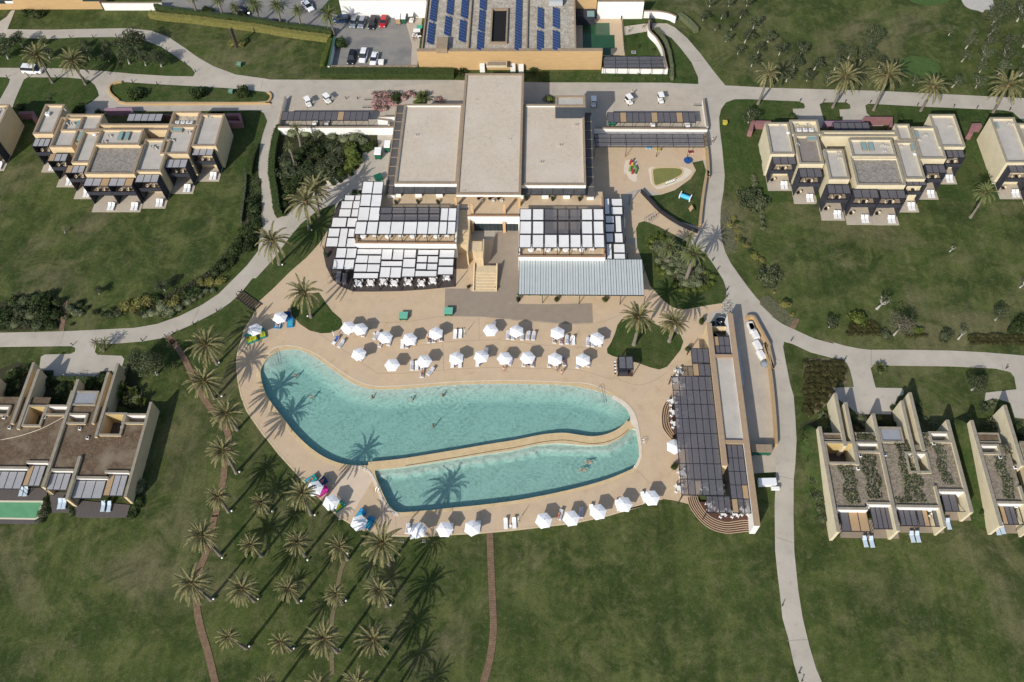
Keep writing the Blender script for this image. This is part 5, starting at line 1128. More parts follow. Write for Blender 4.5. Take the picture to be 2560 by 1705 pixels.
for i in range(4): place(stl, USED, (r[0] - .35, r[1] + .7 + .72 * i, .055), 0, ('white stool nearest the pool at the kiosk', 'second white stool from the pool at the kiosk', 'third white stool from the pool at the kiosk', 'white stool nearest the lawn at the kiosk')[i], 'white stools at the kiosk')
# timber footbridge steps to the terrace
A_ = W('10', 2135, 1128); B_2 = W('10', 2305, 1250); fb = thing('timber_footbridge', 'short dark timber footbridge from the curving road to the pool terrace', 'bridge', A_)
d = (B_2 - A_).normalized(); an = atan2(d.y, d.x); L_ = (B_2 - A_).length; m = MB(); n = 9
for i in range(n): m.obox(A_ + d * (L_ * (i + .5) / n) + Vector((0, 0, .16 + .02)), L_ / n * .62, 2.0, .08, an)
m.build('tread', mat('bridge_wood', (.055, .04, .03), .85, (.08, .06, .045), 2, .6), fb)
for sgn in (-1, 1):
    m = MB(); m.obox(A_.lerp(B_2, .5) + Vector((-d.y, d.x, 0)) * sgn * 1.02 + Vector((0, 0, .16)), L_, .1, .2, an); m.build('stringer', BLACK, fb)
tt = thing('totem_post', 'tall weathered totem of three brown planks with a shrub at its foot', 'post', W('00', 2112, 428))
for i in range(3):
    p = W('00', 2108 + 6 * i, 425 - 4 * i); q = W('00', 2038 + 14 * i, 200 + 3 * i, 5.6); m = MB(); m.tube([p, (p.x, p.y + .1 * i, 5.6)], .22, 4, sm=False); m.build('plank', mat('totem_wood', (.13, .095, .07), .9, (.07, .05, .04), 1.5, .8), tt)
# playground -------------------------------------------------------
P = smooth(pts('12:1258,22 1300,6 1400,2 1490,8 1516,32 1495,68 1400,112 1300,150 1272,145 1262,90'), 3)
pr = thing('paddling_pool', 'rounded triangular paddling pool with olive water and a tan rim', 'pool', (P[0].x, P[0].y, 0))
m = MB(); n_ = len(P); ar = sum(P[i].x * P[(i + 1) % n_].y - P[(i + 1) % n_].x * P[i].y for i in range(n_)); m.ribbon(P, .45, .05, .11, True, -1 if ar > 0 else 1); m.build('rim', COPE, pr)
m = MB(); m.sheet(P, .085); m.build('water', mat('olive_water', (.20, .20, .06), .15, (.17, .17, .05), .5, .6, spec=.5), pr)
for nm, s_, z in (('playground_paving', '02:1000,1568 995,1490 1015,1430 1060,1418 1115,1425 1112,1568;12:1112,60 1110,120 1080,125 1040,90 1005,40', .0635),):
    m = MB(); m.sheet(pts(s_), z); struct(nm, m, COPEW)
m = MB(); P3 = smooth(pts('02:1235,1490 1500,1488;12:1570,10 1600,40 1520,110 1400,160 1300,190 1240,140 1225,60'), 3); m.sheet(P3, .0625); struct('playground_paving', m, COPEW)
def col(name, c, r=.5): return mat(name, c, r)
RED = col('red_paint', (.28, .03, .03)); YELLOW = col('yellow_paint', (.45, .38, .06)); BLUE = col('blue_paint', (.02, .08, .25)); LGRN = col('lime_paint', (.12, .24, .06)); TEAL = col('teal_paint', (.06, .36, .25), .7); SKYB = col('sky_paint', (.07, .42, .72)); DGREEN = col('green_paint', (.012, .10, .06), .6); NAVY = col('navy_cloth', (.03, .05, .20), .9); MAG = col('magenta_cloth', (.42, .02, .22), .9)
p = W('02', 1060, 1480); cc = thing('play_castle', 'red, green and yellow play climber on the pale oval paving', 'play equipment', p)
for i, (dx, dy, c_, nm, s_) in enumerate(((0, .6, RED, 'tower', .7), (.2, -.4, YELLOW, 'tower', .55), (-.3, -1.4, LGRN, 'platform', .6), (.2, -2.2, RED, 'tower', .5))):
    m = MB(); m.disc((p.x + dx, p.y + dy), s_ * .6, .07, 1.0 + .3 * (i % 2), 10, s_ * .45); m.ball((p.x + dx, p.y + dy, 1.2 + .2 * (i % 2)), s_ * .42); m.build(nm, c_, cc)
m = MB(); m.tube([(p.x + .5, p.y - .8, 1.0), (p.x + 1.1, p.y - 1.5, .6), (p.x + .9, p.y - 2.4, .15)], .25, 8); m.build('slide', LGRN, cc)
p = W('12', 1545, 262, .5); cc = thing('play_tunnel', 'sky blue play tunnel with white and red ends on the lawn', 'play equipment', (p.x, p.y, 0))
a = W('12', 1500, 240, .55); b = W('12', 1590, 272, .55); m = MB(); m.tube([a, b], .5, 14, False); m.build('tube', SKYB, cc)
for q, c_ in ((a, WHITE), (b, RED)):
    m = MB(); m.obox(q, .2, 1.25, 1.25, atan2(b.y - a.y, b.x - a.x)); m.build('end_panel', WHITE, cc)
m = MB(); dd = (b - a).normalized(); m.tube([b + dd * .1, b + dd * .16], .4, 12); m.build('ring', RED, cc)
p = W('12', 1605, 375); cc = thing('play_easel', 'small green and brown A-frame easel on the playground lawn', 'play equipment', p)
for sg in (-1, 1):
    m = MB(); m.obox(p + Vector((sg * .35, 0, .6)), .06, 1.0, 1.25, .3, sg * -.5); m.build('board', DGREEN if sg > 0 else CANET, cc)
p = W('02', 1565, 1440); cc = thing('merry_go_round', 'blue dish-shaped roundabout near the end of the playground pergola', 'play equipment', p)
m = MB(); m.disc(p, .75, .1, .5, 16, .95); m.build('dish', BLUE, cc); m = MB(); m.tube([(p.x, p.y, .1), (p.x, p.y, 1.1)], .05, 6); m.build('pole', BLACK, cc)
for x, y, c_, l in ((1215, 1325, SKYB, 'pale blue toy table under the playground pergola edge'), (1305, 1345, YELLOW, 'yellow toy rider under the playground pergola edge'), (1590, 1365, RED, 'red toy frame beside the blue roundabout')):
    p = W('02', x, y); cc = thing('toy', l, 'toy', p); m = MB(); m.box(p.x - .5, p.y - .3, .4, p.x + .5, p.y + .3, .5); m.build('top', c_, cc)
    for sx in (-.4, .4): m = MB(); m.box(p.x + sx - .05, p.y - .25, .05, p.x + sx + .05, p.y + .25, .4); m.build('leg', WHITE, cc)
tg = thing('toy_animal', 'white rocking toy', 'toy'); m = MB(); m.ball((0, 0, .35), .22, sc=(1.3, .7, .8)); m.ball((.26, 0, .55), .13); m.build('body', WHITE, tg); m = MB(); m.box(-.3, -.12, 0, .3, -.06, .2); m.build('rocker', LGRN, tg); m = MB(); m.box(-.3, .06, 0, .3, .12, .2); m.build('rocker', LGRN, tg)
for i in range(5): place(tg, USED, W('12', 1375 + 17 * i, 145 - 6 * i) + Vector((0, 0, .06)), .8, 'small white toy, %s of the row on the paddling pool paving' % ('leftmost', 'second from left', 'middle', 'fourth from left', 'rightmost')[i], 'row of white toys by the paddling pool')
# small green pool beside the service building
P = pts('02:628,207 868,207 872,312 913,314 917,430 880,436 880,500 632,500')
pr = thing('green_pool', 'rectangular murky green pool in the shade of the service building', 'pool', (P[0].x, P[0].y, 0))
m = MB(); m.sheet(P, .09); m.build('water', mat('murky_water', (.028, .085, .038), .1, (.022, .07, .03), .4, .5, spec=.5), pr)
m = MB(); Q = pts('02:560,168 985,170 1005,495 565,495'); m.slab(Q, 0, .11, (P,)); m.build('surround', DECK, pr)
rl_ = pts('02:760,150 955,152 975,175 1000,480')
cc = thing('pool_railing', 'thin dark railing along the lane side of the small green pool', 'fence', (rl_[0].x, rl_[0].y, 0))
m = MB(); m.ribbon(rl_, .05, 1.0, 1.06); m.ribbon(rl_, .04, .3, .34); m.build('rail', BLACK, cc); m = MB()
for i in range(len(rl_) - 1):
    for j in range(12): q = rl_[i].lerp(rl_[i + 1], j / 12); m.box(q.x - .03, q.y - .03, .1, q.x + .03, q.y + .03, 1.0)
m.build('baluster', BLACK, cc)['kind'] = 'stuff'
p = W('02', 1225, 235); cc = thing('gate', 'tall dark gate leaf across the lane by the curved white wall', 'gate', p)
a, b = W('02', 1222, 180), W('02', 1240, 270)
m = MB(); m.ribbon([a, b], .1, .1, 2.0); m.build('leaf', DARK, cc)
for q in (a, b): m = MB(); m.box(q.x - .08, q.y - .08, 0, q.x + .08, q.y + .08, 2.3); m.build('post', BLACK, cc)
# pool ladders and rails
for k, x, y, a_, l in (('22', 1165, 915, 0, 'chrome ladder at the right end of the lower pool'), ('21', 1090, 1330, 1.2, 'chrome ladder on the left rim of the lower pool'), ('22', 780, 450, 2.0, 'thin steel handrail running down into the right end of the big pool'), ('21', 150, 130, 2.2, 'thin steel handrail on the curved steps of the big pool')):
    p = W(k, x, y, .1); cc = thing('pool_ladder', l, 'handrail', p)
    for s_ in (-.25, .25):
        m = MB(); d = Vector((cos(a_), sin(a_), 0)); nn = Vector((-d.y, d.x, 0)) * s_
        far = 2.6 if 'handrail' in l else .6
        m.tube([p + nn + d * .5, p + nn + d * .5 + Vector((0, 0, .8)), p + nn - d * .3 + Vector((0, 0, .85)), p + nn - d * far + Vector((0, 0, -.5))], .035, 5); m.build('rail', mat('steel', (.55, .56, .57), .3, metal=.8), cc)
# ---------------------------------------------------------------- vegetation
def leaf_quad(m, p, s, nrm=None, asp=.55):
    d = Vector((random.gauss(0, 1), random.gauss(0, 1), random.gauss(0, .7)))
    if nrm is not None: d = d + nrm * 1.1
    d.normalize(); u = d.orthogonal().normalized(); a = random.uniform(0, 2 * pi)
    v = d.cross(u); u2 = u * cos(a) + v * sin(a); v2 = d.cross(u2)
    a_, b_ = u2 * s, v2 * s * asp
    m.add([p - a_, p + b_, p + a_, p - b_], [(0, 1, 2, 3)])
def blob(m, c, r, n, s, sz=1.0, clumps=9, seed=None, gap=.35):
    """leaves in clumps spread through an ellipsoid"""
    C = []
    for i in range(clumps):
        t = Vector((random.gauss(0, 1), random.gauss(0, 1), random.gauss(0, 1))).normalized() * random.uniform(.3, .82)
        C.append((t, random.uniform(.34, .55)))
    for i in range(n):
        t, cr = random.choice(C); q = Vector((random.gauss(0, 1), random.gauss(0, 1), random.gauss(0, 1))).normalized()
        p = t + q * cr * random.uniform(.75, 1.0)
        if p.z < -.95: p.z = -.95
        leaf_quad(m, Vector(c) + Vector((p.x * r, p.y * r, p.z * r * sz)), s * random.uniform(.7, 1.3), q)
def bush_proto(name, leaf, seed, dense=True, n=700, s=.12, sz=.75, label='', stem=True):
    random.seed(seed); r = thing(name, label, 'shrub')
    m = MB(); m.ball((0, 0, .38), .62, 9, 6, (1, 1, .62 * sz))
    if dense: blob(m, (0, 0, .45 * sz + .1), .92, n, s, sz * .8, 12)
    else: m = MB(); blob(m, (0, 0, .5), .95, n, s, .8, 7)
    m.build('foliage', leaf, r)
    if stem: q = MB(); q.tube([(0, 0, -.02), (.05, .02, .45)], [.08, .05], 5); q.build('stem', BARK, r)
    return r
BP = {}
for i, (k, lf, d, n, s) in enumerate((('green', LGREEN, 1, 620, .11), ('dark', LDARK, 1, 620, .11), ('bright', LBRIGHT, 1, 650, .11), ('golden', LYEL, 1, 500, .11), ('silver', LGREY, 1, 520, .10), ('russet', LBROWN, 1, 420, .12), ('olive', LOLIVE, 1, 620, .10), ('airy', LGREY, 0, 260, .10), ('pink', LPINK, 1, 260, .09))):
    for j in range(3 if k in ('green', 'dark', 'silver', 'olive') else 2):
        p = bush_proto('shrub', lf, 100 + 10 * i + j, d, n, s)
        if k == 'pink':
            random.seed(300 + j); m = MB(); blob(m, (0, 0, .42), .85, 260, .10, .7, 10); m.build('leaves', LGREEN, p)
        BP[(k, j)] = p
# rosettes: fan palms / agaves
def rosette(name, leaf, n, L_, w_, seed, cat='plant'):
    random.seed(seed); r = thing(name, '', cat); m = MB()
    for i in range(n):
        a = random.uniform(0, 2 * pi); el = radians(random.choice((20, 35, 50, 65, 80)) + random.uniform(-8, 8)); l = L_ * random.uniform(.8, 1.1)
        d = Vector((cos(a) * cos(el), sin(a) * cos(el), sin(el))); s_ = Vector((-sin(a), cos(a), 0)) * w_
        m.add([s_ * .4 + Vector((0, 0, .1)), -s_ * .4 + Vector((0, 0, .1)), d * l * .6 - s_ + Vector((0, 0, .1)), d * l * .6 + s_ + Vector((0, 0, .1)), d * l - Vector((0, 0, .12 * l))], [(0, 1, 2, 3), (3, 2, 4)])
    m.build('leaves', leaf, r); q = MB(); q.tube([(0, 0, 0), (0, 0, .3)], .12, 6); q.build('stem', BARK, r); return r
ROS = {'agave': [rosette('agave', LGREY, 46, 1.0, .07, 1), rosette('agave', LOLIVE, 46, 1.0, .07, 2)], 'fan': [rosette('fan_palm', LBRIGHT, 70, 1.0, .12, 3), rosette('fan_palm', LPALM2, 70, 1.0, .11, 4)], 'cycad': [rosette('cycad', LDARK, 50, 1.0, .06, 5)]}
KW = {'green': 'leafy green shrub', 'dark': 'dark green shrub', 'bright': 'bright green shrub', 'golden': 'yellow-green shrub', 'silver': 'silvery grey-green shrub', 'russet': 'russet brown shrub', 'olive': 'dull olive-green shrub', 'airy': 'thin airy grey shrub', 'pink': 'pink-flowering shrub', 'agave': 'spiky grey-green agave', 'fan': 'bushy fan palm', 'cycad': 'dark spiky cycad'}
PQ = []
def plants(where, items, hh=None, z=.03):
    """items: 'k:kind x,y,r x,y,r ...' with r in the same photo units"""
    for seg in items.split(';'):
        k, kind, *qs = seg.split()
        for q in qs:
            x, y, r = (float(v) for v in q.split(',')); p = W(k, x, y + r * .35, z); e = W(k, x + r, y + r * .35, z); R_ = (e - p).length
            PQ.append((kind, where, p, R_, hh, hypot(PX(e.x, e.y, 0)[0] - PX(p.x, p.y, 0)[0], 0)))
def flush_plants(limit=285):
    random.seed(12); PQ.sort(key=lambda q: (q[0] in ROS, q[5]), reverse=True); rest = {}; c_ = 0
    for kind, where, p, R_, hh, s_ in PQ:
        if kind in ROS: pr = random.choice(ROS[kind])
        else:
            pr = BP[(kind, random.randrange(3 if kind in ('green', 'dark', 'silver', 'olive') else 2))]; c_ += 1
        sv = R_ * random.uniform(1.1, 1.35); rz = random.uniform(0, 6.28); sc3 = (sv * random.uniform(.9, 1.1), sv, sv * (hh or random.uniform(.75, 1.05)))
        if c_ <= limit or kind in ROS: place(pr, USED, p, rz, KW[kind] + ' ' + where, KW[kind] + 's ' + where, sc3)
        else: rest.setdefault(pr.name, []).append((pr, Matrix.LocRotScale(p, Matrix.Rotation(rz, 3, 'Z'), Vector(sc3))))
    ms = []; V_ = []; F_ = []; MI = []
    for nm, L_ in rest.items():
        for pr, M_ in L_:
            for ch in children(pr):
                mm = ch.data.materials[0]
                if mm not in ms: ms.append(mm)
                o = len(V_); V_ += [tuple(M_ @ v.co) for v in ch.data.vertices]; F_ += [tuple(i + o for i in f.vertices) for f in ch.data.polygons]; MI += [ms.index(mm)] * len(ch.data.polygons)
    if V_:
        me = bpy.data.meshes.new('low_shrubs'); me.from_pydata(V_, [], F_)
        for mm in ms: me.materials.append(mm)
        me.polygons.foreach_set('material_index', MI); o = bpy.data.objects.new('low_shrubs', me); COL.objects.link(o); o['kind'] = 'stuff'; o['label'] = 'low small shrubs filling the planting beds'; o['category'] = 'shrubs'
random.seed(11)
plants('in the walled garden left of the clubhouse', '01 silver 330,1185,62 450,1180,60 560,1190,60 680,1215,55 790,1235,60 880,1225,62 960,1255,55;01 dark 450,1325,78 560,1355,72 470,1445,62 380,1400,50 510,1290,50;01 olive 290,1440,88 340,1535,80 600,1510,92 700,1440,100 740,1340,70 650,1300,60 420,1540,60;01 bright 850,1350,80 880,1430,75 830,1490,70;01 green 1030,1300,60 980,1320,50 760,1530,60 640,1250,50;11 olive 300,30,105 480,60,75 640,20,90 400,20,60 560,70,60;11 dark 350,120,60 290,180,60 390,90,50 260,120,50 540,130,50;11 green 270,250,50 330,190,40 250,330,40 250,400,35')
plants('in the flower bed beside the buggy plaza', '01 pink ' + ' '.join('%d,%d,34' % (1060 + 44 * i + random.uniform(-8, 8), 835 + 42 * j + random.uniform(-8, 8)) for j in range(4) for i in range(9 - 2 * j if j else 9) if not (i in (4, 5) and j < 2)) + ' 1620,880,34 1660,905,30;01 green 1250,860,52;01 dark 1250,900,40;01 bright 1450,900,45')
plants('beside the flower bed at the buggy plaza', '01 fan 1495,855,85')
plants('against the raised tower of the clubhouse', '02 bright 335,880,46')
plants('in the brown planter box at the service building entrance', '01 cycad 1842,640,60;02 cycad 190,625,60')
plants('on the lawn by the ochre garage', '00 dark 228,112,38 300,128,45 345,120,50 390,115,35')
plants('behind the golden hedge by the car park', '00 green 1880,120,62 1800,130,40 2060,160,62 2160,165,60 1940,140,40;01 dark 760,385,58;00 dark 1830,90,40')
plants('on the long grass island, round and fan-leaved', '00 green 1225,825,80 1770,820,78 2175,820,76')
plants('on the fenced lawn beside the small green pool', '02 green 1095,322,20 1130,412,20 1262,442,20')
plants('in the two rows along the strip before the service building', '02 airy ' + ' '.join('%d,665,15' % x for x in range(345, 1340, 98)) + ' ' + ' '.join('%d,702,15' % x for x in range(390, 1300, 98)))
plants('in the border strip right of the curving road', '12 golden 1975,445,28 1942,512,36 2012,550,32 2002,622,32 2085,692,27 2160,790,38 2222,818,27;13 golden 15,815,27 285,1305,28 125,1105,20 215,1210,45;12 olive 2280,970,85 2310,1020,60 2240,930,50;13 olive 70,970,70 40,1010,50;12 green 2000,480,25 2050,640,30 2130,740,30;13 green 235,1180,35')
plants('on the lawn left of the upper right apartment block', '12 olive 2130,285,112 2090,240,70 2180,320,80;12 silver 2155,100,32 2160,150,34 2150,70,28 2165,190,30 2222,380,30 2222,430,30 2225,480,32 2226,530,32 2224,350,28')
hr = ' '.join('%d,%d,22' % (780 + 38 * i + 16 * j + random.uniform(-6, 6), 1475 - 34 * j + random.uniform(-5, 5)) for j in range(4) for i in range(9 - j)) + ' ' + ' '.join('%d,%d,22' % (1300 + 42 * i, 1490 + random.uniform(-8, 8)) for i in range(5)) + ' ' + ' '.join('%d,%d,22' % (1860 + 42 * i + 12 * j, 1490 + 34 * j + random.uniform(-6, 6)) for j in range(3) for i in range(12))
plants('in the mounded planting below the right lawn', '13 russet ' + hr + ';13 bright 870,1330,75 1400,1440,45;13 green 640,1390,42 2290,1400,85 2330,1340,60 2250,1430,55;13 olive 1640,1490,62 1120,1480,50')
plants('in the russet bed right of the service road', '23 russet ' + ' '.join('%d,%d,34' % (410 + 52 * i + random.uniform(-10, 10), 205 + 48 * j + random.uniform(-10, 10)) for j in range(10) for i in range(7) if (j < 5 and not (i == 6 and j > 3)) or i < 5 - (j - 4) * .6))
plants('beside the blade walls of the right villas', '23 agave 610,540,42 655,605,36 560,665,52 640,695,46 600,785,42 712,765,42 1395,575,52 1410,640,42 1460,705,40 1520,745,36 1560,752,34 1620,752,36 1660,728,32 1990,600,58 2050,725,55 2092,782,42 2130,700,46 2000,762,44 2060,560,50 680,560,38;23 dark 1880,480,1')
plants('along the outer wall of the right villas', '23 green 430,850,88 400,900,55;23 olive 470,1060,62 455,1130,50 490,1240,62 505,1320,55 515,1390,60 540,1490,55 520,1180,45;33 olive 550,100,62 590,62,42 530,20,50;23 dark 1890,980,66 1905,1050,48 1940,1090,36 2000,1440,45 2010,1500,50;33 dark 2010,40,62;23 silver 1250,480,1')
plants('in the front gardens of the right villas', '23 silver 900,705,50 940,745,45 860,690,35;23 dark 1100,750,55 1160,745,50 1220,745,45 830,700,40 1240,640,50 980,765,45 2250,800,40 2300,850,40;23 golden 1225,590,38 1060,690,32 820,650,28 2150,585,36 860,780,25;23 green 1180,600,38 1260,600,40 1040,740,40 2290,760,50')
plants('by the lane above the right villas', '23 fan 1065,235,66')
plants('left of the villas at the left edge', '20 green 130,300,70 200,285,50 240,250,45;20 dark 50,400,60 130,405,60 30,450,42 100,445,52;20 fan 110,290,50 150,380,50 60,420,42')
plants('in the front gardens of the left villas', '20 dark 430,310,50 420,370,55 560,420,60 620,400,50 560,480,60 640,450,45 860,420,45;20 green 340,410,52 300,460,50 800,395,62 730,420,55 930,330,62 900,380,45 500,520,60 580,530,60 480,560,45;20 golden 372,290,32 340,375,28 680,365,28 530,500,42 600,490,35')
plants('towering in the corner bed beside the left villas', '20 fan 1050,330,50 1080,400,50 1130,440,52 1150,545,48 1270,550,56 1100,500,46 1210,470,46', hh=2.0)
plants('in the corner bed beside the left villas', '20 silver 1115,250,42 1170,455,50 1230,520,60 1200,490,50 1260,540,45 1110,300,35;20 dark 1010,440,45 1180,560,50')
plants('along the right wall of the left villas', '20 dark 1320,740,52 1300,800,46 1285,870,46 1270,940,48 1255,1000,46 1240,1070,52 1235,1130,40;20 silver 1245,1280,58 1250,1320,50;20 green 1235,1420,55 1215,1470,46 1165,1545,34;30 green 1195,55,45 1170,90,35;20 olive 405,1470,34 400,1530,38;30 olive 380,60,40 365,120,36 640,60,34;20 dark 640,1480,34 410,1420,30')
plants('in the wild planting above the left villas', '10 dark 130,1190,62 90,1265,60 420,1295,72 500,1300,62 40,1360,60 20,1270,52 470,1400,42 720,1205,42 780,1240,26 440,1130,50 520,1190,50 950,1300,52 860,1275,32;10 olive 230,1175,72 200,1275,72 300,1295,80 150,1380,62 250,1375,60 340,1390,60 1050,1290,50 1000,1310,40 600,1330,25;10 green 350,1165,88 430,1200,60 430,1370,48 30,1400,45 645,1385,22 1000,1260,30;10 silver 640,1250,45 680,1280,45 720,1290,40 610,1230,35')
plants('in the mixed border inside the curving road', '10 golden 1130,1225,58 1190,1245,50 1250,1200,60 1330,1175,60 1550,1200,52 1590,1150,45 1790,1000,32 1880,1005,52 1960,1000,52 1800,1040,30;10 green 1400,1160,58 1290,1250,46 1190,1190,46 2090,730,62 2060,770,50 2130,640,48 2110,690,50;10 silver 1360,1290,46 1300,1315,32 1450,1235,60 1520,1275,60 1600,1240,50 1680,1190,42 1840,1090,40 1900,1085,34 1490,1300,40 1420,1290,40 1730,1160,36 1780,1130,34;10 dark 1690,1110,70 1760,1090,62 1640,1130,50 1720,1150,40 2000,860,62 2060,830,52 1930,920,52 1960,880,50 2240,620,60 2210,700,60 2260,560,50 2290,480,52 2230,660,50')
plants('along the path left of the road bend', '10 dark 2260,290,60 2270,360,60 2260,410,52 2300,330,45;10 green 2220,530,58 2180,560,50 2290,520,40')
plants('in the round bed of the big oval lawn', '12 silver ' + ' '.join('%d,%d,56' % (1310 + 62 * i + 38 * j + random.uniform(-12, 12) - (i > 5) * 30, 700 + 52 * j + random.uniform(-12, 12)) for j in range(7) for i in range(4 if j < 5 else 3) if 1290 + 62 * i + 38 * j < 1790) + ' 1330,760,40 1300,820,40 1350,880,40 1400,920,42;12 bright ' + ' '.join('%d,%d,36' % q for q in ((1245, 640), (1240, 700), (1280, 600), (1335, 610), (1390, 640), (1440, 665), (1310, 650), (1500, 700), (1290, 890), (1340, 930), (1500, 1080), (1560, 1085), (1620, 1082), (1680, 1078), (1730, 1060), (1775, 1020), (1780, 960), (1720, 920), (1440, 1040))) + ';12 dark 1420,890,50 1380,870,40')
tp_ = ''
plants('clipped in a pot below the ribbed metal roof', '12 green 55,1175,22 395,1178,24 825,1180,24', hh=2.2)
plants('clipped beside the path to the beach bar', '12 green 1685,1370,28', hh=2.0)
plants('clipped on the pool side of the beach bar roof', '22 green 1440,1130,30 1565,85,26', hh=2.0)
plants('in red and green by the restaurant stair foot', '11 bright 2150,1065,16;11 russet 1893,1060,18', hh=1.4)
plants('beside the leaning totem', '00 golden 2150,385,40 2080,385,40;00 green 2175,370,40')
plants('at the upper corner of the restaurant path', '11 green 880,215,30 930,215,26')
plants('behind the upper right apartment block', '03 green 290,1035,40 705,1055,30 1250,1055,35 1790,1060,30')
plants('at the left foot of the upper right apartment block', '03 olive 5,1400,25 12,1440,28;13 olive 520,330,30')
plants('behind the upper left apartment block', '00 dark 720,975,55 690,985,50 190,955,40 880,1000,30;00 airy 440,870,40')
flush_plants()
# clipped hedges: leafy shell round a low wall of foliage
def hedge(label, s_, w_, h, lf, group='clipped hedges', dens=55, ls=.14, sm=3):
    P = pts(s_); P = smooth(P, sm, False) if sm else P
    r = thing('hedge', label, 'hedge', (P[0].x, P[0].y, 0), group); m = MB(); m.ribbon(P, w_ - .22, 0, h - .12)
    for i in range(len(P) - 1):
        a, b = P[i], P[i + 1]; L_ = (b - a).length; t = (b - a).normalized(); nn = Vector((-t.y, t.x, 0))
        for _ in range(int(L_ * dens * (w_ + 2 * h) / 3)):
            q = a + t * random.uniform(0, L_); per = random.uniform(0, w_ + 2 * h); wob = random.uniform(-.1, .06)
            if per < h: p = q + nn * (w_ / 2 + wob) + Vector((0, 0, per)); nrm = nn
            elif per < h + w_: p = q + nn * (w_ / 2 - (per - h)) + Vector((0, 0, h + wob)); nrm = Vector((0, 0, 1))
            else: p = q - nn * (w_ / 2 + wob) + Vector((0, 0, per - h - w_)); nrm = -nn
            leaf_quad(m, p, ls * random.uniform(.7, 1.3), nrm * 1.6)
    m.build('foliage', lf, r); return r
random.seed(21)
hedge('long golden-faced hedge between the lawn and the car park', '00:1345,150 1480,175 1700,195 1960,228 2352,280;01:200,305 400,335 600,360 668,372', 1.5, 1.7, LYEL, dens=40)
hedge('dark green hedge running behind the golden hedge', '00:1400,95 1500,125 1700,150 1960,185 2352,235;01:200,262 400,285 600,312 690,330', 1.1, 2.2, LDARK, dens=34)
hedge('golden-green hedge down the left side of the walled car park', '01:672,385 650,450 620,540 595,620', 1.3, 1.7, LBRIGHT, dens=40)
hedge('deep green hedge below the car park wall', '01:580,665 900,668 1300,668 1768,675', 2.6, 1.5, LGREEN, dens=34)
hedge('dark hedge down the left side of the walled garden', '01:225,1150 185,1250 160,1400 150,1568;11:158,120 180,260 195,380 215,440', 1.6, 1.6, LGREEN, dens=42)
hedge('narrow golden hedge on the lawn edge near the left path', '10:2195,20 2190,150 2175,300 2160,400 2150,490', .8, 1.0, LOLIVE, dens=40)
hedge('dark hedge near the right corner of the upper left apartment block', '00:2290,1320 2250,1420 2225,1568', 1.6, 1.3, LGREEN, dens=36)
hedge('silvery hedge inside the curving white wall', '02:1275,275 1350,370 1395,480 1415,600 1422,720', 1.0, 1.2, LGREY, dens=40)
hedge('silvery hedge continuing the curving lane wall', '02:1485,150 1540,190 1600,245 1640,295', 1.4, 1.3, LGREY, dens=40)
for i, (a, b) in enumerate((((665, 115), (705, 155)), ((715, 85), (765, 130)), ((765, 60), (805, 95)), ((815, 30), (865, 70)))):
    hedge('%s of the four short hedge bars by the restaurant path' % ('first from the left', 'second from the left', 'third from the left', 'rightmost')[i], '11:%d,%d %d,%d' % (*a, *b), 1.0, .6, LGREEN, 'short hedge bars', dens=60, sm=0)
hedge('low green hedge on the court edge of the left villas', '20:480,380 470,360 870,365', .9, 1.2, LDARK, dens=40, sm=0)
m = MB(); m.sheet(pts('11:620,110 660,190 850,110 910,50 870,-10 780,20'), .07); struct('gravel_bed', m, COPEW)
def bed(nm, s_, c1, c2, lf, dens, z=.05, sz=.12, label_=None):
    P = pts(s_); m = MB(); m.sheet(P, z); struct('planting_bed', m, mat(nm, c1, .95, c2, 1.5, .9)); 
    g = MB(); xs = [p.x for p in P]; ys = [p.y for p in P]; ar = (max(xs) - min(xs)) * (max(ys) - min(ys))
    for _ in range(int(ar * dens)):
        x = random.uniform(min(xs), max(xs)); y = random.uniform(min(ys), max(ys))
        if inside(x, y, P):
            for _ in range(3): leaf_quad(g, Vector((x + random.uniform(-.12, .12), y + random.uniform(-.12, .12), z + random.uniform(.03, .22))), sz * random.uniform(.7, 1.3), Vector((0, 0, .6)))
    o = g.build('ground_cover', lf); o['kind'] = 'stuff'; return o
bed('grey_bed', '12:1862,380 1900,365 1960,470 1990,640 1980,740 1920,740 1875,640 1855,500', (.13, .12, .075), (.08, .085, .045), LGREY, 5)
bed('grey_bed', '13:0,1160 80,1140 230,1260 330,1370 270,1420 120,1330 0,1215', (.13, .12, .075), (.08, .085, .045), LGREY, 5)
bed('dark_bed', '01:230,1150 1080,1200 1090,1330 960,1340 920,1500 760,1568;11:620,150 430,250 300,400 240,430 190,300 170,0;01:180,1400', (.045, .04, .022), (.03, .035, .012), LDARK, 3, sz=.16)
bed('dark_bed', '12:1215,640 1270,580 1420,620 1570,730 1700,870 1800,940 1795,1060 1500,1100 1420,1000 1280,890 1250,760', (.045, .04, .022), (.03, .035, .012), LOLIVE, 7, sz=.2)
bed('tan_bed', '23:390,175 600,160 760,210 775,385 660,425 640,540 520,640 430,690 385,420', (.19, .155, .09), (.10, .085, .045), LBROWN, 1.2, sz=.14)
bed('dark_bed', '10:-100,1250 130,1140 330,1110 520,1170 540,1300 520,1440 -100,1455', (.045, .04, .022), (.03, .035, .012), LDARK, 3, sz=.16)
bed('dark_bed', '10:2190,10 2330,100 2330,420 2340,520 2230,700 2080,850 1960,950 1850,1080 1600,1290 1300,1340 1110,1270 1150,1200 1500,1120 1900,900 2150,560', (.055, .055, .024), (.035, .045, .015), LOLIVE, 7, sz=.2)
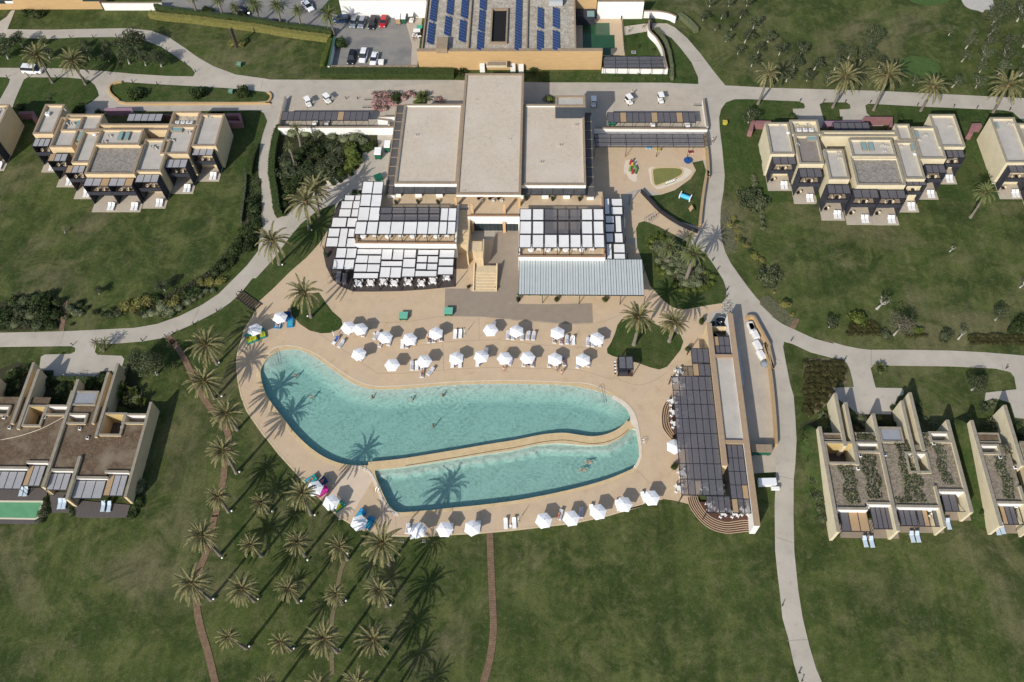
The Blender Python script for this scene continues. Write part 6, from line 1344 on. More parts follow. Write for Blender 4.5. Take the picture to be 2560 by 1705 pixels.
for nm_, s_ in (('dark_bed', '20:-100,300 150,200 270,230 200,470 -100,480'), ('dark_bed', '20:370,270 480,270 470,365 860,372 900,280 1000,275 990,330 900,440 640,580 400,560 280,480'), ('dark_bed', '20:1000,300 1140,220 1290,520 1340,600 1290,650 1120,600 960,570'), ('dark_bed', '23:770,570 860,662 1165,664 1230,510 1290,560 1330,760 830,800'), ('dark_bed', '20:1350,690 1370,740 1215,1500 1165,1490'), ('dark_bed', '23:355,760 500,700 520,800 600,1500;33:620,100 560,220 500,100;23:460,1400 430,1100')):
    m = MB(); m.sheet(pts(s_), .052); struct('planting_bed', m, mat(nm_, (.045, .04, .022)))
# vegetation on the planted roofs (belongs to the villas)
def roof_tufts(villa, rects, z, lf):
    for r in rects:
        m = MB(); n = int((r[2] - r[0]) * (r[3] - r[1]) * 34)
        for _ in range(n):
            x = random.uniform(r[0] - .2, r[2] + .2) ; y = random.uniform(r[1], r[3])
            if not r[0] - .5 < x < r[2] + .5: continue
            leaf_quad(m, Vector((x + .25 * sin(y * 1.3), y, z + random.uniform(.02, .35))), .2 * random.uniform(.6, 1.3), Vector((0, 0, .5)))
        m.build('roof_planting', lf, villa.root)['kind'] = 'stuff'
zr = 4.4 - .44
roof_tufts(v3, [rect('23', *q, zr) for q in ((712, 1118, 885, 1465), (893, 1020, 1090, 1420), (1203, 905, 1352, 1085), (1243, 1095, 1475, 1448), (1440, 835, 1515, 960), (1540, 925, 1705, 1295), (1205, 1405, 1350, 1452), (850, 830, 1030, 895))], zr, LOLIVE)
roof_tufts(v4, [rect('23', 2085, 1040, 2275, 1425, zr), rect('23', 2160, 930, 2235, 1020, zr)], zr, LOLIVE)
# ------------------------------------------------ trees
def tree_proto(name, lf, seed, h, R, n, s, lean=0.0, trunk=OBARK, clumps=11, sz=.7, multi=3, tw=.16, gap=False):
    random.seed(seed); r = thing(name, '', 'tree'); m = MB()
    fk = h * .42
    m.tube([(0, 0, -.05), (.08 + lean * .4, .05, fk * .5), (.12 + lean, .1, fk)], [tw * 1.5, tw * 1.1, tw], 7)
    ends = []
    for i in range(multi):
        a = 2 * pi * i / multi + random.uniform(-.4, .4); e = Vector((.12 + lean + cos(a) * R * .5, .1 + sin(a) * R * .5, h * .78))
        mid = Vector((.12 + lean, .1, fk)).lerp(e, .5) + Vector((random.uniform(-.2, .2), random.uniform(-.2, .2), .1)); m.tube([(.12 + lean, .1, fk - .05), mid, e], [tw * .8, tw * .55, tw * .25], 6); ends.append(e)
        for _ in range(2):
            e2 = mid + Vector((random.uniform(-.5, .5) * R, random.uniform(-.5, .5) * R, h * .2)); m.tube([mid, e2], [tw * .4, tw * .12], 5)
    m.build('trunk', trunk, r)
    c = MB(); blob(c, (.1 + lean, .1, h * .74), R, n, s, sz, clumps); c.build('crown', lf, r); return r
OL = [tree_proto('olive_tree', LOLIVE, 400 + i, 3.1, 1.75, 950, .15, .2 * (i - 1), tw=.12) for i in range(3)]
BO = [tree_proto('broad_tree', LOLIVE, 420 + i, 4.6, 2.6, 2300, .16, .1, tw=.2, clumps=16) for i in range(2)]
SP = [tree_proto('sparse_tree', LGREY, 440 + i, 2.9, 1.3, 130, .12, .3, clumps=6, multi=4) for i in range(2)]
random.seed(31)
def trees(protos, where, k, base, names, group, sc=1.0, R0=1.5):
    for i, q in enumerate(base):
        x, y, s_ = q if len(q) == 3 else (*q, sc); place(random.choice(protos), USED, W(k, x, y, .0), random.uniform(0, 6.28), names(i, len(base)) if callable(names) else names, group, s_)
ORD = ['first', 'second', 'third', 'fourth', 'fifth', 'sixth', 'seventh', 'eighth', 'ninth', 'tenth', 'eleventh', 'twelfth', 'thirteenth', 'fourteenth', 'fifteenth', 'sixteenth', 'seventeenth', 'eighteenth', 'nineteenth', 'twentieth']
og = 'pale-trunked olive trees of the golf orchard'
R1 = [('02', [(1760, 60, .85), (1930, 58, .85), (2090, 55, .85)]), ('03', [(15, 60, .3)]), ('02', [(1700, 182, .8), (1862, 168, .8), (2032, 160, .8)])]
def row(nm, k, L_):
    for i, q in enumerate(sorted(L_)): place(random.choice(OL), USED, W(k, q[0], q[1]), random.uniform(-.8, .8), '%s pale-trunked olive from the left, %s' % (ORD[i], nm), og, q[2] * random.uniform(.9, 1.1))
row('topmost orchard row', '02', [(1760, 60, .8), (1930, 58, .8), (2090, 55, .8)]); row('second orchard row', '02', [(1700, 182, .75), (1862, 168, .75), (2032, 160, .75)])
row('third orchard row', '02', [(1805, 270, .6), (1950, 270, .65), (2145, 262, 1.0)]); row('fourth orchard row', '02', [(1905, 372, .8), (2072, 380, 1.0), (2282, 378, .9)])
row('lowest orchard row', '02', [(2010, 482, .75), (2190, 475, .95), (2132, 592, 1.0)])
row('orchard patch between the tall palms', '03', [(65, 375, .85), (168, 490, 1.0), (360, 490, 1.0), (300, 612, 1.0), (480, 622, 1.1), (232, 728, 1.0), (415, 722, .8)])
row('patch beside second tall palm', '03', [(705, 520, .9), (662, 622, 1.0), (598, 735, .8), (895, 540, .9)])
row('right patch near the bunker', '03', [(1680, 315, .7), (1872, 325, .75), (2062, 225, 1.1), (2030, 325, 1.2), (2290, 190, 1.6)])
row('middle row above the right road', '03', [(1832, 432, 1.1), (2005, 432, 1.0), (2185, 425, 1.2), (1795, 550, 1.0), (1975, 545, 1.1), (2155, 552, 1.2), (2340, 420, 1.2)])
row('bottom row above the right road', '03', [(1362, 762, .7), (1710, 778, 1.0), (1922, 782, .9), (1955, 645, .9), (2120, 668, 1.2), (2312, 680, 1.2), (2345, 560, 1.1)])
for i, (x, y, s_, l) in enumerate(((980, 400, 1.0, 'broad dark tree on the golf course above the second palm'), (930, 520, .8, 'dark round tree just below the broad one on the golf course'), (785, 520, .65, 'dark round tree left of the pale bare patch on the golf course'), (700, 480, .55, 'small dark tree left in the dark golf course cluster'), (2090, 190, 1.05, 'dark tree touching the corner of the sand bunker'), (1060, 600, .6, 'dark tree left of the small putting green'))):
    place(random.choice(BO), USED, W('03', x, y), random.uniform(0, 6), l, 'dark broad trees of the golf course', s_)
og = 'olive trees between the two lanes at the left'
def row2(nm, k, L_, P_=OL):
    for i, q in enumerate(sorted(L_)): place(random.choice(P_), USED, W(k, q[0], q[1]), random.uniform(-.8, .8), '%s olive tree from the left %s' % (ORD[i], nm), og, q[2])
row2('in the upper row between the two left lanes', '00', [(20, 420, 1.1), (200, 420, 1.2), (400, 400, .7), (755, 432, .8), (958, 432, .7), (1070, 430, .8)])
row2('in the lower row between the two left lanes', '00', [(75, 525, 1.5), (445, 528, 1.0), (800, 532, 1.1), (975, 552, 1.1)])
row2('in the clump where the lanes meet', '00', [(1155, 570, .95), (1230, 470, 1.25), (1300, 585, .8), (1440, 595, .9)], BO)
place(BO[0], USED, W('20', 1400, 305), 1.0, 'broad grey-green tree on the lawn beside the left villas', 'broad garden trees', 1.05); place(BO[1], USED, W('20', 1290, 240), 2.0, 'smaller broad tree just behind the one beside the left villas', 'broad garden trees', .9)
place(BO[0], USED, W('23', 1885, 445), -.4, 'grey-green olive leaning over the lawn between the right villas', 'broad garden trees', .75)
place(OL[0], USED, W('02', 2105, 1095), 0, 'round olive on a white trunk left of the pink wall', 'small garden trees', 1.15)
place(OL[1], USED, W('10', 1470, 1095), 0, 'bare-looking small tree in the border inside the curving road', 'small garden trees', .9)
place(OL[2], USED, W('10', 885, 1125), 0, 'small young tree alone on the left lawn', 'small garden trees', .7)
place(SP[0], USED, W('10', 580, 580), 0, 'thin sapling alone in the middle of the left lawn', 'small garden trees', .5)
place(SP[1], USED, W('13', 1690, 745), 0, 'thin sapling alone in the middle of the right lawn', 'small garden trees', .6)
place(SP[0], USED, W('13', 2315, 1065), 0, 'thin sapling near the right edge of the right lawn', 'small garden trees', .8)
place(SP[1], USED, W('13', 1040, 1255), 0, 'straggly grey tree with white limbs above the mounded planting', 'small garden trees', 1.3)
place(SP[0], USED, W('13', 1765, 1525), .5, 'bare leaning white-limbed tree at the lower edge of the right lawn', 'small garden trees', .9)
place(OL[2], USED, W('13', 2095, 1355), .5, 'small tree with a white trunk at the lower right of the right lawn', 'small garden trees', 1.0)
place(OL[0], USED, W('13', 615, 1420), .5, 'small tree with a white foot left of the mounded planting', 'small garden trees', .75)
bt = tree_proto('bare_tree', mat('grey_twigs', (.10, .095, .06), .9), 470, 5.4, 2.9, 1500, .13, .3, trunk=mat('grey_bark', (.3, .27, .22), .9), clumps=20, multi=7, tw=.17, sz=.75)
place(bt, USED, W('13', 1190, 1490), 0, 'big half-bare grey tree with spreading limbs below the right lawn', 'small garden trees', 1.0)
# ------------------------------------------------ date palms
def crown_mesh(seed, n, L_, lf, dry=.1, leaflets=24, droop=1.0, lw=.06):
    random.seed(seed); m = MB()
    for i in range(n):
        az = i * 2.399 + random.uniform(-.2, .2); t = (i + .5) / n
        el = radians(82 - 112 * t ** .85 + random.uniform(-7, 7)); l = L_ * random.uniform(.85, 1.08) * (1 - .25 * (t < .15))
        P = []; p = Vector((cos(az) * .12, sin(az) * .12, .05)); e = el; S = 9
        for k in range(S + 1):
            P.append(p.copy()); p = p + Vector((cos(az) * cos(e), sin(az) * cos(e), sin(e))) * (l / S); e -= radians(7.5 * droop) * (1 + .5 * k / S) * max(.3, cos(e))
        side = Vector((-sin(az), cos(az), 0)); tw = random.uniform(-.5, .5)
        for k in range(S): # rachis strip
            a, b = P[k], P[k + 1]; w1 = .045 * (1 - k / S) + .012; m.add([a - side * w1, a + side * w1, b + side * w1 * .8, b - side * w1 * .8], [(0, 1, 2, 3)])
        for j in range(leaflets):
            u = .12 + .88 * j / leaflets; q = u * S; k = min(S - 1, int(q)); c = P[k].lerp(P[k + 1], q - k); d = (P[k + 1] - P[k]).normalized(); up = side.cross(d).normalized()
            ll = .5 * (sin(pi * min(1, .18 + .8 * u)) ** .6) * random.uniform(.8, 1.1) * L_ / 3.4
            for sg in (-1, 1):
                dr = (side * sg * cos(tw * sg) * .62 + d * .95 + up * -.28 * random.uniform(.3, 1.5)).normalized()
                wv = d.cross(dr).normalized().cross(dr) * lw
                m.add([c - wv * .5, c + wv * .5, c + dr * ll * .6 + wv * .55, c + dr * ll, c + dr * ll * .55 - wv * .5], [(0, 1, 2, 3, 4)])
    random.seed(seed + 1)
    return m
TEMPL = {}
for k, (sd_, n, L_, lf, dr) in enumerate(((1, 42, 3.3, LPALM, .9), (2, 36, 3.3, LPALM, 1.05), (3, 46, 3.3, LPALM, .8), (4, 30, 3.3, LPALM, 1.0), (5, 40, 3.3, LPALM2, 1.1), (6, 24, 3.3, LPALM2, .7))):
    TEMPL[k] = crown_mesh(sd_, n, L_, lf, droop=dr).build('crown', lf)
CT = MB()
for i in range(70):
    a = random.uniform(0, 2 * pi); z = random.uniform(-.9, .1); CT.obox((cos(a) * (.26 + .1 * z), sin(a) * (.26 + .1 * z), z), .09, .12, .3, a, .5)
CT.ball((0, 0, -.1), .34, 9, 6, (1, 1, 1.2)); CROWNBASE = CT.build('frond_bases', mat('frond_base', (.26, .17, .08), .9, (.16, .10, .05), 3, .8))
def dead_mesh(seed, n):
    random.seed(seed); m = MB()
    for i in range(n):
        az = random.uniform(0, 6.28); l = random.uniform(1.3, 2.2); P = [Vector((cos(az) * r_, sin(az) * r_, z_)) for r_, z_ in ((.2, -.05), (l * .38, -.25), (l * .62, -.8), (l * .66, -l * .75))]; sd_ = Vector((-sin(az), cos(az), 0))
        for k in range(3):
            for s_ in (-1, 1):
                for j in range(3): c = P[k].lerp(P[k + 1], j / 3); e = P[k].lerp(P[k + 1], min(1, j / 3 + .5)); m.add([c, c.lerp(e, .5) + sd_ * s_ * .1, e + sd_ * s_ * .16], [(0, 1, 2)])
    return m.build('dead_fronds', LPDRY)
DEAD = [dead_mesh(5, 9), dead_mesh(6, 14)]
for o in list(TEMPL.values()) + [CROWNBASE] + DEAD: COL.objects.unlink(o)
def palm(k, b, c, r, label, var=None, group='date palms', k2=None, hf=None, tr=.24):
    B0 = W(k, *b); C0 = (WIN[k2 or k][0] + c[0] / WIN[k2 or k][2], WIN[k2 or k][1] + c[1] / WIN[k2 or k][2])
    best = (1e9, 7)
    for i in range(20, 260):
        hh = i * .05; q = PX(B0.x, B0.y, hh); e = hypot(q[0] - C0[0], q[1] - C0[1])
        if e < best[0]: best = (e, hh)
    hh = min(10.0, max(1.6, best[1])) if hf is None else hf
    T = U(*C0, hh); t = thing('palm_tree', label, 'palm tree', B0, group)
    m = MB(); n = 7; PL = []; RD = []
    for i in range(n + 1):
        u = i / n; q = B0.lerp(T, u); bend = sin(pi * u) * .12; PL.append(Vector((q.x + bend, q.y - bend * .5, hh * u - (.05 if i == 0 else 0) - .15 * (i == n)))); RD.append(tr * (1.25 - .35 * u) * (1.0 if i else 1.25))
    m.tube(PL, RD, 8); m.build('trunk', BARK, t)
    e = U(C0[0] + r / WIN[k2 or k][2], C0[1], hh); R_ = (e - T).length
    v = random.randrange(4) if var is None else var
    cr = TEMPL[v].copy(); COL.objects.link(cr); cr.parent = t; cr.location = T - B0; s_ = R_ / 3.15 * random.uniform(1.0, 1.08); cr.scale = (s_, s_, s_ * random.uniform(.9, 1.1)); cr.rotation_euler = (random.uniform(-.08, .08), random.uniform(-.08, .08), random.uniform(0, 6.28))
    KIDS.setdefault(t.name, []).append(cr)
    if random.random() < .75:
        dc = DEAD[random.randrange(2)].copy(); COL.objects.link(dc); dc.parent = t; dc.location = T - B0; dc.scale = (s_, s_, s_ * .9); dc.rotation_euler = (0, 0, random.uniform(0, 6.28))
    cb_ = CROWNBASE.copy(); COL.objects.link(cb_); cb_.parent = t; cb_.location = T - B0 + Vector((0, 0, .1)); cb_.scale = (s_, s_, s_)
    return t
random.seed(41)
g1 = 'date palms along the upper right road'
palm('02', (2190, 930), (75 - 2207 + 0, 0), 0, '') if False else None
palm('02', (2190, 930), (75, 665), 130, 'leftmost date palm of the row along the upper right road', None, g1, '03')
palm('03', (645, 960), (762, 690), 152, 'second date palm from the left along the upper right road', None, g1)
palm('03', (1010, 985), (1135, 672), 165, 'third date palm from the left along the upper right road', None, g1)
palm('03', (1430, 990), (1542, 775), 145, 'fourth date palm from the left along the upper right road', None, g1)
palm('03', (2075, 1005), (2205, 765), 175, 'rightmost date palm along the upper right road', None, g1)
palm('13', (1875, 440), (2010, 215), 110, 'leaning palm beside the block at the right edge, green crown', 4)
g2 = 'palms beside the left lane'
palm('00', (470, 740), (330, 500), 130, 'left palm of the pair beside the white van', None, g2); palm('00', (765, 755), (645, 550), 135, 'right palm of the pair beside the white van', None, g2)
g3 = 'palms of the upper car park'
for i, (k, b, c, r) in enumerate((('00', (1760, 150), (1705, -30), 65), ('00', (1990, 170), (1940, -5), 70), ('00', (2130, 190), (2085, 60), 60), ('00', (2315, 205), (2262, 35), 90), ('01', (225, 240), (185, 50), 80), ('01', (405, 270), (365, 90), 70), ('01', (700, 320), (645, 140), 95))):
    palm(k, b, c, r, '%s palm from the left along the upper car park hedge' % ORD[i], 4, g3)
g4 = 'palms around the restaurant corner'
palm('11', (560, 420), (525, 185), 150, 'palm hidden half behind its neighbour at the garden corner', None, g4); palm('11', (470, 540), (440, 300), 185, 'big palm at the tip of the wedge lawn by the garden corner', None, g4)
palm('11', (208, 862), (148, 652), 175, 'palm at the upper edge of the wedge-shaped lawn by the road', None, g4); palm('11', (490, 1332), (432, 1112), 170, 'lone palm on the kidney-shaped lawn by the restaurant', None, g4)
palm('01', (400, 1305), (358, 1135), 62, 'slim palm against the white retaining wall of the garden', 5, g4); palm('01', (350, 1490), (293, 1305), 55, 'thin sparse palm at the left of the walled garden', 5, g4)
g5 = 'palms of the big oval lawn'
palm('12', (1380, 850), (1405, 705), 100, 'left palm in the round bed of the oval lawn', 4, g5, tr=.3); palm('12', (1575, 765), (1583, 620), 70, 'upper slim palm in the round bed of the oval lawn', 5, g5, tr=.25); palm('12', (1545, 1000), (1618, 765), 125, 'thick-trunked palm at the front of the round bed', 4, g5, tr=.36)
g6 = 'palms on the lawn by the kiosk'
palm('12', (1085, 1575), (1128, 1325), 165, 'left palm on the lawn behind the kiosk', None, g6, tr=.3); palm('12', (1400, 1545), (1440, 1370), 145, 'right palm on the lawn behind the kiosk', None, g6, tr=.3)
g7 = 'date palms in a line along the winding boardwalk'
for i, (b, c, r) in enumerate((((1935, 215), (1840, 45), 172), ((1910, 520), (1820, 370), 158), ((2115, 800), (2020, 655), 160), ((2105, 1185), (1988, 985), 155), ((2035, 1530), (1945, 1400), 118))):
    palm('20', b, c, r, '%s palm from the top of the line along the winding boardwalk' % ORD[i], None, g7)
g8 = 'date palms of the grove below the pools'
def grove(rown, L_):
    for i, (k, b, c, r) in enumerate(L_): palm(k, b, c, r, '%s palm from the left in the %s row of the palm grove' % (ORD[i], rown), None, g8)
grove('first', (('21', (105, 1540), (45, 1450), 100), ('21', (490, 1555), (410, 1372), 155)))
grove('second', (('30', (1960, 435), (1800, 265), 158), ('30', (2330, 445), (2232, 348), 105), ('31', (435, 445), (365, 325), 120), ('31', (815, 475), (738, 365), 138), ('31', (1190, 520), (1130, 335), 205)))
grove('third', (('30', (1880, 835), (1712, 690), 190), ('30', (2265, 845), (2158, 738), 168), ('31', (375, 855), (290, 738), 118), ('31', (765, 870), (705, 788), 108), ('31', (1165, 890), (1100, 755), 150)))
grove('fourth', (('30', (2195, 1265), (2035, 1168), 120), ('31', (315, 1280), (222, 1215), 120), ('31', (725, 1300), (603, 1185), 175), ('31', (1115, 1310), (1045, 1192), 180)))
grove('lowest', (('31', (150, 1680), (75, 1590), 110), ('31', (640, 1690), (560, 1600), 150), ('31', (970, 1700), (895, 1590), 165), ('31', (1010, 1980), (940, 1880), 170), ('31', (1090, 2300), (1020, 2200), 170)))
t = thing('cluster_palm', 'small three-headed palm by the driveway of the left villas', 'palm tree', W('20', 925, 105))
for i, (dx, dy, h_) in enumerate(((-.7, .6, 2.4), (.3, .2, 1.9), (.9, .9, 2.2))):
    m = MB(); o = t.location; m.tube([(o.x, o.y, 0), (o.x + dx * .6, o.y + dy * .6, h_ * .6), (o.x + dx, o.y + dy, h_)], [.18, .14, .13], 7); m.build('trunk', BARK, t)
    cr = TEMPL[5].copy(); COL.objects.link(cr); cr.parent = t; cr.location = (dx, dy, h_); cr.scale = (.4, .4, .45)
# sand bunker and putting greens
m = MB(); m.sheet(smooth(pts('03:1808,-30 1815,40 1870,80 1940,95 1985,112 2010,85 2105,90 2080,30 2040,-40'), 3), .03); struct('sand_bunker', m, mat('bunker_sand', (.45, .43, .39), .95, (.38, .36, .33), .8, .7))
m = MB(); m.sheet(smooth(pts('03:1235,560 1290,515 1400,502 1520,525 1595,580 1590,640 1480,675 1330,670 1250,625'), 3), .02); struct('putting_green', m, GREEN)
m = MB(); m.sheet(smooth(pts('03:1290,-60 1340,10 1450,45 1570,45 1680,10 1720,-60'), 3), .02); struct('putting_green', m, GREEN)
# ---------------------------------------------------------------- car park, vehicles
m = MB(); m.sheet(pts('00:1445,-200 1440,30 1405,85 1500,130 1700,155 1960,190 2352,235;01:690,325 650,588 1436,588 1482,150 768,157 742,0 780,-200'), .05); struct('car_park', m, ASPH)
m = MB(); m.sheet(pts('01:560,105 600,60 700,-60 742,0 766,155 690,120'), .06); struct('verge', m, GRASSB)
m = MB(); m.sheet(pts('01:1380,588 1390,400 1340,220 1240,150 1482,150 1438,588'), .054); struct('pavement', m, PLAZA)
lm = MB(); LINE = mat('yellow_line', (.42, .36, .18), .9)
for x in range(840, 1210, 78): a, b = W('01', x + 12, 165), W('01', x, 262); lm.ribbon([a, b], .1, .05, .0545)
for x in (905, 1000, 1095): a, b = W('01', x + 18, 455), W('01', x, 570); lm.ribbon([a, b], .1, .05, .0545)
a, b = W('01', 940, 322), W('01', 1190, 322); lm.ribbon([a, b], .1, .05, .0545); struct('parking_lines', lm, LINE)
m = MB(); m.sheet(pts('01:740,340 790,370 822,425 740,425 700,400'), .085); struct('verge', m, GRASSB)
TYRE = mat('tyre_rubber', (.02, .02, .02), .8); RIM = mat('wheel_rim', (.35, .36, .37), .35, metal=.7); CGL = mat('car_glass', (.015, .02, .025), .08, spec=.7)
LAMP = mat('lamp_clear', (.7, .7, .72), .2); TAILM = mat('tail_red', (.4, .02, .02), .3)
def loft(m, st, sm=True):
    """stations (x, half width, z0, z1, top inset)"""
    n = len(st); vs = []
    for x, w_, z0, z1, ins in st: vs += [(x, -w_, z0), (x, -w_ * 1.02, (z0 + z1) * .5), (x, -w_ + ins, z1), (x, w_ - ins, z1), (x, w_ * 1.02, (z0 + z1) * .5), (x, w_, z0)]
    fs = []
    for i in range(n - 1):
        for k in range(6): a = i * 6 + k; b = i * 6 + (k + 1) % 6; fs.append((a, a + 6, b + 6, b))
    fs += [tuple(range(6)), tuple(range(n * 6 - 1, n * 6 - 7, -1))]
    m.add(vs, fs, False); return m
def car_proto(name, kind, paint):
    r = thing(name, '', 'car'); L_, Wd, H_ = {'sedan': (4.5, .9, 1.43), 'suv': (4.5, .93, 1.68), 'van': (5.0, .96, 1.92), 'small': (4.0, .86, 1.48)}[kind]
    h = L_ / 2; bz = .92 if kind != 'van' else 1.05
    m = MB(); loft(m, [(-h, Wd * .86, .35, bz * .85, .12), (-h + .12, Wd * .97, .25, bz, .1), (-h * .5, Wd, .22, bz + .03, .08), (h * .3, Wd, .22, bz + .02, .08), (h * .55, Wd * .99, .22, bz - .02, .12), (h - .25, Wd * .93, .25, bz * .84, .2), (h, Wd * .78, .35, bz * .68, .25)]); body = m.build('body', paint, r)
    if kind == 'sedan': cs = [(-h + .55, Wd * .84, bz, bz + .03, .05), (-h + 1.05, Wd * .82, bz, H_ - .04, .16), (-.1, Wd * .84, bz, H_, .17), (.35, Wd * .84, bz, H_ - .05, .17), (h * .52, Wd * .86, bz - .02, bz + .03, .08)]
    elif kind == 'van': cs = [(-h + .08, Wd * .9, bz, H_ - .08, .12), (-h + .35, Wd * .93, bz, H_, .14), (.7, Wd * .93, bz, H_, .14), (h * .45, Wd * .92, bz, H_ - .12, .15), (h * .78, Wd * .9, bz - .05, bz + .05, .08)]
    else: cs = [(-h + .1, Wd * .82, bz, bz + .1, .06), (-h + .4, Wd * .84, bz, H_ - .06, .15), (-.2, Wd * .86, bz, H_, .16), (.35, Wd * .86, bz, H_ - .05, .16), (h * .52, Wd * .87, bz - .02, bz + .03, .08)]
    m = MB(); loft(m, cs); m.build('cabin_glass', CGL, r)
    a, b, c = cs[1], cs[2], cs[3]; m = MB()
    rw = [(s_[0], s_[1] - s_[4] + .02, s_[3]) for s_ in (a, b, c)]
    m.add([q for x, w_, z in rw for q in ((x, -w_, z - .03), (x, -w_, z + .015), (x, w_, z + .015), (x, w_, z - .03))], [(0, 4, 5, 1), (1, 5, 6, 2), (2, 6, 7, 3), (4, 8, 9, 5), (5, 9, 10, 6), (6, 10, 11, 7), (0, 1, 2, 3), (8, 11, 10, 9)]); m.build('roof', paint, r)
    for sx in (-h * .62, h * .62):
        for sy in (-1, 1):
            m = MB(); m.tube([(sx, sy * (Wd - .2), .33), (sx, sy * (Wd + .01), .33)], .33, 12); wq = m.build('wheel', TYRE, r)
            m = MB(); m.tube([(sx, sy * (Wd + .012), .33), (sx, sy * (Wd + .03), .33)], .2, 8); m.build('rim', RIM, wq)
    for sy in (-1, 1):
        m = MB(); m.obox((h - .1, sy * Wd * .66, bz * .66), .22, .34, .14, sy * -.35); m.build('headlight', LAMP, r)
        m = MB(); m.obox((-h + .03, sy * Wd * .72, bz * .78), .1, .3, .14); m.build('tail_light', TAILM, r)
        m = MB(); m.obox((h * .33, sy * (Wd + .07), bz + .08), .16, .16, .12); m.build('mirror', paint, r)
    return r
PNT = {'white': mat('paint_white', (.75, .76, .78), .25, spec=.6), 'silver': mat('paint_silver', (.30, .33, .37), .3, metal=.5, spec=.6), 'black': mat('paint_black', (.012, .013, .016), .15, spec=.7), 'red': mat('paint_red', (.42, .012, .018), .2, spec=.6),
       'blue': mat('paint_blue', (.02, .045, .12), .2, spec=.7), 'steel': mat('paint_steel', (.10, .17, .30), .25, metal=.3, spec=.6)}
def car(label, k, x, y, head, kind, paint, group='cars in the upper car park', name='parked_car', cat='car'):
    pr = car_proto(name, kind, PNT[paint]); pr.location = W(k, x, y, .05); pr.rotation_euler = (0, 0, radians(head)); tag(pr, label, cat, group); return pr
car('dark blue car parked side-on at the foot of the tall white wall', '01', 762, 190, 185, 'suv', 'blue')
car('silver-grey car, left of the two grey ones below the tall white wall', '01', 875, 215, -97, 'small', 'silver'); car('silver-grey car, right of the two grey ones below the tall white wall', '01', 947, 218, -97, 'small', 'silver')
car('black car between the grey cars and the red car', '01', 1043, 222, -96, 'suv', 'black'); car('bright red car below the tall white wall', '01', 1138, 210, -95, 'small', 'red')
car('black car, darkest of the three near the low car park wall', '01', 858, 530, -95, 'suv', 'black'); car('white car, middle of the three near the low car park wall', '01', 960, 515, -94, 'suv', 'white'); car('white car, rightmost of the three near the low car park wall', '01', 1055, 540, -94, 'sedan', 'white')
car('white car driving diagonally across the upper car park', '01', 465, 68, -52, 'sedan', 'white', name='car'); car('black car against the dark hedge, leftmost of three', '01', 195, 222, -8, 'sedan', 'black')
car('pale steel-blue car against the dark hedge, middle of three', '01', 350, 262, -8, 'small', 'steel'); car('black car against the dark hedge, rightmost of three', '01', 520, 282, -6, 'sedan', 'black')
car('black car near the palms at the top of the car park', '00', 2170, 110, -12, 'sedan', 'black'); car('small blue car half hidden by shrubs behind the golden hedge', '00', 1955, 165, -8, 'small', 'steel')
car('white minivan driving along the left lane', '00', 300, 640, -4, 'van', 'white', 'vehicles on the lanes', 'minivan', 'van')
# ---- golf buggies
SEATM = mat('seat_dark', (.03, .03, .035), .7)
def buggy(paint=WHITE, seat=SEATM, name='golf_buggy'):
    r = thing(name, '', 'golf buggy')
    m = MB(); loft(m, [(-1.15, .5, .25, .62, .08), (-.9, .58, .22, .75, .06), (-.35, .6, .22, .72, .05), (-.2, .6, .22, .36, .02), (.45, .6, .22, .36, .02), (.6, .58, .25, .78, .06), (1.1, .5, .3, .62, .12)]); m.build('body', paint, r)
    m = MB(); m.box(-.75, -.5, .72, -.2, .5, .86); m.obox((-.78, 0, 1.05), .12, 1.0, .45, 0, -.15); m.build('seat', seat, r)
    m = MB(); m.box(-1.0, -.62, 1.86, .75, .62, 1.93); m.build('roof', paint, r)
    for x, x2 in ((-.95, -.9), (.7, .95)):
        for y in (-.55, .55): m = MB(); m.tube([(x2, y, .6), (x, y, 1.86)], .025, 5); m.build('roof_post', BLACK, r)
    m = MB(); m.add([(.95, -.5, .8), (.95, .5, .8), (.72, .5, 1.8), (.72, -.5, 1.8)], [(0, 1, 2, 3), (3, 2, 1, 0)]); g = m.build('windscreen', seethru('screen', (.1, .12, .13), .8, (1, 1, 1)), r)
    for x in (-.75, .8):
        for y in (-.55, .55): m = MB(); m.tube([(x, y - .09, .23), (x, y + .09, .23)], .23, 10); m.build('wheel', TYRE, r)
    m = MB(); m.box(-1.25, -.45, .45, -1.0, .45, .95); m.build('bag_rack', SEATM, r)
    return r
BG = buggy(); BGG = buggy(PNT['silver'], mat('seat_white', (.7, .7, .7), .7)); 
for x, y, hd, l in ((470, 935, -120, 'white golf buggy, left of the pair on the left plaza'), (640, 905, -110, 'white golf buggy, right of the pair on the left plaza')): place(BG, USED, W('01', x, y, .05), radians(hd + 60), l, 'golf buggies')
place(BG, USED, W('02', 725, 935, .05), radians(-90), 'white golf buggy standing in the shadow of the tower', 'golf buggies')
place(BG, USED, W('02', 1042, 915, .05), radians(-62), 'white golf buggy with a person standing behind it on the right plaza', 'golf buggies'); place(BG, USED, W('02', 1322, 900, .05), radians(-80), 'white golf buggy on the right of the right plaza', 'golf buggies')
place(BG, USED, W('02', 1252, 1110, .05), radians(-90), 'golf buggy under the middle of the right buggy shelter', 'golf buggies'); place(BG, USED, W('02', 1562, 1115, .05), radians(-90), 'golf buggy under the right end of the right buggy shelter', 'golf buggies')
place(BG, USED, W('01', 530, 1095, .05), radians(-90), 'golf buggy, left of two under the left buggy shelter', 'golf buggies'); place(BG, USED, W('01', 635, 1095, .05), radians(-90), 'golf buggy, right of two under the left buggy shelter', 'golf buggies')
place(BG, USED, W('01', 1387, 185, .05), radians(-90), 'white golf buggy beside the green cart at the car park wall', 'golf buggies'); place(BG, USED, W('01', 1435, 325, .05), radians(180), 'white golf buggy with two people at the service building side', 'golf buggies')
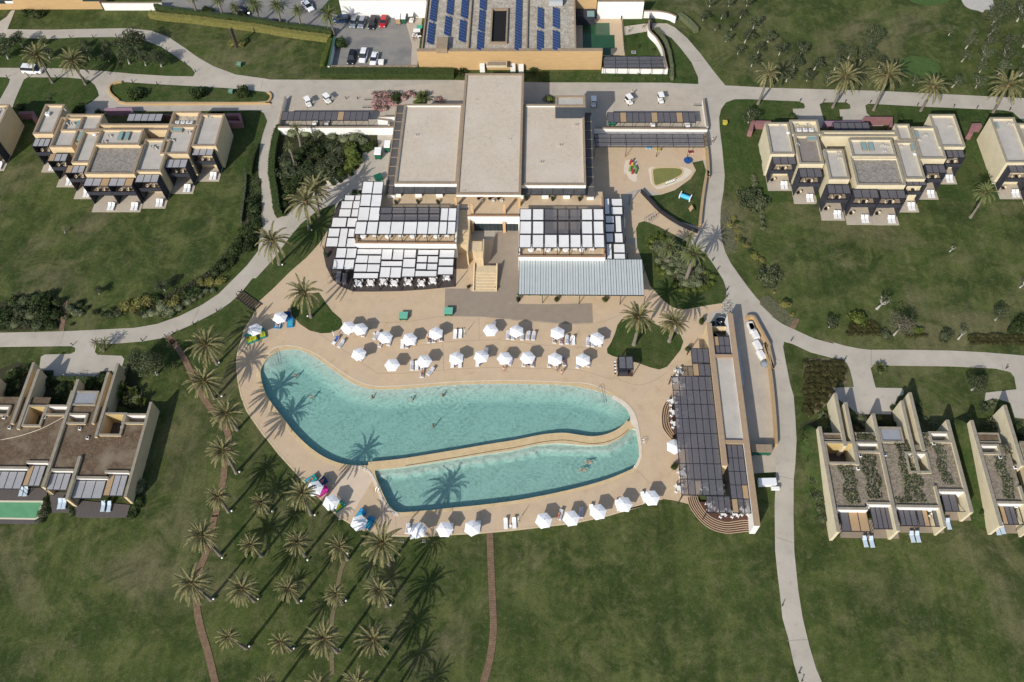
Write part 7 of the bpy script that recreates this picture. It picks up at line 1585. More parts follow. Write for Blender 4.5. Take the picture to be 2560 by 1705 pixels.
def crate(label, k, x, y, w_, d_, h, body, top, name='service_cart', cat='cart', group=None, rz=0, k_z=.05):
    p = W(k, x, y, 0); r = thing(name, label, cat, (p.x, p.y, k_z), group, rz); m = MB(); c = r.location
    m.box(c.x - w_ / 2, c.y - d_ / 2, k_z + .12, c.x + w_ / 2, c.y + d_ / 2, k_z + h * .82); m.build('box', body, r)
    m = MB(); m.box(c.x - w_ / 2 - .06, c.y - d_ / 2 - .06, k_z + h * .82, c.x + w_ / 2 + .06, c.y + d_ / 2 + .06, k_z + h); m.build('lid', top, r)
    for sx in (-1, 1):
        for sy in (-1, 1): m = MB(); m.tube([(c.x + sx * w_ * .38, c.y + sy * d_ * .5 - .06, k_z + .1), (c.x + sx * w_ * .38, c.y + sy * d_ * .5 + .06, k_z + .1)], .1, 8); m.build('wheel', TYRE, r)
    return r
sc_ = 'green and white service carts'
crate('green-sided linen cart with a white top beside the walled garden', '01', 1095, 1395, 1.4, 1.9, 1.9, DGREEN, WHITE, group=sc_); crate('green linen cart close against the clubhouse flank', '01', 1178, 1330, 1.2, 1.9, 1.8, DGREEN, WHITE, group=sc_)
crate('dark green cart beside the top corner of the white canopies', '11', 1095, 105, 1.6, 1.3, 1.2, DGREEN, DGREEN, group=sc_, rz=.5); crate('green cart, middle of three at the right end of the tall white wall', '01', 1320, 195, 1.1, 1.7, 1.8, DGREEN, WHITE, group=sc_)
crate('tan-sided white-roofed cart at the left of three by the tall white wall', '01', 1272, 200, 1.1, 1.7, 2.0, CANET, WHITE, group=sc_); crate('green box at the service building side above the buggy', '01', 1460, 265, 1.3, .9, 1.0, DGREEN, TEAL, group=sc_)
crate('teal green locker under the left end of the right buggy shelter', '02', 888, 1110, 1.6, 1.0, 1.1, DGREEN, TEAL, group=sc_)
crate('teal towel bin on the terrace, left of two', '11', 1318, 1332, 1.6, 1.4, .9, DGREEN, mat('teal_top', (.14, .42, .30), .7), name='towel_bin', cat='bin', group='teal towel bins'); crate('teal towel bin on the brown paving edge, right of two', '11', 1718, 1292, 1.6, 1.4, .9, DGREEN, MATS['teal_top'], name='towel_bin', cat='bin', group='teal towel bins')
crate('white box lying beside the white cars at the low car park wall', '01', 1118, 575, 1.2, 1.3, 1.0, WHITE, WHITE, name='white_box', cat='box')
p = W('22', 2262, 1285); r = crate('long white ribbed trailer on the grass behind the bar wall', '22', 2262, 1285, 3.0, 1.15, 1.3, WHITE, PNT['white'], name='trailer', cat='trailer', rz=.03)
m = MB(); m.box(r.location.x + .6, r.location.y - 1.4, .5, r.location.x + 2.0, r.location.y - .85, 1.0); m.build('hood', WHITE, r)
crate('brown and white roofed cart parked at the bar wall in the service yard', '22', 2205, 1000, 3.6, 1.3, 1.8, DGREEN, COPING, name='tow_cart', cat='cart')
for k, x, y, l in (('00', 2137, 590, 'green utility cabinet on the lawn below the golden hedge'), ('00', 2063, 832, 'green utility cabinet on the long grass island'), ('02', 1893, 1108, 'yellow utility cabinet on the lawn by the right road bend')):
    crate(l, k, x, y, .9, .8, .9, mat('cabinet_green', (.08, .19, .12), .6) if 'green' in l else YELLOW, mat('cabinet_top', (.16, .30, .21), .6) if 'green' in l else YELLOW, name='utility_cabinet', cat='cabinet', group='utility cabinets')
# white covered bales along the rubble wall
COVM = mat('white_sheet', (.72, .72, .71), .8, (.6, .6, .6), 3, .7)
for i, (k, x, y, l) in enumerate((('12', 2125, 1425, 'uppermost'), ('G', 1695, 20, 'second from the top'), ('G', 1765, 140, 'third from the top'), ('G', 1800, 330, 'fourth from the top'), ('G', 1870, 500, 'fifth from the top'))):
    p = W(k, x, y, .05); r = thing('covered_stack', 'white-sheeted stack of chairs by the curved rubble wall, ' + l, 'stack', p, 'white-sheeted stacks', radians(8 + 4 * i)); m = MB(); c = p
    random.seed(i); vs = []
    for zz_, s_ in ((0, 1.0), (.5, .92), (.95, .75)): vs += [(c.x + sx * .55 * s_ + random.uniform(-.08, .08), c.y + sy * 1.15 * s_ + random.uniform(-.1, .1), .05 + zz_) for sx, sy in ((-1, -1), (1, -1), (1.1, 0), (1, 1), (-1, 1), (-1.1, 0))]
    m.add(vs, [(j, (j + 1) % 6, (j + 1) % 6 + 6, j + 6) for j in range(6)] + [(j + 6, (j + 1) % 6 + 6, (j + 1) % 6 + 12, j + 12) for j in range(6)] + [(12, 13, 14, 15, 16, 17)]); m.build('sheet', COVM, r)
p = W('G', 1925, 650, .05); r = thing('covered_stack', 'grey crumpled tarpaulin heap at the end of the white-sheeted stacks', 'heap', p); m = MB(); m.ball((p.x, p.y, .45), .8, 9, 5, (1, 1.1, .7)); m.build('sheet', mat('grey_tarp', (.25, .29, .33), .7, (.15, .17, .2), 3, .9), r)
# ---- garden lamps and bollards
bl = thing('bollard_light', '', 'path light'); m = MB(); m.box(-.07, -.07, 0, .07, .07, .85); m.build('post', BLACK, bl); m = MB(); m.box(-.07, -.2, .78, .07, -.07, .86); m.build('head', BLACK, bl)
def ordl(n): return ORD[n] if n < len(ORD) else '%dth' % (n + 1)
for nm, L_ in (('left road bend', [('10', 2115, 1140), ('10', 2160, 1105), ('10', 1935, 1280), ('10', 1730, 1397), ('10', 1550, 1477), ('10', 1480, 1503), ('10', 1270, 1542), ('20', 650, 48)]),
               ('left lanes', [('00', 260, 688), ('00', 505, 692), ('00', 755, 708), ('00', 68, 692), ('00', 1185, 735), ('00', 1405, 755), ('00', 630, 338), ('00', 832, 334), ('00', 1040, 330), ('00', 1490, 448), ('00', 1655, 570), ('00', 1745, 643)]),
               ('upper right road', [('03', 355, 905), ('03', 565, 910), ('03', 757, 917), ('03', 980, 918), ('03', 1400, 943), ('03', 1725, 955), ('03', 1930, 968), ('03', 2222, 983)]),
               ('oval lawn', [('12', 1375, 570), ('12', 1720, 768), ('12', 1785, 828), ('12', 1830, 908), ('12', 1913, 1092), ('12', 1912, 1152)]),
               ('right road fork', [('23', 275, 10), ('23', 750, 183), ('23', 2190, 255)]), ('lower right road', [('33', 195, 890), ('33', 345, 1490), ('33', 370, 1560)]), ('plaza flower bed', [('01', 805, 885), ('01', 908, 885)])):
    L_ = sorted(L_, key=lambda q: WIN[q[0]][0] + q[1] / WIN[q[0]][2])
    for i, (k, x, y) in enumerate(L_): place(bl, USED, W(k, x, y), random.uniform(0, 6), 'black bollard light by the %s, %s from the left' % (nm, ordl(i)), 'black bollard lights')
gl = thing('globe_light', '', 'garden light'); m = MB(); m.ball((0, 0, .45), .2, 10, 6); m.build('globe', mat('opal_globe', (.75, .74, .66), .4), gl); m = MB(); m.tube([(0, 0, 0), (0, 0, .3)], .06, 6); m.build('stem', BLACK, gl)
L_ = [('20', 1957, 210), ('20', 1982, 510), ('20', 2140, 1183), ('20', 2072, 1530), ('30', 1987, 468), ('30', 1910, 834), ('30', 2305, 835), ('30', 2227, 1254), ('31', 152, 55), ('31', 530, 88), ('31', 465, 488), ('31', 820, 428), ('31', 410, 851), ('31', 806, 849), ('31', 1204, 888), ('31', 343, 1273), ('31', 749, 1284), ('31', 1156, 1301), ('11', 240, 872), ('11', 465, 1330), ('11', 500, 565)]
for i, (k, x, y) in enumerate(sorted(L_, key=lambda q: (WIN[q[0]][1] + q[2] / WIN[q[0]][2]))): place(gl, USED, W(k, x, y), 0, 'white globe light at the foot of a palm, %s from the top' % ordl(i), 'white globe garden lights')
# ---- cloth and skin
SKIN = mat('skin', (.42, .22, .14), .6); SKIN2 = mat('tanned_skin', (.28, .13, .08), .6); HAIR = mat('hair_dark', (.02, .013, .01), .7); HAIR2 = mat('hair_fair', (.25, .16, .07), .7)
def cl(name, c): return mat('cloth_' + name, c, .9)
def skinmesh(name, J, E, m_, parent, sub=1):
    me = bpy.data.meshes.new(name); me.from_pydata([j[:3] for j in J], E, []); me.update()
    o = bpy.data.objects.new('tmp_body', me); COL.objects.link(o); md = o.modifiers.new('s', 'SKIN')
    for i, j in enumerate(J): me.skin_vertices[0].data[i].radius = (j[3], j[4] if len(j) > 4 else j[3])
    me.skin_vertices[0].data[0].use_root = True
    sb = o.modifiers.new('u', 'SUBSURF'); sb.levels = sub; sb.render_levels = sub
    dg = bpy.context.evaluated_depsgraph_get(); ev = bpy.data.meshes.new_from_object(o.evaluated_get(dg))
    bpy.data.objects.remove(o); bpy.data.meshes.remove(me); ev.name = name; ev.materials.clear(); ev.materials.append(m_)
    ev.polygons.foreach_set('use_smooth', [True] * len(ev.polygons))
    ob = bpy.data.objects.new(name, ev); COL.objects.link(ob); ob.parent = parent; KIDS.setdefault(parent.name, []).append(ob); return ob
def person(pose, skin, wear, hair, longhair=False, shirt=None, name='person'):
    """pose: dict of joints; everything built facing -Y, feet at z=0 (or lying along +Y)"""
    r = thing(name, '', 'person'); q = pose
    J = [q['pel'] + (.125, .10), q['wai'] + (.115, .085), q['che'] + (.15, .105), q['nec'] + (.055,), q['hea'] + (.085, .10), q['top'] + (.075, .085)]; E = [(0, 1), (1, 2), (2, 3), (3, 4), (4, 5)]
    for s_ in ('l', 'r'):
        n = len(J); J += [q['sh' + s_] + (.058,), q['el' + s_] + (.042,), q['wr' + s_] + (.028,), q['ha' + s_] + (.036, .018)]; E += [(2, n), (n, n + 1), (n + 1, n + 2), (n + 2, n + 3)]
        w_, h_ = Vector(q['wr' + s_]), Vector(q['ha' + s_]); d = (h_ - w_).normalized(); sd_ = d.orthogonal().normalized()
        for f in range(4):
            b = len(J); a0 = h_ + sd_ * (.03 - .02 * f) + d * .03; J += [tuple(a0) + (.009,), tuple(a0 + d * (.045 - .006 * abs(f - 1))) + (.007,)]; E += [(n + 3, b), (b, b + 1)]
        b = len(J); a0 = w_.lerp(h_, .5) + sd_ * .045; J += [tuple(a0) + (.011,), tuple(a0 + d * .045 + sd_ * .015) + (.008,)]; E += [(n + 3, b), (b, b + 1)]
        n = len(J); J += [q['hi' + s_] + (.085,), q['kn' + s_] + (.058,), q['an' + s_] + (.04,), q['to' + s_] + (.035, .025)]; E += [(0, n), (n, n + 1), (n + 1, n + 2), (n + 2, n + 3)]
    skinmesh('body', J, E, skin, r)
    up = (Vector(q['top']) - Vector(q['nec'])).normalized(); hc = Vector(q['hea']) + up * .055; fr = Vector(q.get('face', (0, -1, 0)))
    m = MB(); m.ball(tuple(hc - fr * .03 + up * .02), .112, 8, 6)
    if longhair: m.ball(tuple(hc - fr * .07 - up * .12), .085, 7, 5)
    m.build('hair', hair, r)
    if wear:
        J2 = [q['pel'] + (.14, .115)]; E2 = []
        for s_ in ('l', 'r'):
            n = len(J2); k_ = Vector(q['hi' + s_]).lerp(Vector(q['kn' + s_]), .45); J2 += [q['hi' + s_] + (.10,), tuple(k_) + (.085,)]; E2 += [(0, n), (n, n + 1)]
        skinmesh('trunks', J2, E2, wear, r)
    if shirt:
        J3 = [q['pel'] + (.135, .11), q['wai'] + (.13, .10), q['che'] + (.165, .12)]; E3 = [(0, 1), (1, 2)]
        for s_ in ('l', 'r'): n = len(J3); J3 += [q['sh' + s_] + (.072,), tuple(Vector(q['sh' + s_]).lerp(Vector(q['el' + s_]), .7)) + (.058,)]; E3 += [(2, n), (n, n + 1)]
        skinmesh('shirt', J3, E3, shirt, r)
    return r
def standp(step=.12, arm=.1, wide=0.0):
    return dict(pel=(0, 0, .93), wai=(0, 0, 1.1), che=(0, .01, 1.32), nec=(0, .01, 1.48), hea=(0, -.01, 1.58), top=(0, -.01, 1.68), shl=(.19, .01, 1.4), ell=(.25 + wide, .04 + arm * .4, 1.13 + wide * .7), wrl=(.26 + wide * 2, -.06 - arm, .9 + wide), hal=(.26 + wide * 2.2, -.09 - arm * 1.2, .84 + wide),
        shr=(-.19, .01, 1.4), elr=(-.25 - wide, .04 - arm * .4, 1.13 + wide * .7), wrr=(-.26 - wide * 2, -.04 + arm, .9 + wide), har=(-.26 - wide * 2.2, -.06 + arm * 1.2, .84 + wide), hil=(.1, -.02, .85), knl=(.11, -.04 - step, .48), anl=(.11, -step * .9, .08), tol=(.12, -.14 - step * .9, .035),
        hir=(-.1, .02, .85), knr=(-.11, step * .4, .48), anr=(-.11, step * 1.2, .09), tor=(-.12, step * 1.2 - .13, .035))
LIE = dict(pel=(0, 0, .12), wai=(0, .18, .13), che=(0, .38, .2), nec=(0, .55, .28), hea=(0, .64, .33), top=(0, .74, .37), face=(0, -.4, .9), shl=(.19, .46, .22), ell=(.28, .22, .15), wrl=(.24, -.02, .14), hal=(.2, -.09, .16), shr=(-.19, .46, .22), elr=(-.3, .24, .15), wrr=(-.25, 0, .14), har=(-.23, -.08, .14),
        hil=(.1, -.08, .11), knl=(.14, -.45, .17), anl=(.12, -.84, .1), tol=(.13, -.9, .2), hir=(-.1, -.08, .11), knr=(-.12, -.45, .12), anr=(-.12, -.86, .1), tor=(-.14, -.92, .2))
SWIM = dict(pel=(0, 0, 0), wai=(0, .18, .01), che=(0, .38, .02), nec=(0, .55, .05), hea=(0, .65, .1), top=(0, .75, .12), face=(0, .6, -.7), shl=(.19, .45, .02), ell=(.34, .66, -.02), wrl=(.3, .88, -.04), hal=(.27, .96, -.04), shr=(-.19, .45, .02), elr=(-.42, .3, -.04), wrr=(-.5, .08, -.08), har=(-.52, .0, -.1),
        hil=(.1, -.08, 0), knl=(.14, -.45, -.05), anl=(.16, -.84, -.02), tol=(.17, -.98, -.02), hir=(-.1, -.08, 0), knr=(-.16, -.45, .0), anr=(-.2, -.84, -.06), tor=(-.21, -.98, -.06))
NAVYC = cl('navy', (.02, .03, .10)); WHC = cl('white', (.75, .75, .76)); BLKC = cl('black', (.015, .015, .018)); REDC = cl('red', (.45, .03, .05)); PURC = cl('purple', (.14, .03, .35)); YELC = cl('yellow', (.65, .6, .12))
PP_ = {'walk_white': person(standp(.16, .14), SKIN, WHC, HAIR), 'walk_shirt': person(standp(.16, .14), SKIN2, NAVYC, HAIR, False, WHC), 'stand_water': person(standp(.03, .1, .12), SKIN, NAVYC, HAIR), 'stand_water2': person(standp(.03, -.05, .14), SKIN2, BLKC, HAIR, True),
       'lie_black': person(LIE, SKIN, BLKC, HAIR, True), 'lie_navy': person(LIE, SKIN2, NAVYC, HAIR), 'lie_red': person(LIE, SKIN, REDC, HAIR2, True), 'lie_purple': person(LIE, SKIN, PURC, HAIR, False), 'lie_yellow': person(LIE, SKIN2, WHC, HAIR2, False, YELC), 'swim': person(SWIM, SKIN, BLKC, HAIR)}
def who(kind, k, x, y, z, rz, label, group=None): return place(PP_[kind], USED, W(k, x, y, z) if z < .2 else W(k, x, y, z), radians(rz), label, group)
sw = 'swimmers in the big pool'
who('stand_water', 'A', 1010, 1325, -1.05, 30, 'person standing waist-deep near the palm shadow in the big pool', sw); who('stand_water', '21', 505, 530, -1.05, -10, 'person with a bare back standing at the left of the big pool', sw); who('stand_water2', '21', 1045, 530, -1.05, 70, 'dark-haired person alone left of centre in the big pool', sw)
who('stand_water', '21', 1395, 548, -1.1, 120, 'person in blue floating low below the pool shore centre', sw); who('stand_water2', '21', 1668, 515, -1.05, 200, 'dark-haired person with arms out at the middle of the ripples', sw); who('stand_water2', '21', 1585, 782, -1.05, 230, 'dark-haired person in the middle of the big pool', sw)
who('swim', '22', 680, 1090, -.42, -82, 'upper of the two people swimming side by side in the lower pool', 'swimmers in the lower pool'); who('swim', '22', 628, 1158, -.42, -82, 'lower of the two people swimming side by side in the lower pool', 'swimmers in the lower pool')
who('walk_white', 'C', 422, 1045, .055, 20, 'person in white shorts walking towards the pool shore', 'people walking on the terrace'); who('walk_shirt', 'C', 1362, 1055, .055, 20, 'person in a white shirt walking away from a parasol', 'people walking on the terrace'); who('walk_white', 'C', 1450, 1108, .055, 180, 'bare-backed person in white shorts nearest the big pool', 'people walking on the terrace')
who('walk_shirt', '02', 1068, 850, .05, 180, 'person in a white shirt standing behind a golf buggy', 'people near the buggies'); who('walk_shirt', '02', 1785, 1272, .05, 40, 'person dressed in white walking along the right road', 'people on the lanes'); who('walk_shirt', '02', 1042, 288, .05, 80, 'person in white, left one on the path by the small green pool', 'people on the lanes')
who('walk_shirt', '02', 1168, 252, .05, 60, 'person in white, right one on the path by the small green pool', 'people on the lanes'); who('walk_shirt', '01', 1408, 360, .05, 20, 'person in white standing at the buggy by the service building', 'people near the buggies')
# ---- parasols
RIBM = mat('parasol_rib', (.5, .5, .5), .5)
def parasol_proto():
    r = thing('parasol', '', 'parasol'); R_ = 1.52; n = 6; m = MB(); vs = [(0, 0, 2.78)]
    for k in range(n): a = k * pi / 3; vs.append((R_ * .5 * cos(a), R_ * .5 * sin(a), 2.585)); 
    for k in range(n): a = k * pi / 3; vs.append((R_ * cos(a), R_ * sin(a), 2.3))
    for k in range(n): a = k * pi / 3 + pi / 6; vs.append((R_ * .845 * cos(a), R_ * .845 * sin(a), 2.335))
    fs = []
    for k in range(n):
        k2 = (k + 1) % n; fs += [(0, 1 + k, 1 + k2), (1 + k, 7 + k, 13 + k), (1 + k, 13 + k, 1 + k2), (1 + k2, 13 + k, 7 + k2)]
    m.add(vs, fs); base = len(m.v); m.add([(v[0], v[1], v[2] - .02) for v in vs], [tuple(reversed(f)) for f in fs])
    for k in range(n):
        k2 = (k + 1) % n; a, b, c = vs[7 + k], vs[13 + k], vs[7 + k2]; m.add([a, b, c, (c[0], c[1], c[2] - .12), (b[0], b[1], b[2] - .12), (a[0], a[1], a[2] - .12)], [(0, 5, 4, 1), (1, 4, 3, 2)])
    m.build('canopy', CANVASW, r)
    m = MB(); m.tube([(0, 0, 0), (0, 0, 2.84)], .03, 7); m.build('pole', RIBM, r); m = MB(); m.disc((0, 0), .3, 0, .09, 12, .26); m.build('base', PLAZA, r); m = MB(); m.ball((0, 0, 2.85), .06, 6, 4); m.build('finial', RIBM, r)
    for k in range(n): a = k * pi / 3; m = MB(); m.tube([(0, 0, 2.3), (.75 * cos(a), .75 * sin(a), 2.46)], .012, 4); m.build('strut', RIBM, r)
    return r
PAR = parasol_proto()
def P1(k, x, y, rz, label, g='white hexagonal parasols'): 
    p = W(k, x, y, 2.5); o = place(PAR, USED, (p.x, p.y, .055), radians(rz), label, g); o.rotation_euler = (random.uniform(-.035, .035), random.uniform(-.035, .035), radians(rz)); o.scale = (1, 1, random.uniform(.95, 1.04)); return o
up = [('A', 1920, 400, 10), ('A', 2135, 445, 14), ('B', 440, 445, 14), ('B', 880, 470, 14), ('B', 1355, 370, 30), ('C', 190, 305, 2), ('C', 655, 340, 30), ('C', 1385, 360, 28), ('C', 2083, 460, 20)]
for i, q in enumerate(up): P1(*q, 'white parasol, %s from the left in the upper row of the terrace' % ORD[i])
lo_ = [('A', 2120, 885, 20), ('B', 575, 930, 2), ('B', 1150, 875, 5), ('B', 1717, 820, 30), ('B', 2155, 790, 16), ('C', 440, 815, 3), ('C', 853, 810, 8), ('C', 1335, 825, 30), ('C', 1840, 845, 30)]
for i, q in enumerate(lo_): P1(*q, 'white parasol, %s from the left in the lower row of the terrace' % ORD[i])
P1('A', 255, 450, 30, 'white parasol at the far left kerb over teal and yellow daybeds'); P1('A', 705, 240, 22, 'white parasol between two blue daybeds at the left of the terrace')
P1('D', 335, 355, 14, 'white parasol over the turquoise and magenta daybeds'); P1('D', 620, 610, 15, 'white parasol beside the lime green daybed'); P1('D', 1125, 970, 18, 'white parasol between two blue daybeds below the pool corner')
for q, l in ((('D', 2170, 1105, 18), 'left'), (('E', 510, 880, 0), 'middle'), (('E', 1000, 850, 25), 'right')): P1(*q, 'white parasol, %s of the three on the strip left of the lower boardwalk' % l)
for i, q in enumerate((('F', 135, 785, 12), ('F', 620, 740, 10), ('F', 1100, 630, 14), ('F', 1565, 505, 0), ('F', 2055, 375, 5))): P1(*q, 'white parasol, %s of the five on the strip right of the lower boardwalk' % ORD[i])
P1('22', 1448, 950, 28, 'white parasol tucked against the pool side of the beach bar roof')
cp = thing('closed_parasol', '', 'parasol'); m = MB(); m.disc((0, 0), .09, 1.0, 2.6, 8, .03); m.disc((0, 0), .05, .9, 1.0, 8, .1); m.build('canopy', CANVASW, cp); m = MB(); m.tube([(0, 0, 0), (0, 0, 1.0)], .03, 6); m.build('pole', RIBM, cp); m = MB(); m.disc((0, 0), .28, 0, .08, 12); m.build('base', PLAZA, cp)
for k, x, y, l in (('B', 1865, 400, 'closed white parasol beside two plain loungers in the upper row'), ('C', 1605, 560, 'closed white parasol between a striped and a plain lounger'), ('E', 1822, 740, 'closed parasol behind the two loungers above the lower boardwalk'), ('A', 1690, 600, 'closed parasol beside the two slanting loungers by the kidney lawn')): place(cp, USED, W(k, x, y, .055), 0, l, 'closed parasols')
# ---- loungers
def stripe_mat(name, a, b, sc):
    m = bpy.data.materials.new(name); m.use_nodes = True; n = m.node_tree; L = n.links; tc = n.nodes.new('ShaderNodeTexCoord'); sx = n.nodes.new('ShaderNodeSeparateXYZ'); L.new(tc.outputs['Object'], sx.inputs[0])
    mu = n.nodes.new('ShaderNodeMath'); mu.operation = 'MULTIPLY'; mu.inputs[1].default_value = sc; L.new(sx.outputs[0], mu.inputs[0]); fr = n.nodes.new('ShaderNodeMath'); fr.operation = 'FRACT'; L.new(mu.outputs[0], fr.inputs[0])
    gt = n.nodes.new('ShaderNodeMath'); gt.operation = 'GREATER_THAN'; gt.inputs[1].default_value = .5; L.new(fr.outputs[0], gt.inputs[0]); x = n.nodes.new('ShaderNodeMix'); x.data_type = 'RGBA'; x.inputs[6].default_value = (*a, 1); x.inputs[7].default_value = (*b, 1)
    L.new(gt.outputs[0], x.inputs[0]); L.new(x.outputs[2], n.nodes['Principled BSDF'].inputs['Base Color']); n.nodes['Principled BSDF'].inputs['Roughness'].default_value = .9; return m
STRP = stripe_mat('striped_towel', (.72, .72, .72), (.03, .05, .16), 7.0)
SLING = mat('white_sling', (.76, .76, .75), .8); SLINGB = mat('pale_blue_sling', (.46, .56, .66), .8)
def lounger_proto(name, sling, towel=None, cat='sun lounger', half=False):
    r = thing(name, '', cat); m = MB(); w_ = .33
    prof = [(-.98, .33), (-.3, .34), (.25, .36), (.55, .52), (.92, .74)]
    def strip(m, P, w_, t):
        vs = []
        for y, z in P: vs += [(-w_, y, z), (w_, y, z), (w_, y, z - t), (-w_, y, z - t)]
        fs = []
        for i in range(len(P) - 1): a = i * 4; fs += [(a, a + 1, a + 5, a + 4), (a + 1, a + 2, a + 6, a + 5), (a + 2, a + 3, a + 7, a + 6), (a + 3, a, a + 4, a + 7)]
        fs += [(0, 3, 2, 1), (len(vs) - 4, len(vs) - 3, len(vs) - 2, len(vs) - 1)]; m.add(vs, fs)
    strip(m, prof, w_, .05); m.build('sling', sling, r)
    f = MB()
    for s_ in (-1, 1): f.box(s_ * w_ - .02 * (s_ < 0) - .0, -1.0, .25, s_ * w_ + .03 * (1 if s_ > 0 else 1), .6, .3)
    f.build('frame', WHITE, r)
    for x in (-w_, w_):
        for y in (-.8, .5): q = MB(); q.box(x - .02, y, 0, x + .03, y + .05, .26); q.build('leg', WHITE, r)
    q = MB(); q.tube([(0, .5, .3), (0, .8, .05)], .02, 5); q.build('back_prop', WHITE, r)
    if towel:
        q = MB(); pr = [(y, z + .03) for y, z in (prof[1:] if half else [(-.75, .33)] + prof[1:])]; strip(q, pr, w_ - .03, .025); q.build('towel', towel, r)
    return r
LG = {'w': lounger_proto('sun_lounger', SLING), 's': lounger_proto('sun_lounger', SLING, STRP), 'b': lounger_proto('sun_lounger', SLING, cl('blue', (.04, .07, .24)), half=True), 'p': lounger_proto('patio_lounger', SLING), 'q': lounger_proto('patio_lounger', SLINGB)}
def daybed(name, c1, c2):
    r = thing(name, '', 'daybed'); m = MB(); m.box(-.62, -1.05, .12, .62, 1.0, .42); m.build('mattress', c1, r); m = MB(); m.obox((0, .82, .58), 1.24, .5, .16, 0, 0, .5); m.build('headrest', c1, r); m = MB(); m.box(-.5, -.85, .425, .5, .45, .46); m.build('towel', c2, r)
    m = MB(); m.box(-.6, -1.0, 0, .6, .98, .115); m.build('base', c1, r); return r
TQ = cl('turquoise', (.03, .26, .33)); TL = cl('teal', (.02, .22, .19)); LM = cl('lime', (.42, .45, .03)); BL_ = cl('azure', (.02, .20, .42)); CY = cl('cyan', (.04, .33, .45)); DN = cl('denim', (.02, .05, .16))
DB = {'tl': daybed('daybed', TL, LM), 'tq': daybed('daybed', TL, CY), 'mg': daybed('daybed', MAG, cl('fuchsia', (.5, .04, .30))), 'bl': daybed('daybed', BL_, CY), 'dn': daybed('daybed', DN, cl('royal', (.03, .06, .22))), 'az': daybed('daybed', BL_, STRP)}
dn_ = 'coloured daybeds'
for kd, k, x, y, rz, l in (('tl', 'A', 165, 640, 25, 'teal and lime daybed with a red-clad person, leftmost on the terrace'), ('tl', 'A', 262, 605, 22, 'teal and lime daybed with a striped towel, second from the left kerb'), ('tl', 'A', 405, 540, 20, 'teal and lime daybed right of the far left parasol'), ('az', 'A', 690, 365, -4, 'azure daybed with striped towel below the second left parasol'), ('bl', 'A', 902, 345, 6, 'bright blue empty daybed beside the kidney lawn'), ('dn', 'A', 845, 240, 4, 'dark navy daybed behind the bright blue one'),
    ('tq', 'D', 275, 225, -55, 'turquoise daybed at the upper side of the lower left parasol'), ('dn', 'D', 455, 265, -50, 'dark daybed under the lower left parasol shadow'), ('mg', 'D', 475, 430, -52, 'magenta daybed at the lower left of the pool'), ('tl', 'D', 775, 695, -48, 'teal daybed with a lime cover below the pool corner'), ('bl', 'D', 1150, 850, -30, 'blue daybed mostly hidden under a parasol, left of a pair'), ('bl', 'D', 1310, 985, -28, 'blue daybed with white printed towel, right of a pair')):
    place(DB[kd], USED, W(k, x, y, .055), radians(rz), l, dn_)
lr = 'sun loungers round the pools'
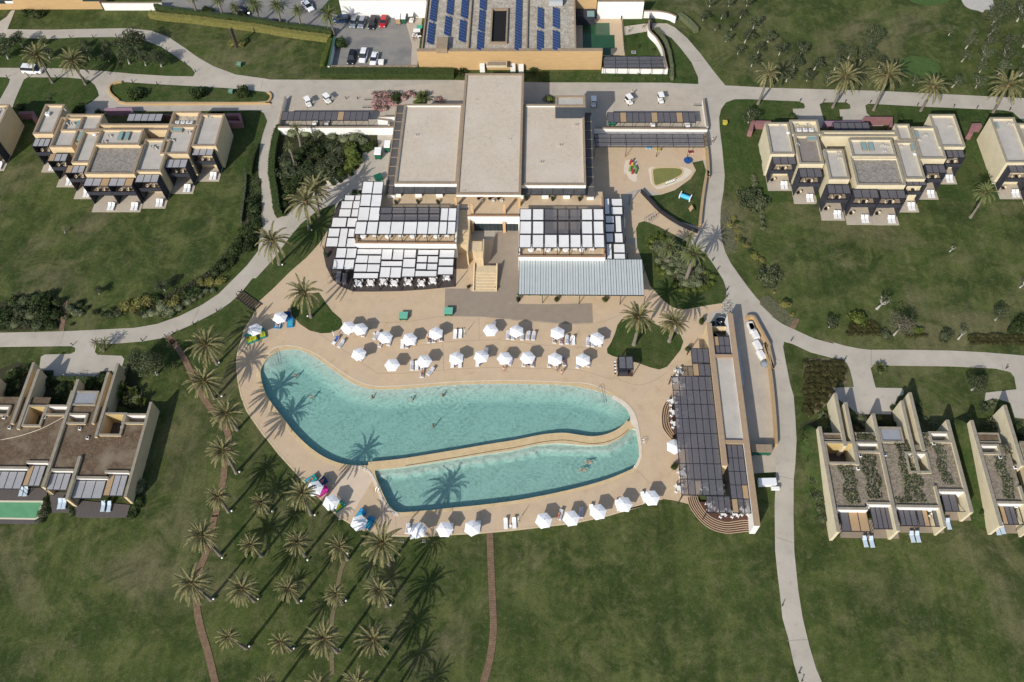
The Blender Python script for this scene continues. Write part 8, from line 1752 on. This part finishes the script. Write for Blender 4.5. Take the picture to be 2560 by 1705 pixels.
LGS = [('b', 'A', 1710, 665, -28, 'slanting lounger with a navy cover by the kidney lawn'), ('s', 'A', 1808, 725, -28, 'slanting lounger with striped cloth by the kidney lawn'), ('w', 'A', 1975, 500, -35, 'lounger peeping below the first upper-row parasol'), ('s', 'A', 2225, 530, -22, 'lounger right of the second upper-row parasol'), ('s', 'A', 2195, 960, -35, 'lounger right of the first lower-row parasol'),
 ('s', 'B', 295, 440, -28, 'striped lounger left of the third upper-row parasol'), ('w', 'B', 370, 570, -14, 'lounger below the third upper-row parasol'), ('s', 'B', 530, 545, -12, 'striped lounger right of the third upper-row parasol'), ('w', 'B', 758, 590, 0, 'plain lounger at the left of the fourth upper-row parasol'), ('s', 'B', 842, 590, -3, 'striped lounger below the fourth upper-row parasol'), ('s', 'B', 985, 530, -15, 'striped lounger right of the fourth upper-row parasol'),
 ('s', 'B', 1225, 495, 4, 'striped lounger at the left of the fifth upper-row parasol'), ('s', 'B', 1315, 490, 5, 'striped lounger under the fifth upper-row parasol'), ('s', 'B', 1440, 470, 7, 'striped lounger at the right of the fifth upper-row parasol'), ('w', 'B', 1697, 415, -2, 'plain white lounger, left of the pair beside a closed parasol'), ('w', 'B', 1790, 408, 0, 'plain white lounger, right of the pair beside a closed parasol'),
 ('s', 'B', 930, 980, 2, 'striped lounger, leftmost near the third lower-row parasol'), ('w', 'B', 1015, 975, 3, 'plain lounger left of the third lower-row parasol'), ('s', 'B', 1110, 1105, -2, 'striped lounger with a sunbather, nearest the pool shore'), ('s', 'B', 1262, 1075, -35, 'slanting striped lounger below the third lower-row parasol'), ('w', 'B', 1650, 930, 0, 'plain lounger, left under the fourth lower-row parasol'), ('w', 'B', 1785, 930, 0, 'plain lounger, right under the fourth lower-row parasol'),
 ('w', 'B', 2095, 910, 0, 'lounger below the fifth lower-row parasol'), ('w', 'B', 2250, 735, -8, 'lounger in the shadow behind the fifth lower-row parasol'), ('s', 'C', 500, 430, -3, 'half-striped lounger, left of the seventh upper-row parasol'), ('s', 'C', 585, 440, -2, 'half-striped lounger under the seventh upper-row parasol'), ('s', 'C', 755, 445, -4, 'striped lounger at the right of the seventh upper-row parasol'), ('s', 'C', 860, 440, -8, 'striped lounger second right of the seventh upper-row parasol'),
 ('s', 'C', 958, 448, -8, 'striped lounger third right of the seventh upper-row parasol'), ('s', 'C', 1325, 500, 0, 'lounger with a yellow-shirted person, eighth upper-row parasol'), ('s', 'C', 1450, 520, -2, 'striped lounger right under the eighth upper-row parasol'), ('s', 'C', 1550, 515, 0, 'half-striped lounger left of the closed parasol'), ('w', 'C', 1662, 525, 2, 'plain white lounger right of the closed parasol'), ('s', 'C', 1922, 555, -3, 'striped lounger left of the ninth upper-row parasol'),
 ('s', 'C', 2008, 565, -2, 'striped lounger under the ninth upper-row parasol'), ('w', 'C', 2130, 560, 0, 'plain lounger right under the ninth upper-row parasol'), ('w', 'C', 385, 870, 0, 'lounger left under the sixth lower-row parasol'), ('s', 'C', 545, 890, -15, 'striped lounger right of the sixth lower-row parasol'), ('w', 'C', 782, 915, -3, 'lounger left under the seventh lower-row parasol'), ('s', 'C', 940, 920, -3, 'striped lounger right under the seventh lower-row parasol'),
 ('s', 'C', 1242, 925, -8, 'striped lounger left under the eighth lower-row parasol'), ('s', 'C', 1370, 900, -4, 'striped lounger middle under the eighth lower-row parasol'), ('s', 'C', 1497, 900, 6, 'striped lounger right of the eighth lower-row parasol'), ('s', 'C', 1752, 945, -14, 'striped lounger left of the ninth lower-row parasol'), ('s', 'C', 1938, 920, -14, 'striped lounger right of the ninth lower-row parasol'), ('w', 'C', 250, 265, -8, 'lounger behind the sixth upper-row parasol'),
 ('s', 'D', 1995, 1090, -6, 'striped lounger left of the first lower strip parasol'), ('w', 'E', 1600, 790, 4, 'plain white lounger, left of the pair above the lower boardwalk'), ('w', 'E', 1752, 780, 4, 'plain white lounger, right of the pair above the lower boardwalk'), ('s', 'F', 432, 705, -15, 'striped lounger between the first and second right strip parasols'), ('s', 'F', 803, 665, -2, 'grey lounger with a striped towel on the right strip'),
 ('w', 'F', 990, 620, 6, 'lounger left of the third right strip parasol'), ('w', 'F', 1455, 540, 14, 'lounger left of the fourth right strip parasol'), ('w', 'F', 1915, 390, 18, 'lounger left of the fifth right strip parasol'), ('w', 'E', 625, 880, -8, 'lounger hidden right of the middle left-strip parasol'), ('w', 'E', 1115, 840, -5, 'lounger hidden right of the last left-strip parasol'), ('w', 'D', 2050, 1180, 20, 'plain lounger end below the first left-strip parasol')]
for kd, k, x, y, rz, l in LGS: place(LG[kd], USED, W(k, x, y, .055), radians(rz), l, lr)
# people lying on them
sb = 'sunbathers'
for kd, k, x, y, rz, l in (('lie_red', 'A', 150, 610, 25, 'person in red on the leftmost teal daybed'), ('lie_navy', 'A', 690, 380, -4, 'person on the azure daybed'), ('lie_black', 'A', 2225, 530, -22, 'sunbather right of the second upper-row parasol'), ('lie_navy', 'A', 2195, 960, -35, 'sunbather right of the first lower-row parasol'),
    ('lie_black', 'B', 1225, 495, 4, 'sunbather in black left of the fifth upper-row parasol'), ('lie_navy', 'B', 1315, 490, 5, 'sunbather legs under the fifth upper-row parasol'), ('lie_navy', 'B', 1440, 470, 7, 'sunbather in navy right of the fifth upper-row parasol'), ('lie_black', 'B', 1110, 1105, -2, 'sunbather in a black swimsuit nearest the pool shore'), ('lie_navy', 'B', 842, 590, -3, 'sunbather below the fourth upper-row parasol'), ('lie_black', 'B', 370, 570, -14, 'sunbather below the third upper-row parasol'),
    ('lie_yellow', 'C', 1325, 500, 0, 'sunbather in a yellow shirt'), ('lie_black', 'C', 1450, 520, -2, 'sunbather beside the yellow-shirted one'), ('lie_purple', 'C', 782, 915, -3, 'sunbather in purple trunks under the seventh lower-row parasol'), ('lie_black', 'C', 940, 920, -3, 'sunbather in black right of the purple-trunked one'), ('lie_red', 'C', 1242, 925, -8, 'sunbather left under the eighth lower-row parasol'), ('lie_navy', 'C', 1497, 900, 6, 'sunbather in the parasol shadow right of the eighth lower-row parasol'), ('lie_navy', 'C', 1938, 920, -14, 'sunbather right of the ninth lower-row parasol'),
    ('lie_red', 'F', 400, 720, -15, 'reddish sunbather between the right strip parasols'), ('lie_red', 'D', 455, 265, -50, 'person on the dark daybed under the lower left parasol shadow'), ('lie_navy', 'D', 275, 225, -55, 'person on the turquoise daybed')):
    p = W(k, x, y, .055); place(PP_[kd], USED, p + Vector((0, 0, .36)), radians(rz), l, sb)
# side tables with navy towels
st_ = thing('side_table', '', 'side table'); m = MB(); m.disc((0, 0), .25, .36, .4, 12); m.build('top', WHITE, st_); m = MB(); m.tube([(0, 0, 0), (0, 0, .36)], .03, 6); m.build('leg', WHITE, st_)
tw_ = thing('beach_bag', '', 'bag'); m = MB(); m.ball((0, 0, .17), .24, 8, 5, (1.1, .7, .75)); m.build('bag_body', NAVY, tw_); m = MB(); m.tube([(-.16, 0, .28), (-.06, 0, .44), (.08, 0, .44), (.16, 0, .28)], .015, 4); m.build('handle', BLACK, tw_)
for i, (k, x, y, l) in enumerate((('B', 455, 555, 'below the third upper-row parasol'), ('B', 895, 600, 'below the fourth upper-row parasol'), ('B', 1375, 490, 'below the fifth upper-row parasol'), ('B', 1715, 950, 'between the loungers of the fourth lower-row parasol'), ('B', 2150, 925, 'below the fifth lower-row parasol'), ('B', 1195, 1000, 'below the third lower-row parasol'), ('C', 1400, 490, 'below the eighth upper-row parasol'), ('C', 1605, 530, 'beside the closed parasol'), ('C', 2065, 590, 'below the ninth upper-row parasol'), ('C', 665, 455, 'below the seventh upper-row parasol'), ('C', 1320, 940, 'below the eighth lower-row parasol'), ('C', 465, 925, 'below the sixth lower-row parasol'), ('C', 860, 945, 'below the seventh lower-row parasol'))):
    place(tw_, USED, W(k, x, y, .06), random.uniform(0, 3), 'dark blue beach bag on the ground ' + l, 'beach bags')
for k, x, y, l in (('E', 1685, 830, 'small white side table between the loungers above the lower boardwalk'), ('B', 255, 400, 'small side table left of the third upper-row parasol')): place(st_, USED, W(k, x, y, .055), 0, l, 'side tables')
# ---- tables and chairs
def chair_proto(name, c, leg, arms=True):
    r = thing(name, '', 'chair'); m = MB(); m.box(-.24, -.24, .42, .24, .24, .47); m.build('seat', c, r)
    m = MB(); n = 7; P = [V2(.27 * cos(radians(200 + 140 * i / (n - 1) - 180)), .27 * sin(radians(200 + 140 * i / (n - 1) - 180))) for i in range(n)]; m.ribbon([Vector((p.x, p.y * .9 + .0, 0)) for p in P], .04, .5, .85); m.build('backrest', c, r)
    for x in (-.2, .2):
        for y in (-.2, .2): q = MB(); q.box(x - .02, y - .02, 0, x + .02, y + .02, .42); q.build('leg', leg, r)
    return r
WCH = chair_proto('chair', SLING, WHITE); GCH = chair_proto('chair', mat('cushion_green', (.16, .30, .08), .9), WHITE); TCH = chair_proto('chair', mat('wicker_cream', (.60, .52, .38), .9), BLACK)
ft = thing('dining_table', '', 'table'); m = MB(); P = []
n = 24
for ring, (rr0, z) in enumerate(((0.0, .76), (.55, .765), (.60, .74), (.66, .42))): 
    for k in range(n): a = 2 * pi * k / n; w_ = rr0 * (1 + (.06 * sin(6 * a) if ring == 3 else 0)); P.append((w_ * cos(a), w_ * sin(a), z))
m.add(P, [(i * n + k, (i + 1) * n + k, (i + 1) * n + (k + 1) % n, i * n + (k + 1) % n) for i in range(3) for k in range(n)]); m.build('tablecloth', WHC, ft); m = MB(); m.tube([(0, 0, 0), (0, 0, .74)], .05, 6); m.disc((0, 0), .3, 0, .04, 12); m.build('pedestal', BLACK, ft)
bt_ = thing('bar_table', '', 'table'); m = MB(); m.box(-.45, -.45, .71, .45, .45, .75); m.build('top', WHITE, bt_)
for x in (-.38, .38):
    for y in (-.38, .38): m = MB(); m.box(x - .025, y - .025, 0, x + .025, y + .025, .71); m.build('leg', WHITE, bt_)
rb = thing('patio_table', '', 'table'); m = MB(); m.disc((0, 0), .38, .68, .72, 16); m.build('top', BLACK, rb); m = MB(); m.tube([(0, 0, 0), (0, 0, .68)], .04, 6); m.build('leg', BLACK, rb)
def tset(tab, ch, k, x, y, z, lab, cnt, R_=.78, n=4, rot=0, gt='tables', gc='chairs'):
    p = W(k, x, y, z); place(tab, USED, p, radians(rot), lab, gt)
    for i in range(n):
        a = radians(rot + 360 * i / n + 45); place(ch, USED, p + Vector((cos(a) * R_, sin(a) * R_, 0)), a + pi / 2 + pi, '%s chair at the %s' % (['right-hand rear', 'left-hand rear', 'left-hand front', 'right-hand front'][i % 4], lab), gc)
DWD = mat('dark_decking', (.075, .062, .058), .8, (.055, .045, .042), 1.4, .8, stretch=(9, .6, 1))
m = MB(); m.slab(smooth(pts('11:600,760 625,880 680,990 760,1060 870,1103 1050,1103 1300,1098 1500,1085 1780,1058 1790,720 1770,680 890,680 890,240 740,300 690,420 640,560'), 1), 0, .12); struct('timber_deck', m, DWD)
for i, (x, y) in enumerate(((918, 1040), (1025, 1035), (1140, 1025), (1235, 1038), (1358, 1028), (1475, 1038), (1578, 1015), (1700, 985))):
    tset(ft, WCH, '11', x, y, .12, 'white-clothed table %s from the left under the front canopy' % ORD[i], 4, .85 if i % 2 == 0 else .75, gt='white-clothed restaurant tables', gc='chairs of the front canopy tables')
for i, x in enumerate((960, 1060, 1180, 1290, 1400, 1510, 1610, 1700)):
    p = W('11', x, 632, ZT); place(bt_ if i % 2 else ft, USED, p + Vector((0, .4, .01)), 0, 'terrace table, %s from the left under the upper left canopy' % ORD[i], 'upper terrace tables')
for i, x in enumerate((170, 240, 320, 400, 480, 560, 625, 710)):
    p = W('12', x, 752, ZT); place(bt_ if i % 2 else ft, USED, p + Vector((0, .4, .01)), 0, 'terrace table, %s from the left under the upper right canopy' % ORD[i], 'upper terrace tables')
for i, x in enumerate((90, 185, 285, 385, 490, 600, 695, 800, 895)):
    p = W('12', x, 1145, .06); place(bt_, USED, p + Vector((0, .5, 0)), .6, 'white table, %s from the left under the ribbed roof edge' % ORD[i], 'tables under the ribbed roof')
    for s_ in (-1, 1): place(GCH, USED, p + Vector((s_ * .75, .5 + s_ * .4, 0)), -s_ * 1.3, 'green-cushioned chair, %s of the %s white table under the ribbed roof' % ('left' if s_ < 0 else 'right', ORD[i]), 'green-cushioned chairs')
for i, (x, y) in enumerate(((1985, 290), (2085, 290), (2160, 290))): place(rb, USED, W('11', x, y, ZT + .01), 0, 'small black round table, %s under the centre roof overhang' % ('left', 'middle', 'right')[i], 'black terrace tables'); place(WCH, USED, W('11', x + 30, y + 12, ZT + .01), 1.2, 'white chair right of the %s black table under the roof overhang' % ('left', 'middle', 'right')[i], 'overhang chairs')
pot = thing('potted_plant', '', 'potted plant'); m = MB(); m.disc((0, 0), .26, 0, .5, 12, .34); m.build('pot', mat('black_pot', (.03, .03, .03), .5), pot); m = MB(); random.seed(5); blob(m, (0, 0, .85), .42, 160, .1, .9, 6); m.build('leaves', LGREEN, pot)
for i, (k, x, y, z, l) in enumerate((('11', 1252, 318, ZT, 'left of three on the left terrace'), ('11', 1447, 312, ZT, 'middle of three on the left terrace'), ('11', 1625, 316, ZT, 'right of three on the left terrace'), ('12', 128, 285, ZT, 'left of three on the right terrace'), ('12', 362, 288, ZT, 'middle of three on the right terrace'), ('12', 603, 290, ZT, 'right of three on the right terrace'), ('11', 635, 790, .12, 'at the left corner of the deck'))):
    place(pot, USED, W(k, x, y, z + .01), 0, 'black-potted plant, ' + l, 'potted plants')
# food counters on the dark deck
for k, x, y, l in (('11', 742, 985, 'left grey serving counter on the dark deck corner'), ('11', 795, 1000, 'right grey serving counter on the dark deck corner')):
    p = W(k, x, y, .12); r = thing('serving_counter', l, 'counter', p, 'serving counters'); m = MB(); m.box(p.x - .4, p.y - 1.1, .12, p.x + .4, p.y + 1.1, 1.0); m.build('cabinet', mat('counter_grey', (.16, .16, .17), .6), r); m = MB(); m.box(p.x - .45, p.y - 1.15, 1.0, p.x + .45, p.y + 1.15, 1.06); m.build('worktop', RIM, r)
# beach bar tables
BT = [('G', 345, 955, 'upper left under the wide bar roof'), ('K', 460, 330, 'beside the clipped bush'), ('K', 405, 600, 'lower left corner of the bar roof'), ('22', 1440, 660, 'on the small crescent steps'), ('22', 1450, 760, 'below the crescent steps'), ('22', 1425, 560, 'above the crescent steps'), ('K', 860, 560, 'under the lower bar roof near its middle'), ('K', 960, 910, 'under the see-through south roof'), ('K', 1180, 1040, 'left at the south edge of the bar'), ('K', 1385, 1040, 'middle at the south edge of the bar'), ('K', 1570, 1010, 'right at the south edge of the bar'), ('G', 400, 800, 'outside above the wide bar roof'), ('G', 500, 1060, 'second column of the bar roof'), ('G', 620, 1300, 'middle of the bar roof upper part'), ('G', 550, 1550, 'third row of the bar roof'), ('K', 1130, 600, 'under the bar roof near the gap'), ('K', 1520, 560, 'under the narrow roof by the white wall')]
for i, (k, x, y, l) in enumerate(BT): tset(bt_, WCH, k, x, y, .5 if (k == 'K' and y > 880) or k == '22' or x > 700 and k == 'K' else .06, 'white bar table ' + l, 4, .72, rot=random.choice((0, 10, 20)), gt='white bar tables', gc='white bar chairs')
# furniture of the apartment bays
cnt = {}
NMB = {id(b1): 'upper left block', id(b2): 'upper right block', id(b3): 'right-edge block', id(b0): 'left-edge block'}
for (ap, r, zt) in APTUNITS:
    cnt.setdefault(id(ap), []).append((r, zt))
for kk_, L_ in cnt.items():
    for i, (r, zt) in enumerate(sorted(L_, key=lambda q: q[0][0])):
        x0, y0, x1, y1 = r; nm = '%s bay from left, %s' % (ORD[i], NMB[kk_]); cx = (x0 + x1) / 2
        place(rb, USED, (cx, y0 + .75, 3.26), 0, 'black table on the balcony, ' + nm, 'balcony tables')
        for s_ in (-1, 1): place(TCH, USED, (cx + s_ * .75, y0 + .95, 3.26), -s_ * .9 + pi * 0, 'cream chair %s of the balcony table, %s' % ('left' if s_ < 0 else 'right', nm), 'balcony chairs')
        for s_ in (0, 1): place(LG['p'], USED, (x1 - 1.0 - .8 * s_, y0 - 1.0, .12), random.uniform(-.06, .06), 'white lounger, %s on the patio, %s' % ('right' if s_ == 0 else 'left', nm), 'patio loungers')
        if kk_ != id(b1): place(rb, USED, (x0 + .9, y0 + .3, .12), 0, 'black table on the patio, ' + nm, 'patio tables'); place(TCH, USED, (x0 + 1.5, y0 + .6, .12), -.8, 'cream chair on the patio, ' + nm, 'patio chairs')
for i, (k, x, y, c, l) in enumerate((('20', 198, 1350, 'q', 'left of the pair on the deck by the villa pool'), ('20', 238, 1352, 'q', 'right of the pair on the deck by the villa pool'), ('20', 540, 1465, 'q', 'left of the pair on the middle deck of the left villas'), ('20', 578, 1465, 'q', 'right of the pair on the middle deck of the left villas'), ('20', 925, 1488, 'q', 'left of the pair on the wide deck of the left villas'), ('20', 978, 1490, 'q', 'right of the pair on the wide deck of the left villas'),
        ('33', 932, 322, 'q', 'left of the pair on the grass at the first right villa terrace'), ('33', 990, 325, 'q', 'right of the pair on the grass at the first right villa terrace'), ('33', 1350, 280, 'q', 'left of the pair on the grass at the second right villa terrace'), ('33', 1400, 280, 'q', 'right of the pair on the grass at the second right villa terrace'), ('33', 1672, 165, 'q', 'single one beside the last right villa terrace'), ('33', 2110, 215, 'q', 'left one at the villa on the right edge'), ('33', 2152, 205, 'q', 'right one at the villa on the right edge'))):
    place(LG[c], USED, W(k, x, y, .19 if k == '20' else .03), radians(4), 'pale blue lounger, ' + l, 'pale blue villa loungers')
# bicycles: racks by the playground path and at the bar tip
def bike_proto(c):
    r = thing('bicycle', '', 'bicycle')
    for y in (-.52, .52):
        m = MB(); P = [(0, y + .33 * cos(a * pi / 8), .34 + .33 * sin(a * pi / 8)) for a in range(17)]; m.tube(P, .02, 4, False); m.build('wheel', TYRE, r)
    m = MB(); m.tube([(0, -.52, .34), (0, -.1, .3), (0, .1, .85), (0, -.38, .85), (0, -.1, .3)], .022, 5); m.tube([(0, .52, .34), (0, .38, .95)], .02, 5); m.tube([(0, -.38, .85), (0, .38, .8)], .02, 5); m.build('frame', c, r)
    m = MB(); m.tube([(-.28, .36, 1.0), (0, .4, .97), (.28, .36, 1.0)], .015, 4); m.build('handlebar', BLACK, r); m = MB(); m.obox((0, -.42, .92), .14, .26, .06); m.build('saddle', BLACK, r); return r
BK = bike_proto(PNT['white'])
for i in range(4): place(BK, USED, W('12', 1205 + 20 * i, 475 - 14 * i, .07), .9 + .1 * i, 'white bicycle, %s from the left in the cluster on the playground path' % ORD[i], 'bicycles')
for i in range(5): place(BK, USED, W('12', 1900 + (i % 2) * 22, 1215 + 24 * i, .07), 1.3 - .15 * i, 'white bicycle, %s from the top beside the beach bar tip' % ORD[i], 'bicycles')
for i in range(2): place(BK, USED, W('20', 585 + 130 * i, 330 - 15 * i, .06), 1.0 + .6 * i, 'pale bicycle, %s of the two on the left villa driveway' % ('left', 'right')[i], 'bicycles')
rk = thing('bike_rack', '', 'bike rack'); m = MB(); m.box(-1.1, -.08, 0, 1.1, .08, .1); m.build('rail', BLACK, rk)
for i in range(6): m = MB(); m.tube([(-1 + .4 * i, -.2, .05), (-1 + .4 * i, -.2, .5), (-1 + .4 * i, .2, .5), (-1 + .4 * i, .2, .05)], .02, 4); m.build('hoop', RIM, rk)
for k, x, y, l in (('01', 1005, 890, 'upper low rack beside the flower bed'), ('01', 990, 958, 'lower low rack beside the flower bed'), ('02', 1660, 940, 'low rack at the right end of the right plaza')): place(rk, USED, W(k, x, y, .05), 0, l, 'low racks')
# scattered towel lawn cards, drain covers
cov = thing('drain_cover', '', 'cover'); m = MB(); m.box(-.3, -.3, 0, .3, .3, .05); m.build('lid', PLAZA, cov); m = MB(); m.box(-.22, -.22, .05, .22, .22, .055); m.build('plate', RIM, cov)
for k, x, y, l in (('02', 1083, 467, 'pale slab on the fenced lawn by the small green pool'), ('E', 143, 1090, 'pale box cover below the first left-strip parasol'), ('D', 1890, 1300, 'pale turquoise cover beside the largest grove palm'), ('D', 785, 897, 'pale cover on the lawn under the lime daybed')): place(cov, USED, W(k, x, y, .01), 0, l, 'ground covers', 1.8 if k == '02' else 1.0)
# dark irrigation hose on the left villa roof
m = MB(); m.tube(smooth(pts('20:0,890 150,860 300,815 420,765 570,685', 3.35), 4, False), .06, 5); tag(m.build('hose', COPEW), 'pale hose snaking over the brown roof of the left edge villa', 'hose')
# ---------------------------------------------------------------- labels that still coincide get their place
from collections import defaultdict
dd = defaultdict(list)
for o in COL.objects:
    if o.parent is None and o.get('label'): dd[o['label']].append(o)
def sfx(i, n):
    return ('%s from left' % ordl(i)) if n > 2 else ('left one', 'right one')[i]
for l, L_ in dd.items():
    if len(L_) > 1:
        L_.sort(key=lambda o: PX(*o.location)[0])
        for i, o in enumerate(L_): o['label'] = l + ', ' + sfx(i, len(L_))
# prototypes never used are dropped
dead = [o for o in COL.objects if o.parent is None and o.type == 'EMPTY' and not o.get('label')]
gone = []
def rm(q):
    for c in children(q): rm(c)
    gone.append(q)
for o in dead: rm(o)
bpy.data.batch_remove(gone)
